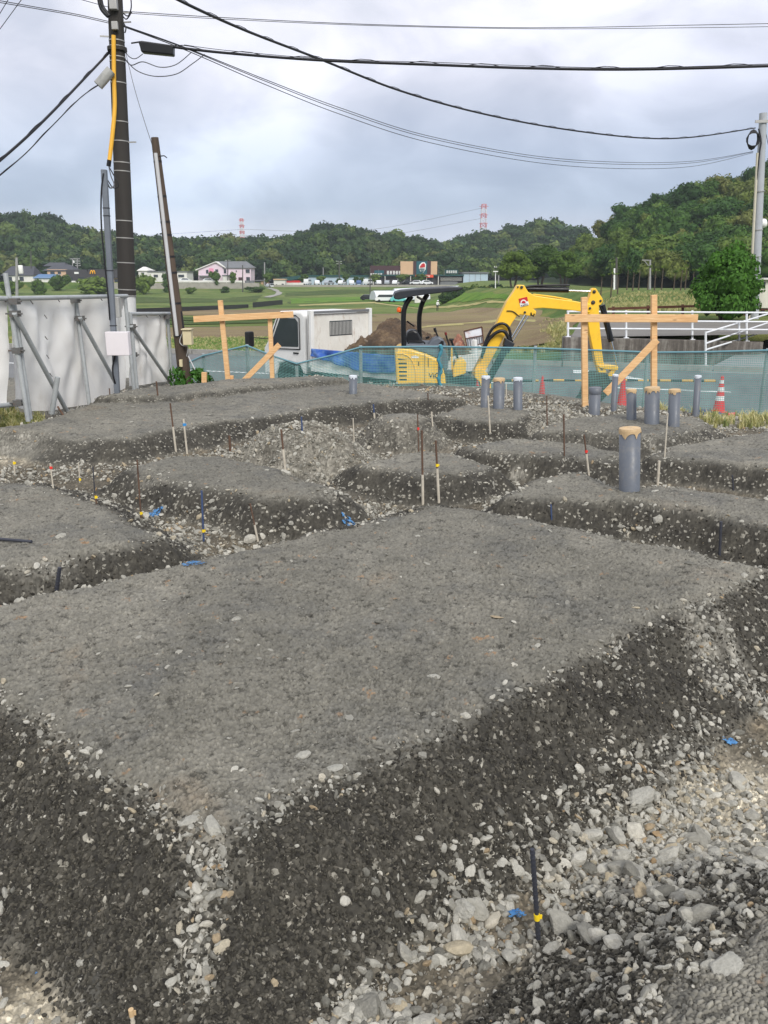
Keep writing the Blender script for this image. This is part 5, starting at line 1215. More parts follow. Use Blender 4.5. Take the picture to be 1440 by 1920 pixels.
# net fence
m_steel = M('scaffold_steel', (172, 176, 176), .5, metal=.2, var=.12, nscale=6, dirt=(96, 92, 86), dirt_amt=.35)
m_net, t, b_ = new_mat('teal_net'); v = co(t, 'UV')
def stripe(axis, n, w):
    s_ = t.new('ShaderNodeSeparateXYZ'); t.put(s_.inputs[0], v); q = t.math('FRACT', t.math('MULTIPLY', s_.outputs[axis], n)); return t.math('LESS_THAN', q, w)
mask = t.math('MAXIMUM', stripe(0, 50, .16), stripe(1, 50, .26))
t.put(b_.inputs['Base Color'], t.ramp(t.noise(3, 4, .6, co(t)), [(.3, lin((74, 130, 128))), (.7, lin((122, 172, 166)))])); b_.inputs['Roughness'].default_value = .6
t.put(b_.inputs['Alpha'], mask)
Yn = lambda px: np.interp(px, [300, 556, 1004, 1440, 1700], [11.3, 11.0, 10.5, 9.4, 8.6])
rope = [(330, 690), (381, 667), (463, 648), (510, 667), (556, 682), (620, 667), (676, 651), (825, 650), (1004, 653), (1120, 657), (1226, 661), (1330, 660), (1440, 657), (1640, 662)]
e = empty('net_fence', P(825, 745, Yn(825)), 'teal safety net fence along the site edge before truck and digger', 'fence')
def ropez(px): return np.interp(px, [r[0] for r in rope], [r[1] for r in rope])
cols = np.arange(330, 1641, 5.0); vs = []; fs = []; uv = []; NV = 9; dist = 0; prev = None
for i, px in enumerate(cols):
    Y = Yn(px); top = P(px, ropez(px), Y); g = min(hz(top.x, Y), top.z - .25) - .03
    if prev is not None: dist += (Vector((top.x, Y)) - prev).length
    prev = Vector((top.x, Y))
    for j in range(NV):
        f = j / (NV - 1); z = top.z + (g - top.z) * f
        vs.append((top.x, Y + .035 * math.sin(px * .045 + f * 2) * f + .02 * mnoise.noise((px * .03, f * 3, 0)) - .05 * f, z)); uv.append((dist, top.z - z))
for i in range(len(cols) - 1):
    for j in range(NV - 1): fs.append((i * NV + j, i * NV + j + 1, (i + 1) * NV + j + 1, (i + 1) * NV + j))
me = bpy.data.meshes.new('net'); me.from_pydata(vs, [], fs); ul = me.uv_layers.new(name='UVMap')
for l in me.loops: ul.data[l.index].uv = uv[l.vertex_index]
me.update(); link_mesh('net', me, m_net, e)
m_rope = M('teal_rope', (104, 146, 156), .7, var=.12, nscale=20)
MB().tube([P(x, y, Yn(x) - .01) for x, y in rope], .012, 8).build('top_rope', m_rope, e)
for px, yt in ((381, 664), (463, 647), (556, 680), (676, 649), (825, 647), (1004, 650), (1215, 659), (1440, 655)):
    Y = Yn(px) + .03; p = P(px, yt, Y); p1 = Vector((p.x, Y, hz(p.x, Y) - .2)); mb = MB().tube([p1, p + Vector((0, 0, .01))], .0215, 10); mb.build('post', m_steel, e)
mb = MB(); pts = [P(825 + 3 * math.sin(k * 1.7), 646 + k * 10, Yn(825) - .05) for k in range(11)]; mb.tube(spline(pts, 3), [.014 + .010 * abs(math.sin(k * .9)) for k in range(31)], 8); mb.build('net_bundle', M('teal_net_bundle', (66, 132, 148), .7, var=.3, nscale=20), e)

# cones and bar
m_cone = M('cone_red', (218, 44, 48), .4, var=.08, nscale=6, dirt=(150, 50, 48), dirt_amt=.4); m_cw = M('cone_white', (226, 226, 222), .4, var=.05)
def cone(px, yb, yt, stripes, label):
    b = G(px, yb, -.995); h = (P(px, yt, b.y).z - b.z); e = empty('traffic_cone', b, label, 'cone', 'traffic cones on the road edge'); s = h / .7
    mb = MB(); R_ = lambda z: .115 + (.028 - .115) * (z / .7)
    cuts = [(0, .70, 0)] if not stripes else [(0, .22, 0), (.22, .31, 1), (.31, .40, 0), (.40, .49, 1), (.49, .56, 0), (.56, .63, 1), (.63, .70, 0)]
    body = MB()
    for z0, z1, w in cuts:
        if not w: body.lathe([(R_(z0) * s, (z0 + .03) * s), (R_(z1) * s, (z1 + .03) * s)], b, 20)
    body.box(b + Vector((0, 0, .016)), (.30 * s, .30 * s, .03)); body.build('body', m_cone, e)
    for z0, z1, w in cuts:
        if w: MB().lathe([(R_(z0) * s, (z0 + .03) * s), (R_(z1) * s, (z1 + .03) * s)], b, 20).build('band', m_cw, e)
cone(1015, 755, 707, False, 'plain red cone behind the fence post, left end of the striped bar')
cone(1165, 764, 706, False, 'plain red cone behind the batter board brace')
cone(1347, 774, 708, True, 'red and white striped cone, right end of the striped bar')
cone(896, 752, 700, False, 'red cone half hidden by the digger boom foot')
m_bar, t, b_ = new_mat('striped_bar'); v = co(t); sx_ = t.new('ShaderNodeSeparateXYZ'); t.put(sx_.inputs[0], v)
t.put(b_.inputs['Base Color'], t.mix(t.math('LESS_THAN', t.math('FRACT', t.math('MULTIPLY', sx_.outputs[0], 2.4)), .5), lin((36, 36, 38)), lin((226, 178, 84)))); b_.inputs['Roughness'].default_value = .5
for x0, x1, lb in ((1015, 1165, 'black and yellow striped bar between the two plain cones'), (1166, 1346, 'black and yellow striped bar reaching the striped cone'), (896, 1014, 'black and yellow striped bar behind the boom side pipes')):
    a, b = G(x0, 759, -1), G(x1, 762, -1); a = P(x0 + 4, 713, a.y - .1); b = P(x1 - 4, 714, b.y - .1)
    mb = MB().tube([a, b], .022, 10); tag(mb.build('cone_bar', m_bar), lb, 'bar')
# red bucket and blue bag behind the net
g = GS(1362, 797); g = Vector((P(1362, 797, 8.9).x, 8.9, hz(P(1362, 797, 8.9).x, 8.9)))
e = empty('bucket', g, 'pinkish red bucket tipped over behind the right end of the net', 'bucket'); MB().lathe([(.0001, 0), (.055, 0), (.07, .13), (.065, .13), (.05, .01)], g + Vector((-.05, 0, .065)), 20, axis=(.95, -.3, .05)).build('shell', M('red_plastic', (190, 80, 92), .5, var=.1), e)
MB().tube([g + Vector((.07 + .02 * math.sin(k / 8 * math.pi), -.08, .065 + .065 * math.cos(k / 8 * math.pi))) for k in range(9)], .004, 6).build('handle', m_steel, e)
mb = MB()
for k in range(5): mb.sphere(g + Vector((-.12 - .1 * k, .1 * math.sin(k * 2), .07)), .10 + .02 * math.sin(k), 12, (1.2, 1, .7))
tag(mb.build('tarp_bundle', M('navy_tarp', (40, 70, 104), .5, var=.25, nscale=10)), 'crumpled navy tarp bundle beside the tipped red bucket', 'tarp')

# white sheeting on scaffold tubes
m_cab0 = M('dark_cord', (60, 56, 52), .8)
m_sheet, t, b_ = new_mat('white_sheeting'); v = co(t)
c = t.ramp(t.noise(1.3, 5, .6, v), [(.3, lin((234, 231, 225))), (.7, lin((246, 245, 241)))]); c = t.mix(t.maprange(t.noise(3, 6, .7, scalev(t, v, (1, 1, .5))), .56, .74, 0, .45), c, lin((178, 166, 148)))
t.put(b_.inputs['Base Color'], c); b_.inputs['Roughness'].default_value = .55
tl = t.new('ShaderNodeBsdfTranslucent'); t.put(tl.inputs[0], c); mx = t.new('ShaderNodeMixShader'); mx.inputs[0].default_value = .10; t.l.new(b_.outputs[0], mx.inputs[1]); t.l.new(tl.outputs[0], mx.inputs[2]); t.l.new(mx.outputs[0], m_sheet.node_tree.nodes['Material Output'].inputs[0])
Ys = lambda px: np.interp(px, [-300, 30, 141, 240, 320], [5.6, 7.2, 8.4, 9.4, 10.7])
e = empty('sheet_fence', P(141, 760, Ys(141)), 'white sheeting lashed to grey scaffold tubes along the site edge', 'fence')
def panel(x0, x1, yt0, yt1, bots, seed):
    nu, nv = 150, 60; vs = []; fs = []; r = random.Random(seed); ph = r.uniform(0, 6)
    for i in range(nu + 1):
        u = i / nu; px = x0 + (x1 - x0) * u; Y = Ys(px) + .07; yt = yt0 + (yt1 - yt0) * u; yb = np.interp(px, [q[0] for q in bots], [q[1] for q in bots])
        a, b = P(px, yt, Y), P(px, yb, Y); e0, e1 = P(x0, 600, Ys(x0)), P(x1, 600, Ys(x1)); W_ = Vector((e1.x - e0.x, e1.y - e0.y)).length; nx_, ny_ = (e1.y - e0.y) / W_, -(e1.x - e0.x) / W_
        for j in range(nv + 1):
            w = j / nv; x_ = u * W_; z_ = w * (a - b).length
            env = min(1, 6 * w + .15) * (.55 + .45 * math.sin(math.pi * min(1, w * 1.1)))
            d = .11 * (abs(mnoise.noise((x_ * 2.3 - z_ * 1.5 + seed, z_ * .55, 7))) - .25) + .05 * math.sin(x_ * 8.5 - z_ * 4.2 + ph + 1.2 * mnoise.noise((x_ * 1.5, z_ * 1.2, seed))) + .02 * math.sin(x_ * 19 + z_ * 3 + 2 * mnoise.noise((x_ * 2, z_ * 2, seed + 3))) + .09 * mnoise.noise((x_ * 1.6 + seed, z_ * .9 + x_ * .6, 1)) + .02 * mnoise.noise((x_ * 7, z_ * 5, seed))
            d *= .62; sag = .012 * abs(math.sin(u * math.pi * W_ / .45)) * (1 - w)
            p = a.lerp(b, w); vs.append((p.x + nx_ * d * env, p.y + ny_ * d * env, p.z - sag))
    for i in range(nu):
        for j in range(nv): q = i * (nv + 1) + j; fs.append((q, q + 1, q + nv + 2, q + nv + 1))
    mb = MB(); mb.add(vs, fs, True); o = mb.build('sheet', m_sheet, e); return o
panel(-190, 14, 549, 561, [(-190, 790), (14, 757)], 1); panel(26, 236, 561, 557, [(26, 762), (60, 771), (90, 770), (130, 764), (170, 758), (250, 722)], 2); panel(246, 316, 591, 590, [(246, 724), (320, 714)], 3)
def tube_px(name, a, b, r=.021, dy=0.0, mat=m_steel):
    return MB().tube([P(a[0], a[1], Ys(a[2] if len(a) > 2 else a[0]) + dy), P(b[0], b[1], Ys(b[2] if len(b) > 2 else b[0]) + dy)], r, 12).build(name, mat, e)
for a, b, k in (((10, 512), (53, 790), 30), ((25, 563), (57, 786), 36), ((141, 556), (168, 762), 150), ((234, 553), (251, 730), 240), ((244, 588), (257, 728), 246), ((314, 588), (323, 720), 318)): tube_px('post', a + (k,), b + (k,), dy=-.02)
for a, b in (((27, 587, 30), (126, 772, 110)), ((150, 595, 150), (220, 724, 215)), ((246, 611, 246), (324, 724, 322))): tube_px('brace', a, b, dy=-.09)
for a, b in (((-190, 548), (12, 560)), ((14, 560), (238, 555)), ((242, 588.5), (318, 588)), ((-190, 778), (40, 757))): tube_px('rail', a, b, dy=.03)
for px, py in ((86, 593), (87, 633), (90, 668), (96, 702), (60, 566), (110, 562), (190, 560), (275, 592), (300, 592)):
    c = P(px, py, Ys(px) - .03); mb = MB(); mb.tube([c + Vector((-.012, 0, .012)), c + Vector((.0, -.012, 0)), c + Vector((.012, -.01, -.02))], .004, 6); mb.build('tie', m_cab0, e)
m_clamp = M('clamp_steel', (112, 112, 110), .5, metal=.5, var=.2, nscale=20, dirt=(120, 78, 52), dirt_amt=.5)
for px, py, k in ((28, 588, 30), (150, 597, 150), (247, 612, 246), (33, 657, 33), (250, 665, 250), (141, 563, 145), (35, 755, 36), (314, 594, 316), (27, 565, 30)):
    c = P(px, py, Ys(k) - .05); mb = MB(); mb.box(c, (.075, .07, .05)); mb.tube([c + Vector((-.07, -.02, 0)), c + Vector((.07, -.02, 0))], .008, 6); mb.build('clamp', m_clamp, e)
mb = MB().tube([P(97, 776, Ys(90) - .25), P(108, 707, Ys(90) - .25)], .024, 12); s_ = mb.build('scaffold_stake', m_steel); tag(s_, 'rusty tipped scaffold stake leaning against the sheeting brace', 'stake')
m_pst2 = s_

# grey square service pole with its white meter panel
m_sq = M('grey_painted_steel', (112, 118, 126), .5, var=.08, nscale=4, dirt=(84, 86, 90), dirt_amt=.3); m_box = M('meter_panel', (224, 218, 220), .5, var=.03); m_gbox = M('grey_box', (168, 168, 164), .55, var=.06, nscale=4, dirt=(120, 116, 108), dirt_amt=.4); m_cab = M('black_cable', (28, 28, 32), .5, var=.15)
Y = 8.6; e = empty('service_pole', P(220, 726, Y), 'slim grey square steel pole with a white panel before the sheeting', 'pole')
a, b = P(220, 738, Y), P(195, 318, Y); MB().bar(a, b, .052, .052, (0, 1, 0)).build('shaft', m_sq, e, .005)
c = P(222, 644, Y - .09); MB().box(c, (P(243, 644, Y).x - P(201, 644, Y).x, .09, 43 * pxm(644, Y))).build('meter_panel', m_box, e, .006)
c = P(216, 576, Y + .07); MB().box(c, (.10, .08, .2)).build('switch_box', m_gbox, e, .006)
MB().tube(spline([P(194, 325, Y - .03), P(190, 360, Y - .03), P(190, 420, Y - .03), P(196, 490, Y - .04), P(203, 560, Y - .04), P(206, 600, Y - .04)], 6), .008, 6).build('cable', m_cab, e)
MB().tube(spline([P(216, 665, Y - .04), P(211, 690, Y - .05), P(214, 712, Y - .05), P(218, 722, Y)], 5), .009, 6).build('cable', m_cab, e)
for y in (386, 400, 500, 604, 620): q = a.lerp(b, (738 - y) / 420); MB().box(q, (.057, .057, .008)).build('strap', m_cab, e)

# leaning weathered pole with conduit and meter box
m_old = M('weathered_wood', (84, 72, 62), .9, var=.35, nscale=5, stretch=(3, 3, .3), bump=.6, bscale=12); m_cond = M('pale_conduit', (190, 190, 190), .5, var=.06); m_cream = M('cream_box', (208, 196, 160), .6, var=.06, nscale=8, dirt=(160, 146, 116), dirt_amt=.4)
Y = 10.5; e = empty('leaning_pole', P(346, 712, Y), 'leaning weathered timber pole with pale conduit and cream meter box', 'pole')
a, b = P(350, 735, Y), P(290, 258, Y); MB().tube([a, a.lerp(b, .5), b], [.086, .064, .044], 12).build('shaft', m_old, e)
f = lambda y: a.lerp(b, (735 - y) / 477)
MB().tube([f(622) + Vector((-.012, -.08, 0)), f(286) + Vector((.0, -.05, 0))], .022, 10).build('conduit', m_cond, e)
MB().tube([f(640) + Vector((.055, -.03, 0)), f(575) + Vector((.055, -.02, 0))], .02, 8).build('side_conduit', m_cab, e)
for y in (300, 362, 408, 432, 472, 502, 560, 622): q = f(y); d = (b - a).normalized(); MB().tube([q - d * .012, q + d * .012], .088 - .042 * (735 - y) / 477, 12).build('strap', m_cab, e)
MB().tube([f(291) + Vector((.03, -.03, 0)), P(308, 292, Y - .03), P(313, 296, Y - .03)], .007, 6).build('hook', m_cab, e)
c = P(352.5, 632, Y - .12); MB().box(c, (16 * pxm(632, Y), .12, 28 * pxm(632, Y))).build('meter_box', m_cream, e, .006); MB().box(c + Vector((0, -.01, 14.5 * pxm(632, Y))), (19 * pxm(632, Y), .15, .014)).build('box_lid', m_cream, e, .003)
c = P(339.5, 681, Y - .1); MB().box(c, (.035, .05, .09)).build('junction_box', m_cream, e, .004)
MB().tube(spline([P(343, 622, Y - .1), P(337, 640, Y - .1), P(343, 648, Y - .1), P(352, 650, Y - .1), P(350, 668, Y - .06)], 6), .006, 6).build('cable', m_cond, e)
MB().tube([P(353, 668, Y - .08), P(365, 692, Y - .3)], .008, 6).build('stay', m_cond, e)

# big leaved vine round its foot
m_vine = leaf_mat('vine_leaves', [(0, lin((52, 92, 34))), (1, lin((66, 108, 42)))], .45)
CV = crown(640, 12, 150, .2, sz=1.0, br=(.3, .5), low=-.7, droop=1.2, core=False)
for px, py, w, h, lb in ((334, 718, 34, 34, 'big leaved green vine left of the leaning pole foot'), (372, 718, 52, 34, 'big leaved green vine right of the leaning pole foot')):
    b = P(px, py, 10.35); b.z = hz(b.x, b.y); s = pxm(py, 10.35); tree('vine', b, max(h * s, P(px, py - h, 10.35).z - b.z), w * s, CV, m_vine, lb, 'plant', seed=px, trunk_r=.012, crown_lo=.02)
# ------------------------------------------------------------------ lettering as mesh
def text_mesh(name, s, size, loc, mat, parent, rz=0.0, tilt=0.0, depth=.004):
    cu = bpy.data.curves.new(name, 'FONT'); cu.body = s; cu.size = size; cu.extrude = depth; cu.align_x = 'CENTER'; cu.align_y = 'CENTER'
    tmp = bpy.data.objects.new(name + '_curve', cu); COL.objects.link(tmp); dg = bpy.context.evaluated_depsgraph_get()
    me = bpy.data.meshes.new_from_object(tmp.evaluated_get(dg)); bpy.data.objects.remove(tmp)
    me.transform(Matrix.Translation(loc) @ Matrix.Rotation(rz, 4, 'Z') @ Matrix.Rotation(rad(90), 4, 'X') @ Matrix.Rotation(tilt, 4, 'Z'))
    me.materials.clear(); return link_mesh(name, me, mat, parent)
# ------------------------------------------------------------------ small white dump truck
th = rad(42); tf = Vector((-math.cos(th), math.sin(th), 0)); tr_ = Vector((math.sin(th), math.cos(th), 0)); T0 = Vector((P(782, 700, 15.9).x, 15.9, -1.0))
def W_(u, v, z): return T0 + tf * u + tr_ * v + Vector((0, 0, z))
m_tw = M('truck_white', (226, 226, 222), .35, var=.05, nscale=2, dirt=(176, 168, 152), dirt_amt=.3)
m_bed, t, b_ = new_mat('worn_bed_paint'); v = co(t)
c = t.ramp(t.noise(2, 5, .6, v), [(.3, lin((208, 204, 194))), (.7, lin((232, 230, 222)))])
c = t.mix(t.maprange(t.noise(5, 7, .75, scalev(t, v, (1.5, 1.5, .4)), .5), .56, .70, 0, .7), c, lin((160, 124, 90))); c = t.mix(t.maprange(t.noise(11, 6, .8, scalev(t, v, (1.5, 1.5, .25))), .62, .72, 0, .7), c, lin((76, 68, 60)))
t.put(b_.inputs['Base Color'], c); b_.inputs['Roughness'].default_value = .7
m_chas = M('chassis_dark', (44, 46, 50), .7, var=.25, nscale=6); m_blk = M('black_plastic', (28, 28, 30), .5, var=.15, nscale=8)
e = empty('dump_truck', T0, 'small white dump truck heaped with soil, parked tail towards the digger', 'truck')
BW = 1.9
def wprism(name, mat, pts, d, bevel=0): return MB().prism(pts, d).build(name, mat, e, bevel)
cab = [(3.2, .42), (3.2, 1.66), (3.32, 1.74), (4.0, 1.74), (4.1, 1.68), (4.46, 1.06), (4.58, .92), (4.6, .34), (4.2, .34), (4.1, .6), (3.75, .66), (3.4, .6), (3.3, .42)]
cb = wprism('cab', m_tw, [W_(u, .08, z) for u, z in cab], tr_ * (BW - .22), .04)
for vv, d in ((.068, .02), (BW - .146, .02)):
    MB().prism([W_(u, vv, z) for u, z in ((3.42, 1.0), (3.42, 1.52), (3.5, 1.6), (3.98, 1.6), (4.32, 1.02), (4.25, .97))], tr_ * d).build('side_window', m_glass, e)
    mb = MB(); q = [W_(u, vv - .004 if vv < 1 else vv + .024, z) for u, z in ((3.36, .95), (3.36, 1.6), (3.46, 1.66), (4.02, 1.66), (4.38, 1.0), (4.28, .92), (3.36, .95))]; mb.tube(q, .012, 6); mb.build('window_seal', m_blk, e)
MB().prism([W_(4.475, .16, 1.06), W_(4.475, BW - .22, 1.06), W_(4.12, BW - .22, 1.66), W_(4.12, .16, 1.66)], tf * .02).build('windscreen', m_glass, e)
MB().tube([W_(4.42, .1, 1.12), W_(4.66, -.24, 1.16)], .012, 6).build('mirror_arm', m_blk, e)
MB().box(W_(4.66, -.26, 1.12), (.12, .19, .34), Matrix.Rotation(-th, 3, 'Z')).build('mirror', m_blk, e, .03)
MB().box(W_(3.5, .07, .86), (.16, .02, .03), Matrix.Rotation(-th, 3, 'Z')).build('door_handle', m_blk, e)
wprism('headboard', m_bed, [W_(2.98, 0, .62), W_(2.98, BW, .62), W_(2.98, BW, 1.70), W_(2.98, 0, 1.70)], tf * .05, .01)
for vv in (0, BW - .09): wprism('headboard_post', m_tw, [W_(2.92, vv, .6), W_(2.92, vv + .09, .6), W_(2.92, vv + .09, 1.78), W_(2.92, vv, 1.78)], tf * .12, .01)
MB().bar(W_(2.96, .02, 1.735), W_(2.96, BW - .02, 1.735), .07, .05).build('headboard_rail', m_tile, e)
mb = MB()
for k in range(16): mb.bar(W_(2.965, .62 + k * .043, 1.24), W_(2.965, .62 + k * .043, 1.52), .018)
gr = mb.build('window_grille', m_gbox, e); MB().prism([W_(2.975, .6, 1.22), W_(2.975, 1.3, 1.22), W_(2.975, 1.3, 1.54), W_(2.975, .6, 1.54)], tf * .003).build('opening', m_glass, gr)
wprism('bed_floor', m_bed, [W_(0, 0, .60), W_(0, BW, .60), W_(2.98, BW, .60), W_(2.98, 0, .60)], (0, 0, .05))
for vv in (-.0, BW - .04): wprism('side_gate', m_tw, [W_(.06, vv, .64), W_(2.9, vv, .64), W_(2.9, vv, .96), W_(.06, vv, .96)], tr_ * .04, .008)
for u in (0, ):
    for vv in (-.02, BW - .06): wprism('rear_post', m_tw, [W_(-.06, vv, .45), W_(.1, vv, .45), W_(.08, vv, 1.22), W_(.0, vv, 1.22)], tr_ * .09, .012)
wprism('tailgate', m_bed, [W_(-.04, .08, .6), W_(-.04, BW - .08, .6), W_(-.04, BW - .08, .94), W_(-.04, .08, .94)], tf * .04, .008)
wprism('sub_frame', m_tw, [W_(.05, -.01, .52), W_(2.95, -.01, .52), W_(2.95, -.01, .60), W_(.05, -.01, .60)], tr_ * .08)
wprism('chassis', m_chas, [W_(-.1, .45, .34), W_(4.4, .45, .34), W_(4.4, .45, .52), W_(-.1, .45, .52)], tr_ * .9)
wprism('tool_box', m_gbox, [W_(1.5, .04, .26), W_(2.2, .04, .26), W_(2.2, .04, .5), W_(1.5, .04, .5)], tr_ * .3, .02)
wprism('mudguard', m_chas, [W_(.35, .02, .5), W_(1.25, .02, .5), W_(1.35, .02, .38), W_(1.32, .02, .36), W_(1.2, .02, .46), W_(.4, .02, .46)], tr_ * .3)
for u in (.8, 3.8):
    for vv in (.16, BW - .3):
        c = W_(u, vv, .34); mb = MB(); mb.lathe([(.19, -.1), (.31, -.1), (.34, -.06), (.34, .06), (.31, .1), (.19, .1)], c, 24, axis=tr_); w = mb.build('wheel', m_tyre, e)
        MB().lathe([(.0001, -.05), (.08, -.06), (.19, -.03), (.19, .03), (.0001, .05)], c, 16, axis=tr_).build('rim', m_gbox, w)
MB().box(W_(-.08, .25, .5), (.2, .05, .09), Matrix.Rotation(-th, 3, 'Z')).build('tail_light', m_red, e)
# soil in the bed
m_soilh, t, b_ = new_mat('wet_soil'); v = co(t)
t.put(b_.inputs['Base Color'], t.mix(1.0, t.ramp(t.noise(3, 6, .65, v), [(.3, lin((56, 45, 35))), (.5, lin((84, 68, 52))), (.62, lin((112, 94, 72))), (.75, lin((96, 88, 76)))]), t.ramp(t.noise(20, 5, .7, v), [(.25, (.6,) * 3), (.75, (1.4,) * 3)]), 'MULTIPLY')); b_.inputs['Roughness'].default_value = .9
vs = []; fs = []; NU, NVV = 90, 60
for i in range(NU + 1):
    for j in range(NVV + 1):
        u = .03 + 2.85 * i / NU; vv = .05 + (BW - .1) * j / NVV
        h = .86 * math.exp(-((u - 1.45) / .72) ** 2) * (1 - .75 * abs(vv / BW - .52) ** 1.6 * 2) + .18 * math.exp(-((u - .5) / .7) ** 2) * 1.8
        p_ = Vector((u * 3, vv * 3, 0)); n_ = .13 * mnoise.noise(p_) + .09 * abs(mnoise.noise(p_ * 2.7)) + .05 * abs(mnoise.noise(p_ * 6)) + .02 * mnoise.noise(p_ * 14)
        ed = min(1, min(u - .0, 2.9 - u) / .12 + .35, min(vv, BW - vv) / .14 + .3)
        vs.append(W_(u, vv, .64 + max(0, (h + n_ * (1 if h > .08 else .35)) * ed)))
for i in range(NU):
    for j in range(NVV): q = i * (NVV + 1) + j; fs.append((q, q + NVV + 1, q + NVV + 2, q + 1))
tag(MB().add(vs, fs, True).build('soil_heap', m_soilh), 'heap of wet brown soil piled in the dump truck bed', 'soil heap')
tag(MB().tube(spline([W_(1.75, .3, 1.28), W_(1.5, .2, 1.2), W_(1.0, .2, 1.14), (W_(.6, .3, 1.2)), W_(.3, .5, 1.4)], 6), .032, 8).build('branch', M('grey_root', (122, 108, 92), .9, var=.25, nscale=8)), 'curved grey root lying across the soil in the truck', 'branch')
m_btarp, t, b_ = new_mat('blue_tarp'); v = co(t); t.put(b_.inputs['Base Color'], t.ramp(t.noise(3, 5, .6, v), [(.3, lin((30, 66, 140))), (.55, lin((48, 96, 182))), (.75, lin((120, 152, 196)))])); b_.inputs['Roughness'].default_value = .4
vs = []; fs = []
for i in range(61):
    for j in range(11):
        u = .5 + 2.4 * i / 60; f = j / 10; z = 1.0 - .34 * f * (.75 + .35 * math.sin(u * 1.4)) ; wv = .02 * math.sin(u * 13 + f * 3) + .03 * mnoise.noise((u * 4, f * 3, 2))
        vs.append(W_(u, -.035 - .03 * f + wv * (f + .2), z - .03 * (1 - math.cos((u - 1.7) * 1.3)) * 0))
for i in range(60):
    for j in range(10): q = i * 11 + j; fs.append((q, q + 11, q + 12, q + 1))
o = MB().add(vs, fs, True).build('blue_tarp', m_btarp); so_ = o.modifiers.new('thick', 'SOLIDIFY'); so_.thickness = .004; tag(o, 'blue tarp hung over the near side of the truck bed', 'tarp')

# ------------------------------------------------------------------ yellow mini excavator (side on, digging arm to the right)
EY = 14.5
m_ey = M('digger_yellow', (250, 198, 56), .38, var=.06, nscale=2.5, dirt=(190, 150, 70), dirt_amt=.35); m_eg = M('digger_grey', (96, 102, 110), .5, var=.08, nscale=5); m_ed = M('digger_dark', (40, 44, 50), .5, var=.15, nscale=6, dirt=(86, 80, 70), dirt_amt=.3)
m_eb = M('digger_black', (20, 21, 24), .4, var=.15, nscale=5); m_chrome = M('chrome_rod', (190, 194, 198), .15, metal=.9, var=.05); m_bkt = M('bucket_steel', (66, 68, 62), .7, metal=.2, var=.25, nscale=6, dirt=(110, 98, 78), dirt_amt=.5)
e = empty('excavator', Vector((P(815, 790, EY).x, EY, -1.0)), 'yellow mini excavator with dark canopy, boom reaching right behind the net', 'excavator')
def ex(name, mat, pts, Y, d, bevel=.015, parent=None): return MB().prism([P(x, y, Y) for x, y in pts], (0, d, 0)).build(name, mat, parent or e, bevel)
def et(name, mat, pts, Y, r, sp=0, n=10, parent=None):
    q = [P(p[0], p[1], Y if len(p) < 3 else p[2]) for p in pts]; return MB().tube(spline(q, sp) if sp else q, r, n).build(name, mat, parent or e)
cov = ex('engine_cover', m_ey, [(741, 664), (746, 656), (756, 653), (772, 655), (800, 664), (820, 673), (829, 685), (835, 705), (838, 735), (837, 772), (752, 772), (745, 735)], 13.95, 1.12, .035)
mb = MB()
for y in (673.8, 681.2, 689, 697, 704.5, 711.5): mb.prism([P(746.5 + (y - 674) * .06, y - 1.4, 13.945), P(762.5, y - 1.4 + (2 if y < 675 else 0), 13.945), P(762.5, y + 1.5, 13.945), P(747 + (y - 674) * .06, y + 1.5, 13.945)], (0, .02, 0))
mb.build('vent_slots', m_eb, cov)
ex('panel_seam', m_ed, [(796, 664), (796.7, 664), (796.7, 768), (796, 768)], 13.945, .02, 0, cov)
ex('cover_latch', m_eb, [(784.5, 678), (785.8, 678), (785.8, 686), (784.5, 686)], 13.943, .02, 0, cov); ex('cover_latch', m_eb, [(802.5, 672), (803.8, 672), (803.8, 688), (802.5, 688)], 13.943, .02, 0, cov)
et('cover_rim', m_ey, [(745, 664), (757, 664), (770, 672), (778, 690), (781, 715), (781, 735)], 13.945, .012, 5, 8, cov)
text_mesh('model_lettering', 'ViO', .115, P(814.5, 704.5, 13.938), m_eb, cov)
ex('decal', m_signw, [(770, 668.5), (779, 666.8), (786, 669), (784, 671.5), (772, 671)], 13.944, .02, 0, cov)
ex('deck', m_eg, [(753, 652), (757, 645), (822, 647), (834, 655), (841, 672), (840, 690), (834, 700), (829, 684), (820, 672), (800, 663), (772, 654)], 14.0, 1.0, .02)
ex('swing_frame', m_ed, [(836, 702), (880, 702), (890, 712), (890, 768), (838, 770)], 14.15, .75, .03)
for Yt in (13.85, 14.95):
    pts = []; x0, x1, z0, z1 = P(748, 790, EY).x, P(908, 790, EY).x, -1.0, -.64; r_ = (z1 - z0) / 2
    for k in range(13): a = math.pi / 2 + math.pi * k / 12; pts.append(Vector((x0 + r_ + r_ * math.cos(a), Yt, z0 + r_ + r_ * math.sin(a))))
    for k in range(13): a = -math.pi / 2 + math.pi * k / 12; pts.append(Vector((x1 - r_ + r_ * math.cos(a), Yt, z0 + r_ + r_ * math.sin(a))))
    tk = MB().prism(pts, (0, .28, 0)).build('track', m_blk, e, .02)
    for k in range(5): MB().lathe([(.0001, -.02), (.12, -.02), (.12, .02)], Vector((x0 + r_ + (x1 - x0 - 2 * r_) * k / 4, Yt - .01, z0 + r_)), 14, axis=(0, -1, 0)).build('roller', m_ed, tk)
ex('undercarriage', m_ed, [(790, 772), (870, 772), (870, 790), (790, 790)], 14.1, .8)
ex('dozer_blade', m_ey, [(912, 748), (917, 748), (920, 770), (916, 790), (911, 790)], 13.85, 1.4, .01)
ex('front_box', m_ey, [(849, 692), (855, 677), (870, 673), (875, 681), (873, 701), (850, 708)], 14.0, .4, .02); ex('grab_post', m_ey, [(846, 650), (848.5, 650), (849, 694), (846, 694)], 14.05, .03, 0)
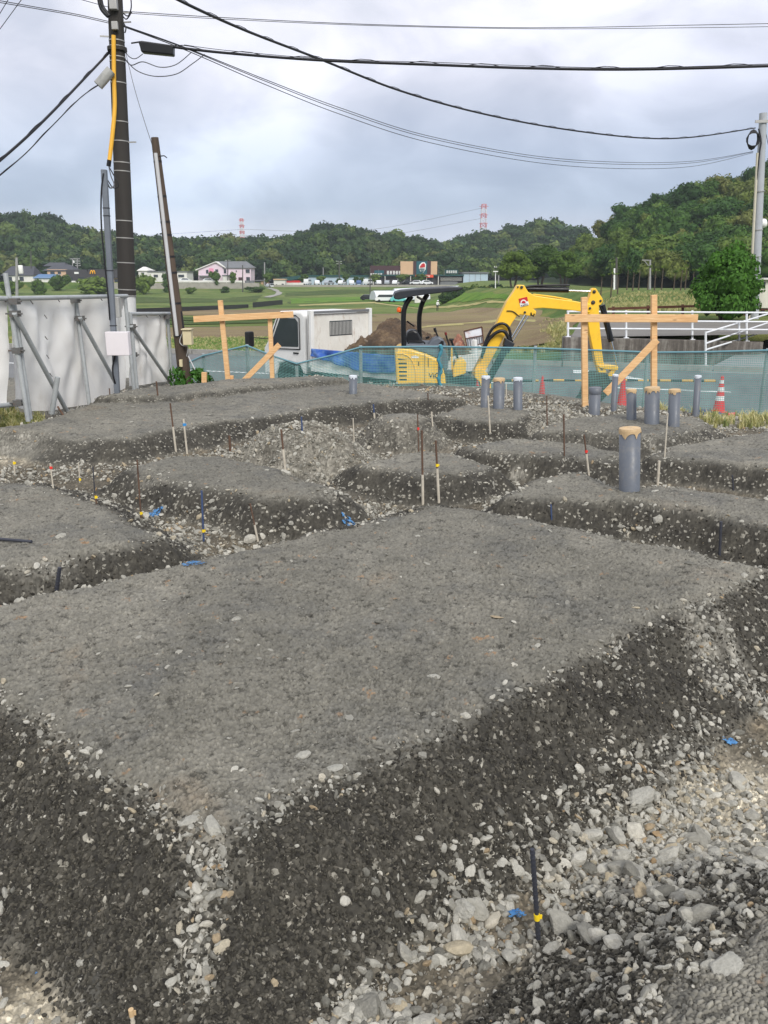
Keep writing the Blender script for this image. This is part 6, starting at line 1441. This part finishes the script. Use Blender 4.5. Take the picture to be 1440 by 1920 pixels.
ex('console', m_eg, [(800, 649), (812, 635), (822, 631), (831, 636), (837, 646), (837, 654)], 14.08, .3, .03); ex('console_shadow_panel', m_eb, [(820, 647), (828, 639), (832, 640), (832, 646)], 14.07, .02, 0)  # the thin black plate is shade put on the console as a shape
et('joystick', m_eb, [(815, 617), (818, 624), (822, 633)], 14.2, .014, 4); et('joystick_grip', m_eb, [(814.5, 615), (817, 622)], 14.2, .024)
et('travel_lever', m_eb, [(835, 624), (838.5, 636), (842, 646), (842, 676)], 14.2, .014); et('travel_lever_grip', M('red_grip', (120, 34, 32), .5), [(835, 623), (836.5, 628)], 14.2, .02)
et('travel_lever', m_eb, [(846, 637), (852, 655), (859, 674)], 14.3, .02); et('travel_lever_grip', m_eb, [(842, 636.5), (851, 636.5)], 14.3, .018)
sb = ex('seat_back', m_eb, [(761, 632), (764, 622), (775, 618.5), (783, 622), (791, 636), (796, 648), (764, 648)], 14.3, .45, .03); ex('seat_base', m_eb, [(764, 644), (800, 644), (802, 650), (764, 650)], 14.25, .5, .02)
et('arm_rail', m_eb, [(766, 648), (766, 641.5), (768, 640), (793, 640), (796, 643), (797, 650)], 14.1, .012)
et('arm_rest', m_eb, [(798, 634), (805, 632)], 14.75, .02); et('side_lever', m_eb, [(763, 602), (768, 606), (777, 612)], 14.95, .014)
ex('canopy_roof', m_ed, [(738, 556), (741, 549), (752, 545.5), (790, 541.5), (845, 538.5), (867, 538.5), (869, 541), (858, 545), (820, 550), (790, 553.5), (768, 557), (748, 562), (740, 561)], 13.85, 1.3, .03)
et('canopy_post', m_eb, [(759, 668), (757, 640), (756.5, 600), (758, 580), (764, 566), (772, 555)], 14.02, .042, 5, 12); et('canopy_post', m_eb, [(790, 655), (787, 635), (786, 600), (788, 582), (793, 566), (802, 551)], 14.9, .042, 5, 12)
et('canopy_brace', m_eb, [(783, 557, 14.0), (795, 564, 14.9)], 14.5, .02)
bc = MB().lathe([(.032, 0), (.036, .02), (.036, .06), (.0001, .085)], P(748, 585, 14.0), 16).build('beacon', M('beacon_orange', (236, 96, 24), .3, var=.05), e); et('beacon_bracket', m_eb, [(748, 585.5), (757, 586)], 14.0, .014)
# boom
BY = 14.38
boom = ex('boom', m_ey, [(886, 703), (892, 689), (910, 655), (922, 628), (936, 596), (950, 566), (960, 552), (967, 541), (970, 535.5), (975, 534), (983, 534.5), (986, 540), (991, 548), (1003, 554), (1040, 559.5), (1075, 564), (1108, 570), (1112, 578), (1106, 587), (1080, 583), (1050, 580), (1018, 577.5), (1000, 579), (1006, 584), (1003, 593), (990, 592), (976, 590), (968, 594), (960, 606), (945, 632), (925, 668), (908, 700), (898, 708)], BY, .21, .012)
pin = MB()
for x, y, r in ((978, 538.5, .024), (984, 585.5, .02), (1106, 578, .02), (971, 538, .014), (893, 699, .03)): pin.lathe([(.0001, -.02), (r, -.02), (r, .25)], P(x, y, BY), 14, axis=(0, 1, 0))
pin.build('pins', m_bkt, boom)
ex('boom_foot', m_ey, [(890, 695), (903, 690), (914, 700), (921, 722), (922, 742), (912, 746), (905, 735), (899, 716), (890, 708)], 14.3, .36, .012)
et('boom_hook', m_eb, [(996, 586), (996, 590), (1000, 593), (1002, 588)], BY - .01, .012)
# company emblem: red square with a white rising sun
emb = ex('emblem', m_signw, [(972.6, 560), (988.4, 556.2), (991.6, 571.8), (976, 575.8)], BY - .008, .006, 0, boom); C_ = (981.4, 565.2)
ex('emblem_field', m_red, [(972.6, 560), (988.4, 556.2), (990.2, 564.6), (986.8, 565.4), (982, 561.5), (978, 567.4), (974.2, 568.3)], BY - .012, .003, 0, emb)
sun = []
for k in range(19):
    a = math.pi * (-.08 + 1.16 * k / 18); r = 6.6 if k % 2 else 4.6; sun.append((C_[0] + .4 + r * math.cos(a), C_[1] + 2.2 - r * math.sin(a)))
ex('emblem_rays', m_signw, sun, BY - .015, .002, 0, emb)
ex('emblem_sun', m_red, [(C_[0] + .4 + 3.7 * math.cos(math.pi * (-.08 + 1.16 * k / 14)), C_[1] + 2.4 - 3.7 * math.sin(math.pi * (-.08 + 1.16 * k / 14))) for k in range(15)], BY - .018, .002, 0, emb)
text_mesh('emblem_lettering', 'TAIYO', .042, P(983.6, 572.4, BY - .015), m_eb, emb, tilt=.24, depth=.002)
# cylinders
et('boom_cylinder_rod', m_chrome, [(985, 590), (955, 640)], BY - .06, .018); et('boom_cylinder_rod', m_chrome, [(991, 592), (961, 640)], BY - .06, .012)
et('boom_cylinder', m_eb, [(957, 636), (938, 672), (907, 728)], BY - .06, .062, 0, 14); ex('cylinder_guard', m_ed, [(948, 634), (966, 644), (960, 655), (944, 648)], BY - .14, .16)
et('arm_cylinder', m_eb, [(986, 542), (1066, 543.5)], BY + .1, .048, 0, 14); et('arm_cylinder_rod', m_chrome, [(1066, 545), (1110, 546.5)], BY + .1, .017); et('arm_hose', m_eb, [(986, 538), (1010, 535.5), (1068, 535)], BY + .06, .02, 5)
et('boom_pipe', m_ey, [(1000, 552), (1040, 557), (1072, 563)], BY + .02, .014, 4)
arm = ex('arm', m_ey, [(1101, 590), (1101, 571), (1106, 557), (1110, 543), (1114, 539.5), (1118, 541), (1130, 560), (1130.5, 566), (1123, 576), (1124, 602), (1131, 676), (1137, 694), (1136, 703), (1124, 702), (1118, 684), (1105, 622)], BY + .02, .17, .01)
pin = MB()
for x, y, r in ((1114, 547, .028), (1112, 567, .034), (1126, 564, .02), (1129, 690, .03)): pin.lathe([(.0001, -.015), (r, -.015), (r, .2)], P(x, y, BY + .02), 14, axis=(0, 1, 0))
pin.build('pins', m_bkt, arm)
et('bucket_cylinder', m_eb, [(1129, 572), (1146, 640)], BY + .1, .05, 0, 14); et('bucket_cylinder_rod', m_chrome, [(1146, 640), (1158, 688)], BY + .1, .018); et('bucket_hose', m_eb, [(1124, 572), (1136, 600), (1140, 636)], BY + .02, .014, 5)
ex('bucket_link', m_ey, [(1121, 684), (1150, 685), (1160, 688), (1159, 694), (1140, 693), (1124, 690)], BY, .24, .01); ex('tipping_link', m_ey, [(1152, 686), (1160, 687), (1148, 706), (1138, 706)], BY + .02, .2, .01)
bkt = ex('bucket', m_bkt, [(1118, 700), (1140, 701), (1146, 716), (1138, 742), (1118, 764), (1088, 774), (1068, 770), (1084, 762), (1098, 745), (1106, 720)], BY - .16, .52, .015)
mb = MB()
for k in range(4): c = P(1070, 770, BY - .12 + .14 * k); mb.box(c + Vector((-.05, 0, -.02)), (.12, .05, .035))
mb.build('teeth', m_bkt, bkt)
et('hose', m_eb, [(903, 672), (909, 645), (922, 618), (938, 607), (951, 611), (957, 626), (957, 648), (952, 662)], BY - .06, .024, 6); et('hose', m_eb, [(905, 664), (914, 640), (930, 624), (944, 621), (953, 633), (956, 652)], BY - .1, .03, 6)
et('hose', m_eb, [(972, 540), (955, 562), (943, 586), (930, 614), (918, 640), (906, 668), (896, 690)], BY + .12, .028, 5); et('hose', m_eb, [(950, 583), (962, 584), (974, 594)], BY - .015, .008, 4)

# small white flatbed trailer behind the digger, with scrap in it
Y = 18.6; e = empty('trailer', Vector((P(872, 720, Y).x, Y, -1.0)), 'small white flatbed trailer behind the digger boom', 'trailer')
part('tail_gate', m_bed, e, 838, 657, 914, 692, Y, .05, .008); part('bed', m_bed, e, 838, 690, 914, 697, Y + .02, 2.0, .008); part('side_gate', m_tw, e, 838, 657.5, 841, 690, Y + .06, 1.9); part('side_gate', m_tw, e, 911, 657.5, 914, 690, Y + .06, 1.9); part('frame', m_chas, e, 846, 697, 906, 706, Y + .1, 1.6)
for px in (850, 902): MB().lathe([(.12, -.08), (.27, -.08), (.27, .08), (.12, .08)], Vector((P(px, 700, Y).x, Y + 1, -.73)), 18, axis=(1, 0, 0)).build('wheel', m_tyre, e)
part('tail_light', m_red, e, 842, 686, 846, 689, Y - .02, .03)
e = empty('ribbed_panel', P(888, 650, Y + .3), 'rust streaked white ribbed steel panel leaning in the trailer', 'panel')
m_rp = M('rusty_white_panel', (222, 224, 228), .5, var=.06, nscale=2, dirt=(176, 98, 62), dirt_amt=.7)
MB().prism([P(870, 621, Y + .3), P(903.5, 613, Y + .3), P(907, 643, Y + .3), P(876, 652, Y + .3)], (0, .03, 0)).build('sheet', m_rp, e)
fr = MB()
for a, b in (((870, 621), (903.5, 613)), ((903.5, 613), (907, 643)), ((907, 643), (876, 652)), ((876, 652), (870, 621)), ((873.5, 635), (905, 629))): fr.bar(P(a[0], a[1], Y + .29), P(b[0], b[1], Y + .29), .022)
fr.build('frame', m_rust, e)
rb = MB()
for k in range(7): x = 877 + k * 4.3; rb.bar(P(x, 634.4 - k * .75, Y + .28), P(x + 1.6, 649.5 - k * 1.05, Y + .28), .018)
rb.build('ribs', m_tile, e)
mb = MB(); r = random.Random(4)
hv = []; hf = []
for i in range(25):
    for j in range(13):
        px = 846 + 26 * i / 24; yy = Y + .2 + .9 * j / 12; z = P(px, 657, Y).z + .02 + .26 * math.sin(math.pi * i / 24) * math.sin(math.pi * j / 12) + .10 * abs(mnoise.noise((i * .5, j * .5, 1))); hv.append((P(px, 657, yy).x, yy, z))
for i in range(24):
    for j in range(12): q = i * 13 + j; hf.append((q, q + 13, q + 14, q + 1))
tag(mb.add(hv, hf).build('scrap_heap', M('reddish_scrap', (150, 104, 84), .8, var=.45, nscale=5, dirt=(206, 196, 180), dirt_amt=.7)), 'reddish scrap heap showing over the trailer tail gate', 'scrap')
# ------------------------------------------------------------------ utility poles and wires
m_conc = M('dark_concrete', (56, 53, 50), .85, var=.22, nscale=3, stretch=(1.5, 1.5, .2), dirt=(50, 46, 44), dirt_amt=.6); m_band = M('pole_band', (172, 170, 166), .5, metal=.4, var=.1); m_ycond = M('yellow_guard', (232, 176, 58), .5, var=.06, nscale=4)
UY = 15.0; e = empty('utility_pole', Vector((P(246, 700, UY).x, UY, -1.1)), 'tall dark concrete utility pole with yellow cable guard behind the sheeting', 'utility pole')
u0, u1 = P(247, 760, UY), P(213, -70, UY)
ua = lambda y: u0.lerp(u1, (760 - y) / 830); ur = lambda y: .112 + .035 * (y / 560)
MB().tube([ua(760), ua(500)], [ur(700), ur(500) - .004], 24).build('base', M('pale_pole_base', (206, 206, 204), .8, var=.1, nscale=3, dirt=(150, 150, 146), dirt_amt=.4), e)
mb = MB(); n = 24; vs = []; ax = (u1 - u0).normalized(); sx_ = Vector((1, 0, 0)); sy_ = ax.cross(sx_).normalized()
for y, lo in ((545, 1), (300, 0), (-70, 0)):
    for k in range(n):
        a = 2 * math.pi * k / n; d = sx_ * math.cos(a) + sy_ * math.sin(a); yy = y
        if lo: yy = 534 + 22 * max(0, 1 - abs(((a - 1.45 + math.pi) % (2 * math.pi)) - math.pi) / .95)      # pointed flap of the wrap, camera side
        vs.append(ua(yy) + d * (ur(yy) + .006))
mb.add(vs, [(j * n + k, j * n + (k + 1) % n, (j + 1) * n + (k + 1) % n, (j + 1) * n + k) for j in range(2) for k in range(n)], True); mb.build('shaft', m_conc, e)
for y in (61, 71, 89, 97, 134, 203, 238, 277, 293, 386, 419, 467, 520, 532): MB().tube([ua(y + .9), ua(y - .9)], ur(y) + .011, 20).build('band', m_band, e)
MB().tube([ua(75) + Vector((0, 0, -.03)), ua(72)], ur(70) + .04, 16).build('clamp_ring', m_conc, e)
MB().tube(spline([ua(56) + Vector((0, -.16, 0)), ua(130) + Vector((-.02, -.17, 0)), P(215, 200, UY - .2), P(211, 250, UY - .25), P(205, 302, UY - .3)], 6), .034, 12).build('cable_guard', m_ycond, e)
MB().tube([P(205, 300, UY - .3), P(203.5, 312, UY - .3)], .036, 12).build('gland', m_eb, e)
for y, s in ((14, 1), (30, 1), (54, -1), (118, -1), (240, 1)):
    MB().bar(ua(y), ua(y) + Vector((s * (ur(y) + .14), -.05, 0)), .02).build('step_bolt', m_band, e)
MB().box(ua(4) + Vector((.02, -.16, 0)), (.12, .1, .16)).build('bracket', m_band, e, .01); MB().box(ua(40) + Vector((.03, -.17, 0)), (.1, .06, .12)).build('bracket', m_band, e, .01)
for pts in ([(188, -8), (192, 12), (202, 26), (205, 30)], [(184, -8), (190, 16), (203, 31)]): MB().tube(spline([P(x, y, UY - .2) for x, y in pts], 5), .03, 8).build('cable_tail', m_cab, e)
for pts in ([(228, 22), (240, 30), (246, 14), (245, -8)], [(230, 40), (236, 52), (234, 62)], [(229, 28), (237, 36), (247, 22)]): MB().tube(spline([P(x, y, UY - .18) for x, y in pts], 5), .010, 6).build('jumper', m_cab, e)
# grey cable closure and black splice case
a, b = P(208, 132, UY - .25), P(184, 160, UY - .3); mb = MB().tube([a, b], [.085, .085], 8, smooth=False); o = mb.build('closure', m_gbox, None, .02); tag(o, 'grey box shaped cable closure slung left of the tall pole', 'cable closure')
a, b = P(260, 81, UY - .1), P(325, 94, UY - .1); e2 = empty('splice_case', a, 'black ribbed splice case hanging on the cable right of the pole', 'cable closure'); MB().prism([P(258, 76, UY - .1), P(324, 84, UY - .1), P(324, 103, UY - .1), P(264, 97, UY - .1), P(262, 88, UY - .1)], (0, .16, 0)).build('case', m_eb, e2, .02)
MB().tube([P(246, 81, UY), P(266, 78, UY), P(330, 87, UY)], .012, 6).build('hanger', m_cab, e2)
def wire(label, pts, r, lash=0.0, n=14):
    r *= .8; lash *= .9; q = spline([P(x, y, Y) for x, y, Y in pts], n); mb = MB().tube(q, r, 6)
    o = mb.build('cable', m_cab); tag(o, label, 'cable', 'overhead cables')
    if lash:                                       # support wire lashed round the cable in a slack spiral
        L = [0]
        for i in range(1, len(q)): L.append(L[-1] + (q[i] - q[i - 1]).length)
        k = int(L[-1] / .16); pp = []
        for i in range(k):
            s = L[-1] * i / k; j = max(0, min(len(q) - 2, int(np.searchsorted(L, s)) - 1)); f = (s - L[j]) / max(1e-6, L[j + 1] - L[j]); c = q[j].lerp(q[j + 1], f)
            pp.append(c + Vector((0, -r * .7 * math.cos(i * 1.05), lash * (.35 + .65 * math.sin(i * 1.05)))))
        MB().tube(pp, .006, 5).build('lashing', m_cab, o)
    return o
wire('thick lashed cable running from the splice case out to the right edge', [(324, 88, 15), (420, 99, 15), (600, 113, 14.9), (800, 121, 14.8), (1000, 128, 14.6), (1200, 130, 14.4), (1500, 122, 14)], .026, .05)
wire('thinner support wire just above the thick lashed cable', [(345, 84, 15), (430, 95, 15), (620, 111, 14.9), (820, 117, 14.8), (1010, 124, 14.6), (1200, 127, 14.4), (1500, 118, 14)], .006)
wire('long sagging lashed cable from the top edge down to the concrete pole', [(250, -48, 14), (335, 0, 15), (460, 57, 17), (600, 111, 19.5), (750, 170, 22), (900, 212, 25), (1050, 241, 28), (1200, 258.5, 30.5), (1300, 257, 32), (1416, 240, 34)], .030, .045)
for k, (dy, lb) in enumerate(((0, 'upper of three thin sagging wires crossing mid sky'), (4, 'middle of three thin sagging wires crossing mid sky'), (12, 'lowest of three thin sagging wires crossing mid sky'))):
    wire(lb, [(232, 48 + k, 15), (350, 90 + dy * .4, 17), (500, 150 + dy * .8, 20), (640, 203 + dy, 23), (800, 254 + dy, 26), (1000, 292 + dy, 29), (1160, 304 + dy, 31), (1300, 302 + dy * .8, 33), (1412, 284 + dy * .2, 35)], .010)
wire('upper of two thin wires stretched across the top of the sky', [(230, 21, 15), (420, 33, 15.5), (700, 46, 16), (1000, 52, 16.5), (1300, 47, 17), (1500, 43, 17)], .007); wire('lower of two thin wires stretched across the top of the sky', [(230, 24, 15), (420, 36, 15.5), (700, 48, 16), (1000, 54, 16.5), (1300, 52, 17), (1500, 49, 17)], .006)
wire('thick lashed cable falling from the tall pole to the left edge', [(206, 97, 15), (165, 140, 14), (100, 208, 12.8), (40, 266, 12), (-60, 352, 11)], .022, .035); wire('twisted thin cable from the grey closure to the left edge', [(184, 160, 14.7), (150, 184, 14), (90, 244, 13), (40, 295, 12.4), (-60, 378, 11.5)], .009, .012)
wire('upper wire of a pair from the upper left corner to the pole', [(-40, -6, 13), (60, 12, 14), (140, 26, 14.6), (207, 41, 15)], .007); wire('lower wire of a pair from the upper left corner to the pole', [(-40, -2, 13), (60, 15, 14), (140, 29, 14.6), (207, 44, 15)], .007)
wire('short steep wire cutting the top left corner', [(-10, 42, 11), (22, -12, 11)], .005); wire('second steep wire below the one cutting the top left corner', [(-10, 68, 11), (50, -14, 11)], .005); wire('faint wire entering the pole top from the upper left edge', [(140, -4, 14), (206, 14, 15)], .006)
wire('thin stay wire from the tall pole to the leaning pole top', [(236, 100, 15), (252, 165, 13.6), (270, 225, 12), (288, 280, 10.5)], .005)
wire('slack loop cable under the black splice case', [(232, 108, 14.9), (246, 122, 14.8), (268, 116, 14.7), (300, 126, 14.7), (330, 121, 14.8), (358, 99, 14.9)], .009); wire('longest slack loop cable hanging right of the pole', [(234, 110, 14.9), (256, 132, 14.8), (290, 143, 14.7), (330, 139, 14.7), (360, 120, 14.8), (384, 102, 14.9)], .009); wire('small curl of cable beside the pole', [(232, 92, 14.9), (242, 106, 14.8), (254, 110, 14.8), (268, 101, 14.8)], .008)
wire('black service loop from the yellow guard to the square pole', [(204, 312, 14.7), (208, 330, 13), (214, 346, 11), (206, 352, 9.6), (197, 330, 8.7)], .010); wire('black service loop into the tall pole below the yellow guard', [(205, 314, 14.7), (214, 330, 14.6), (222, 348, 14.6), (212, 352, 14.6), (202, 338, 14.6)], .012)
# pylon conductors
for k, (y0, y1, y2, lb) in enumerate(((430, 432, 412, 'faint upper conductor between the two lattice pylons'), (441, 446, 431, 'faint lower conductor between the two lattice pylons'))):
    wire(lb, [(455, y0, 620), (680, y1, 610), (905, y2 - 22, 600)], .10)
wire('faint conductor left of the smaller pylon', [(200, 446, 640), (330, 438, 630), (455, 430, 620)], .10)
# concrete pole at the right edge
CYY = 35; pa, pb = P(1413, 604, CYY), P(1431, 212, CYY); pa.z = lz(pa.x, CYY) - .3
e = empty('concrete_pole', pa, 'pale grey concrete pole with coiled cable at the right edge', 'utility pole'); m_pc = M('pale_concrete_pole', (168, 172, 176), .8, var=.1, nscale=1.5, dirt=(130, 132, 132), dirt_amt=.35)
MB().tube([pa, pb], [.2, .14], 20).build('shaft', m_pc, e); pf = lambda y: pa.lerp(pb, (604 - y) / 392)
MB().tube([pf(600) + Vector((-.24, -.12, 0)), pf(282) + Vector((-.2, -.12, 0))], .05, 10).build('conduit', M('cream_conduit', (196, 190, 170), .5, var=.06), e); MB().tube(spline([pf(330) + Vector((-.2, -.14, 0)), pf(282) + Vector((-.14, -.16, 0)), pf(262) + Vector((-.1, -.16, 0)), pf(240) + Vector((-.22, -.16, 0))], 5), .03, 8).build('riser_cable', m_cab, e)
MB().bar(pf(228) + Vector((-.36, -.16, 0)), pf(227) + Vector((.36, -.16, 0)), .06, .1).build('crossarm', m_band, e)
for y in (350, 420, 470, 560): MB().tube([pf(y + .8), pf(y - .8)], .2, 16).build('band', m_band, e)
coil = MB()
for k in range(5):
    c = P(1411, 262, CYY - .3); coil.tube([c + Vector(((.19 + .02 * k) * math.cos(a * .5236 + k), -.02 * k, (.36 - .03 * k) * math.sin(a * .5236 + k))) for a in range(13)], .02, 6)
e2 = tag(coil.build('cable_coil', m_cab), 'coil of spare black cable hung on the pale concrete pole', 'cable coil')
MB().tube([pf(238) + Vector((.1, 0, 0)), P(1440, 270, CYY + .5), P(1470, 310, CYY + 1)], .012, 6).build('stay', m_cab, e)
e = empty('street_lamp', P(1460, 610, 37), 'white hooded street lamp reaching in from the right edge', 'street lamp')
MB().tube(spline([P(1462, 610, 37), P(1462, 440, 37), P(1458, 422, 37), P(1444, 419, 37)], 5), .05, 10).build('arm', m_pc, e); MB().lathe([(.0001, -.16), (.16, -.13), (.2, 0), (.14, .12), (.0001, .22)], P(1430, 419, 37), 14, axis=(-1, 0, -.25)).build('lamp_head', m_signw, e)

# field worker
g = GL(820, 583); hgt = P(820, 563.5, g.y).z - g.z; s = hgt / 1.68
def figure(g, s):
    J = {'pel': (0, 0, .92), 'che': (0, -.04, 1.25), 'nek': (0, -.07, 1.44), 'hed': (0, -.11, 1.6), 'lh': (-.10, 0, .88), 'lk': (-.12, -.05, .48), 'la': (-.12, .03, .08), 'lf': (-.13, -.14, .03), 'rh': (.10, 0, .88), 'rk': (.13, -.02, .47), 'ra': (.14, .08, .08), 'rf': (.15, -.08, .03), 'ls': (-.18, -.05, 1.38), 'le': (-.25, -.08, 1.12), 'lw': (-.17, -.26, .95), 'rs': (.18, -.05, 1.38), 're': (.26, -.06, 1.12), 'rw': (.2, -.25, .98)}
    E_ = [('pel', 'che'), ('che', 'nek'), ('nek', 'hed'), ('pel', 'lh'), ('lh', 'lk'), ('lk', 'la'), ('la', 'lf'), ('pel', 'rh'), ('rh', 'rk'), ('rk', 'ra'), ('ra', 'rf'), ('che', 'ls'), ('ls', 'le'), ('le', 'lw'), ('che', 'rs'), ('rs', 're'), ('re', 'rw')]
    Rr = {'pel': .15, 'che': .16, 'nek': .06, 'hed': .11, 'lh': .1, 'lk': .065, 'la': .045, 'lf': .04, 'rh': .1, 'rk': .065, 'ra': .045, 'rf': .04, 'ls': .07, 'le': .05, 'lw': .04, 'rs': .07, 're': .05, 'rw': .04}
    ks = list(J); me = bpy.data.meshes.new('person'); me.from_pydata([Vector(J[k]) * s for k in ks], [(ks.index(a), ks.index(b)) for a, b in E_], []); o = link_mesh('person', me)
    sk = o.modifiers.new('skin', 'SKIN'); o.modifiers.new('smooth', 'SUBSURF').render_levels = 2
    for i, k in enumerate(ks): o.data.skin_vertices[0].data[i].radius = (Rr[k] * s,) * 2; o.data.skin_vertices[0].data[i].use_root = (k == 'pel')
    o.location = g; o.rotation_euler = (0, 0, .5); return o
m_pers, t, b_ = new_mat('work_clothes'); sx_ = t.new('ShaderNodeSeparateXYZ'); t.put(sx_.inputs[0], co(t)); z = sx_.outputs[2]
c = t.ramp(t.math('DIVIDE', z, 1.75 * s), [(0, lin((40, 40, 46))), (.5, lin((54, 60, 76))), (.54, lin((226, 226, 224))), (.84, lin((226, 226, 224))), (.86, lin((186, 140, 112))), (1, lin((186, 140, 112)))], 'CONSTANT'); t.put(b_.inputs['Base Color'], c); b_.inputs['Roughness'].default_value = .8
o = figure(g, s); o.data.materials.append(m_pers); tag(o, 'person in white shirt and pale hat standing in the meadow behind the digger', 'person')
h = MB().lathe([(.2 * s, 0), (.2 * s, .015 * s), (.12 * s, .03 * s), (.11 * s, .11 * s), (.0001, .15 * s)], (0, -.12 * s, 1.62 * s), 16).build('hat', m_signw); h.parent = o; h.location = (0, 0, 0)
# ------------------------------------------------------------------ air
hm = bpy.data.materials.new('haze'); hm.use_nodes = True; ht = hm.node_tree; ht.nodes.remove(ht.nodes['Principled BSDF'])
pv = ht.nodes.new('ShaderNodeVolumePrincipled'); pv.inputs['Color'].default_value = (.80, .87, .95, 1); pv.inputs['Density'].default_value = .00032; pv.inputs['Anisotropy'].default_value = .2
ht.links.new(pv.outputs[0], ht.nodes['Material Output'].inputs['Volume'])
tag(MB().box((0, 390, 36), (1980, 2660, 120)).build('haze', hm), 'thin bluish summer haze over the valley', kind='stuff')
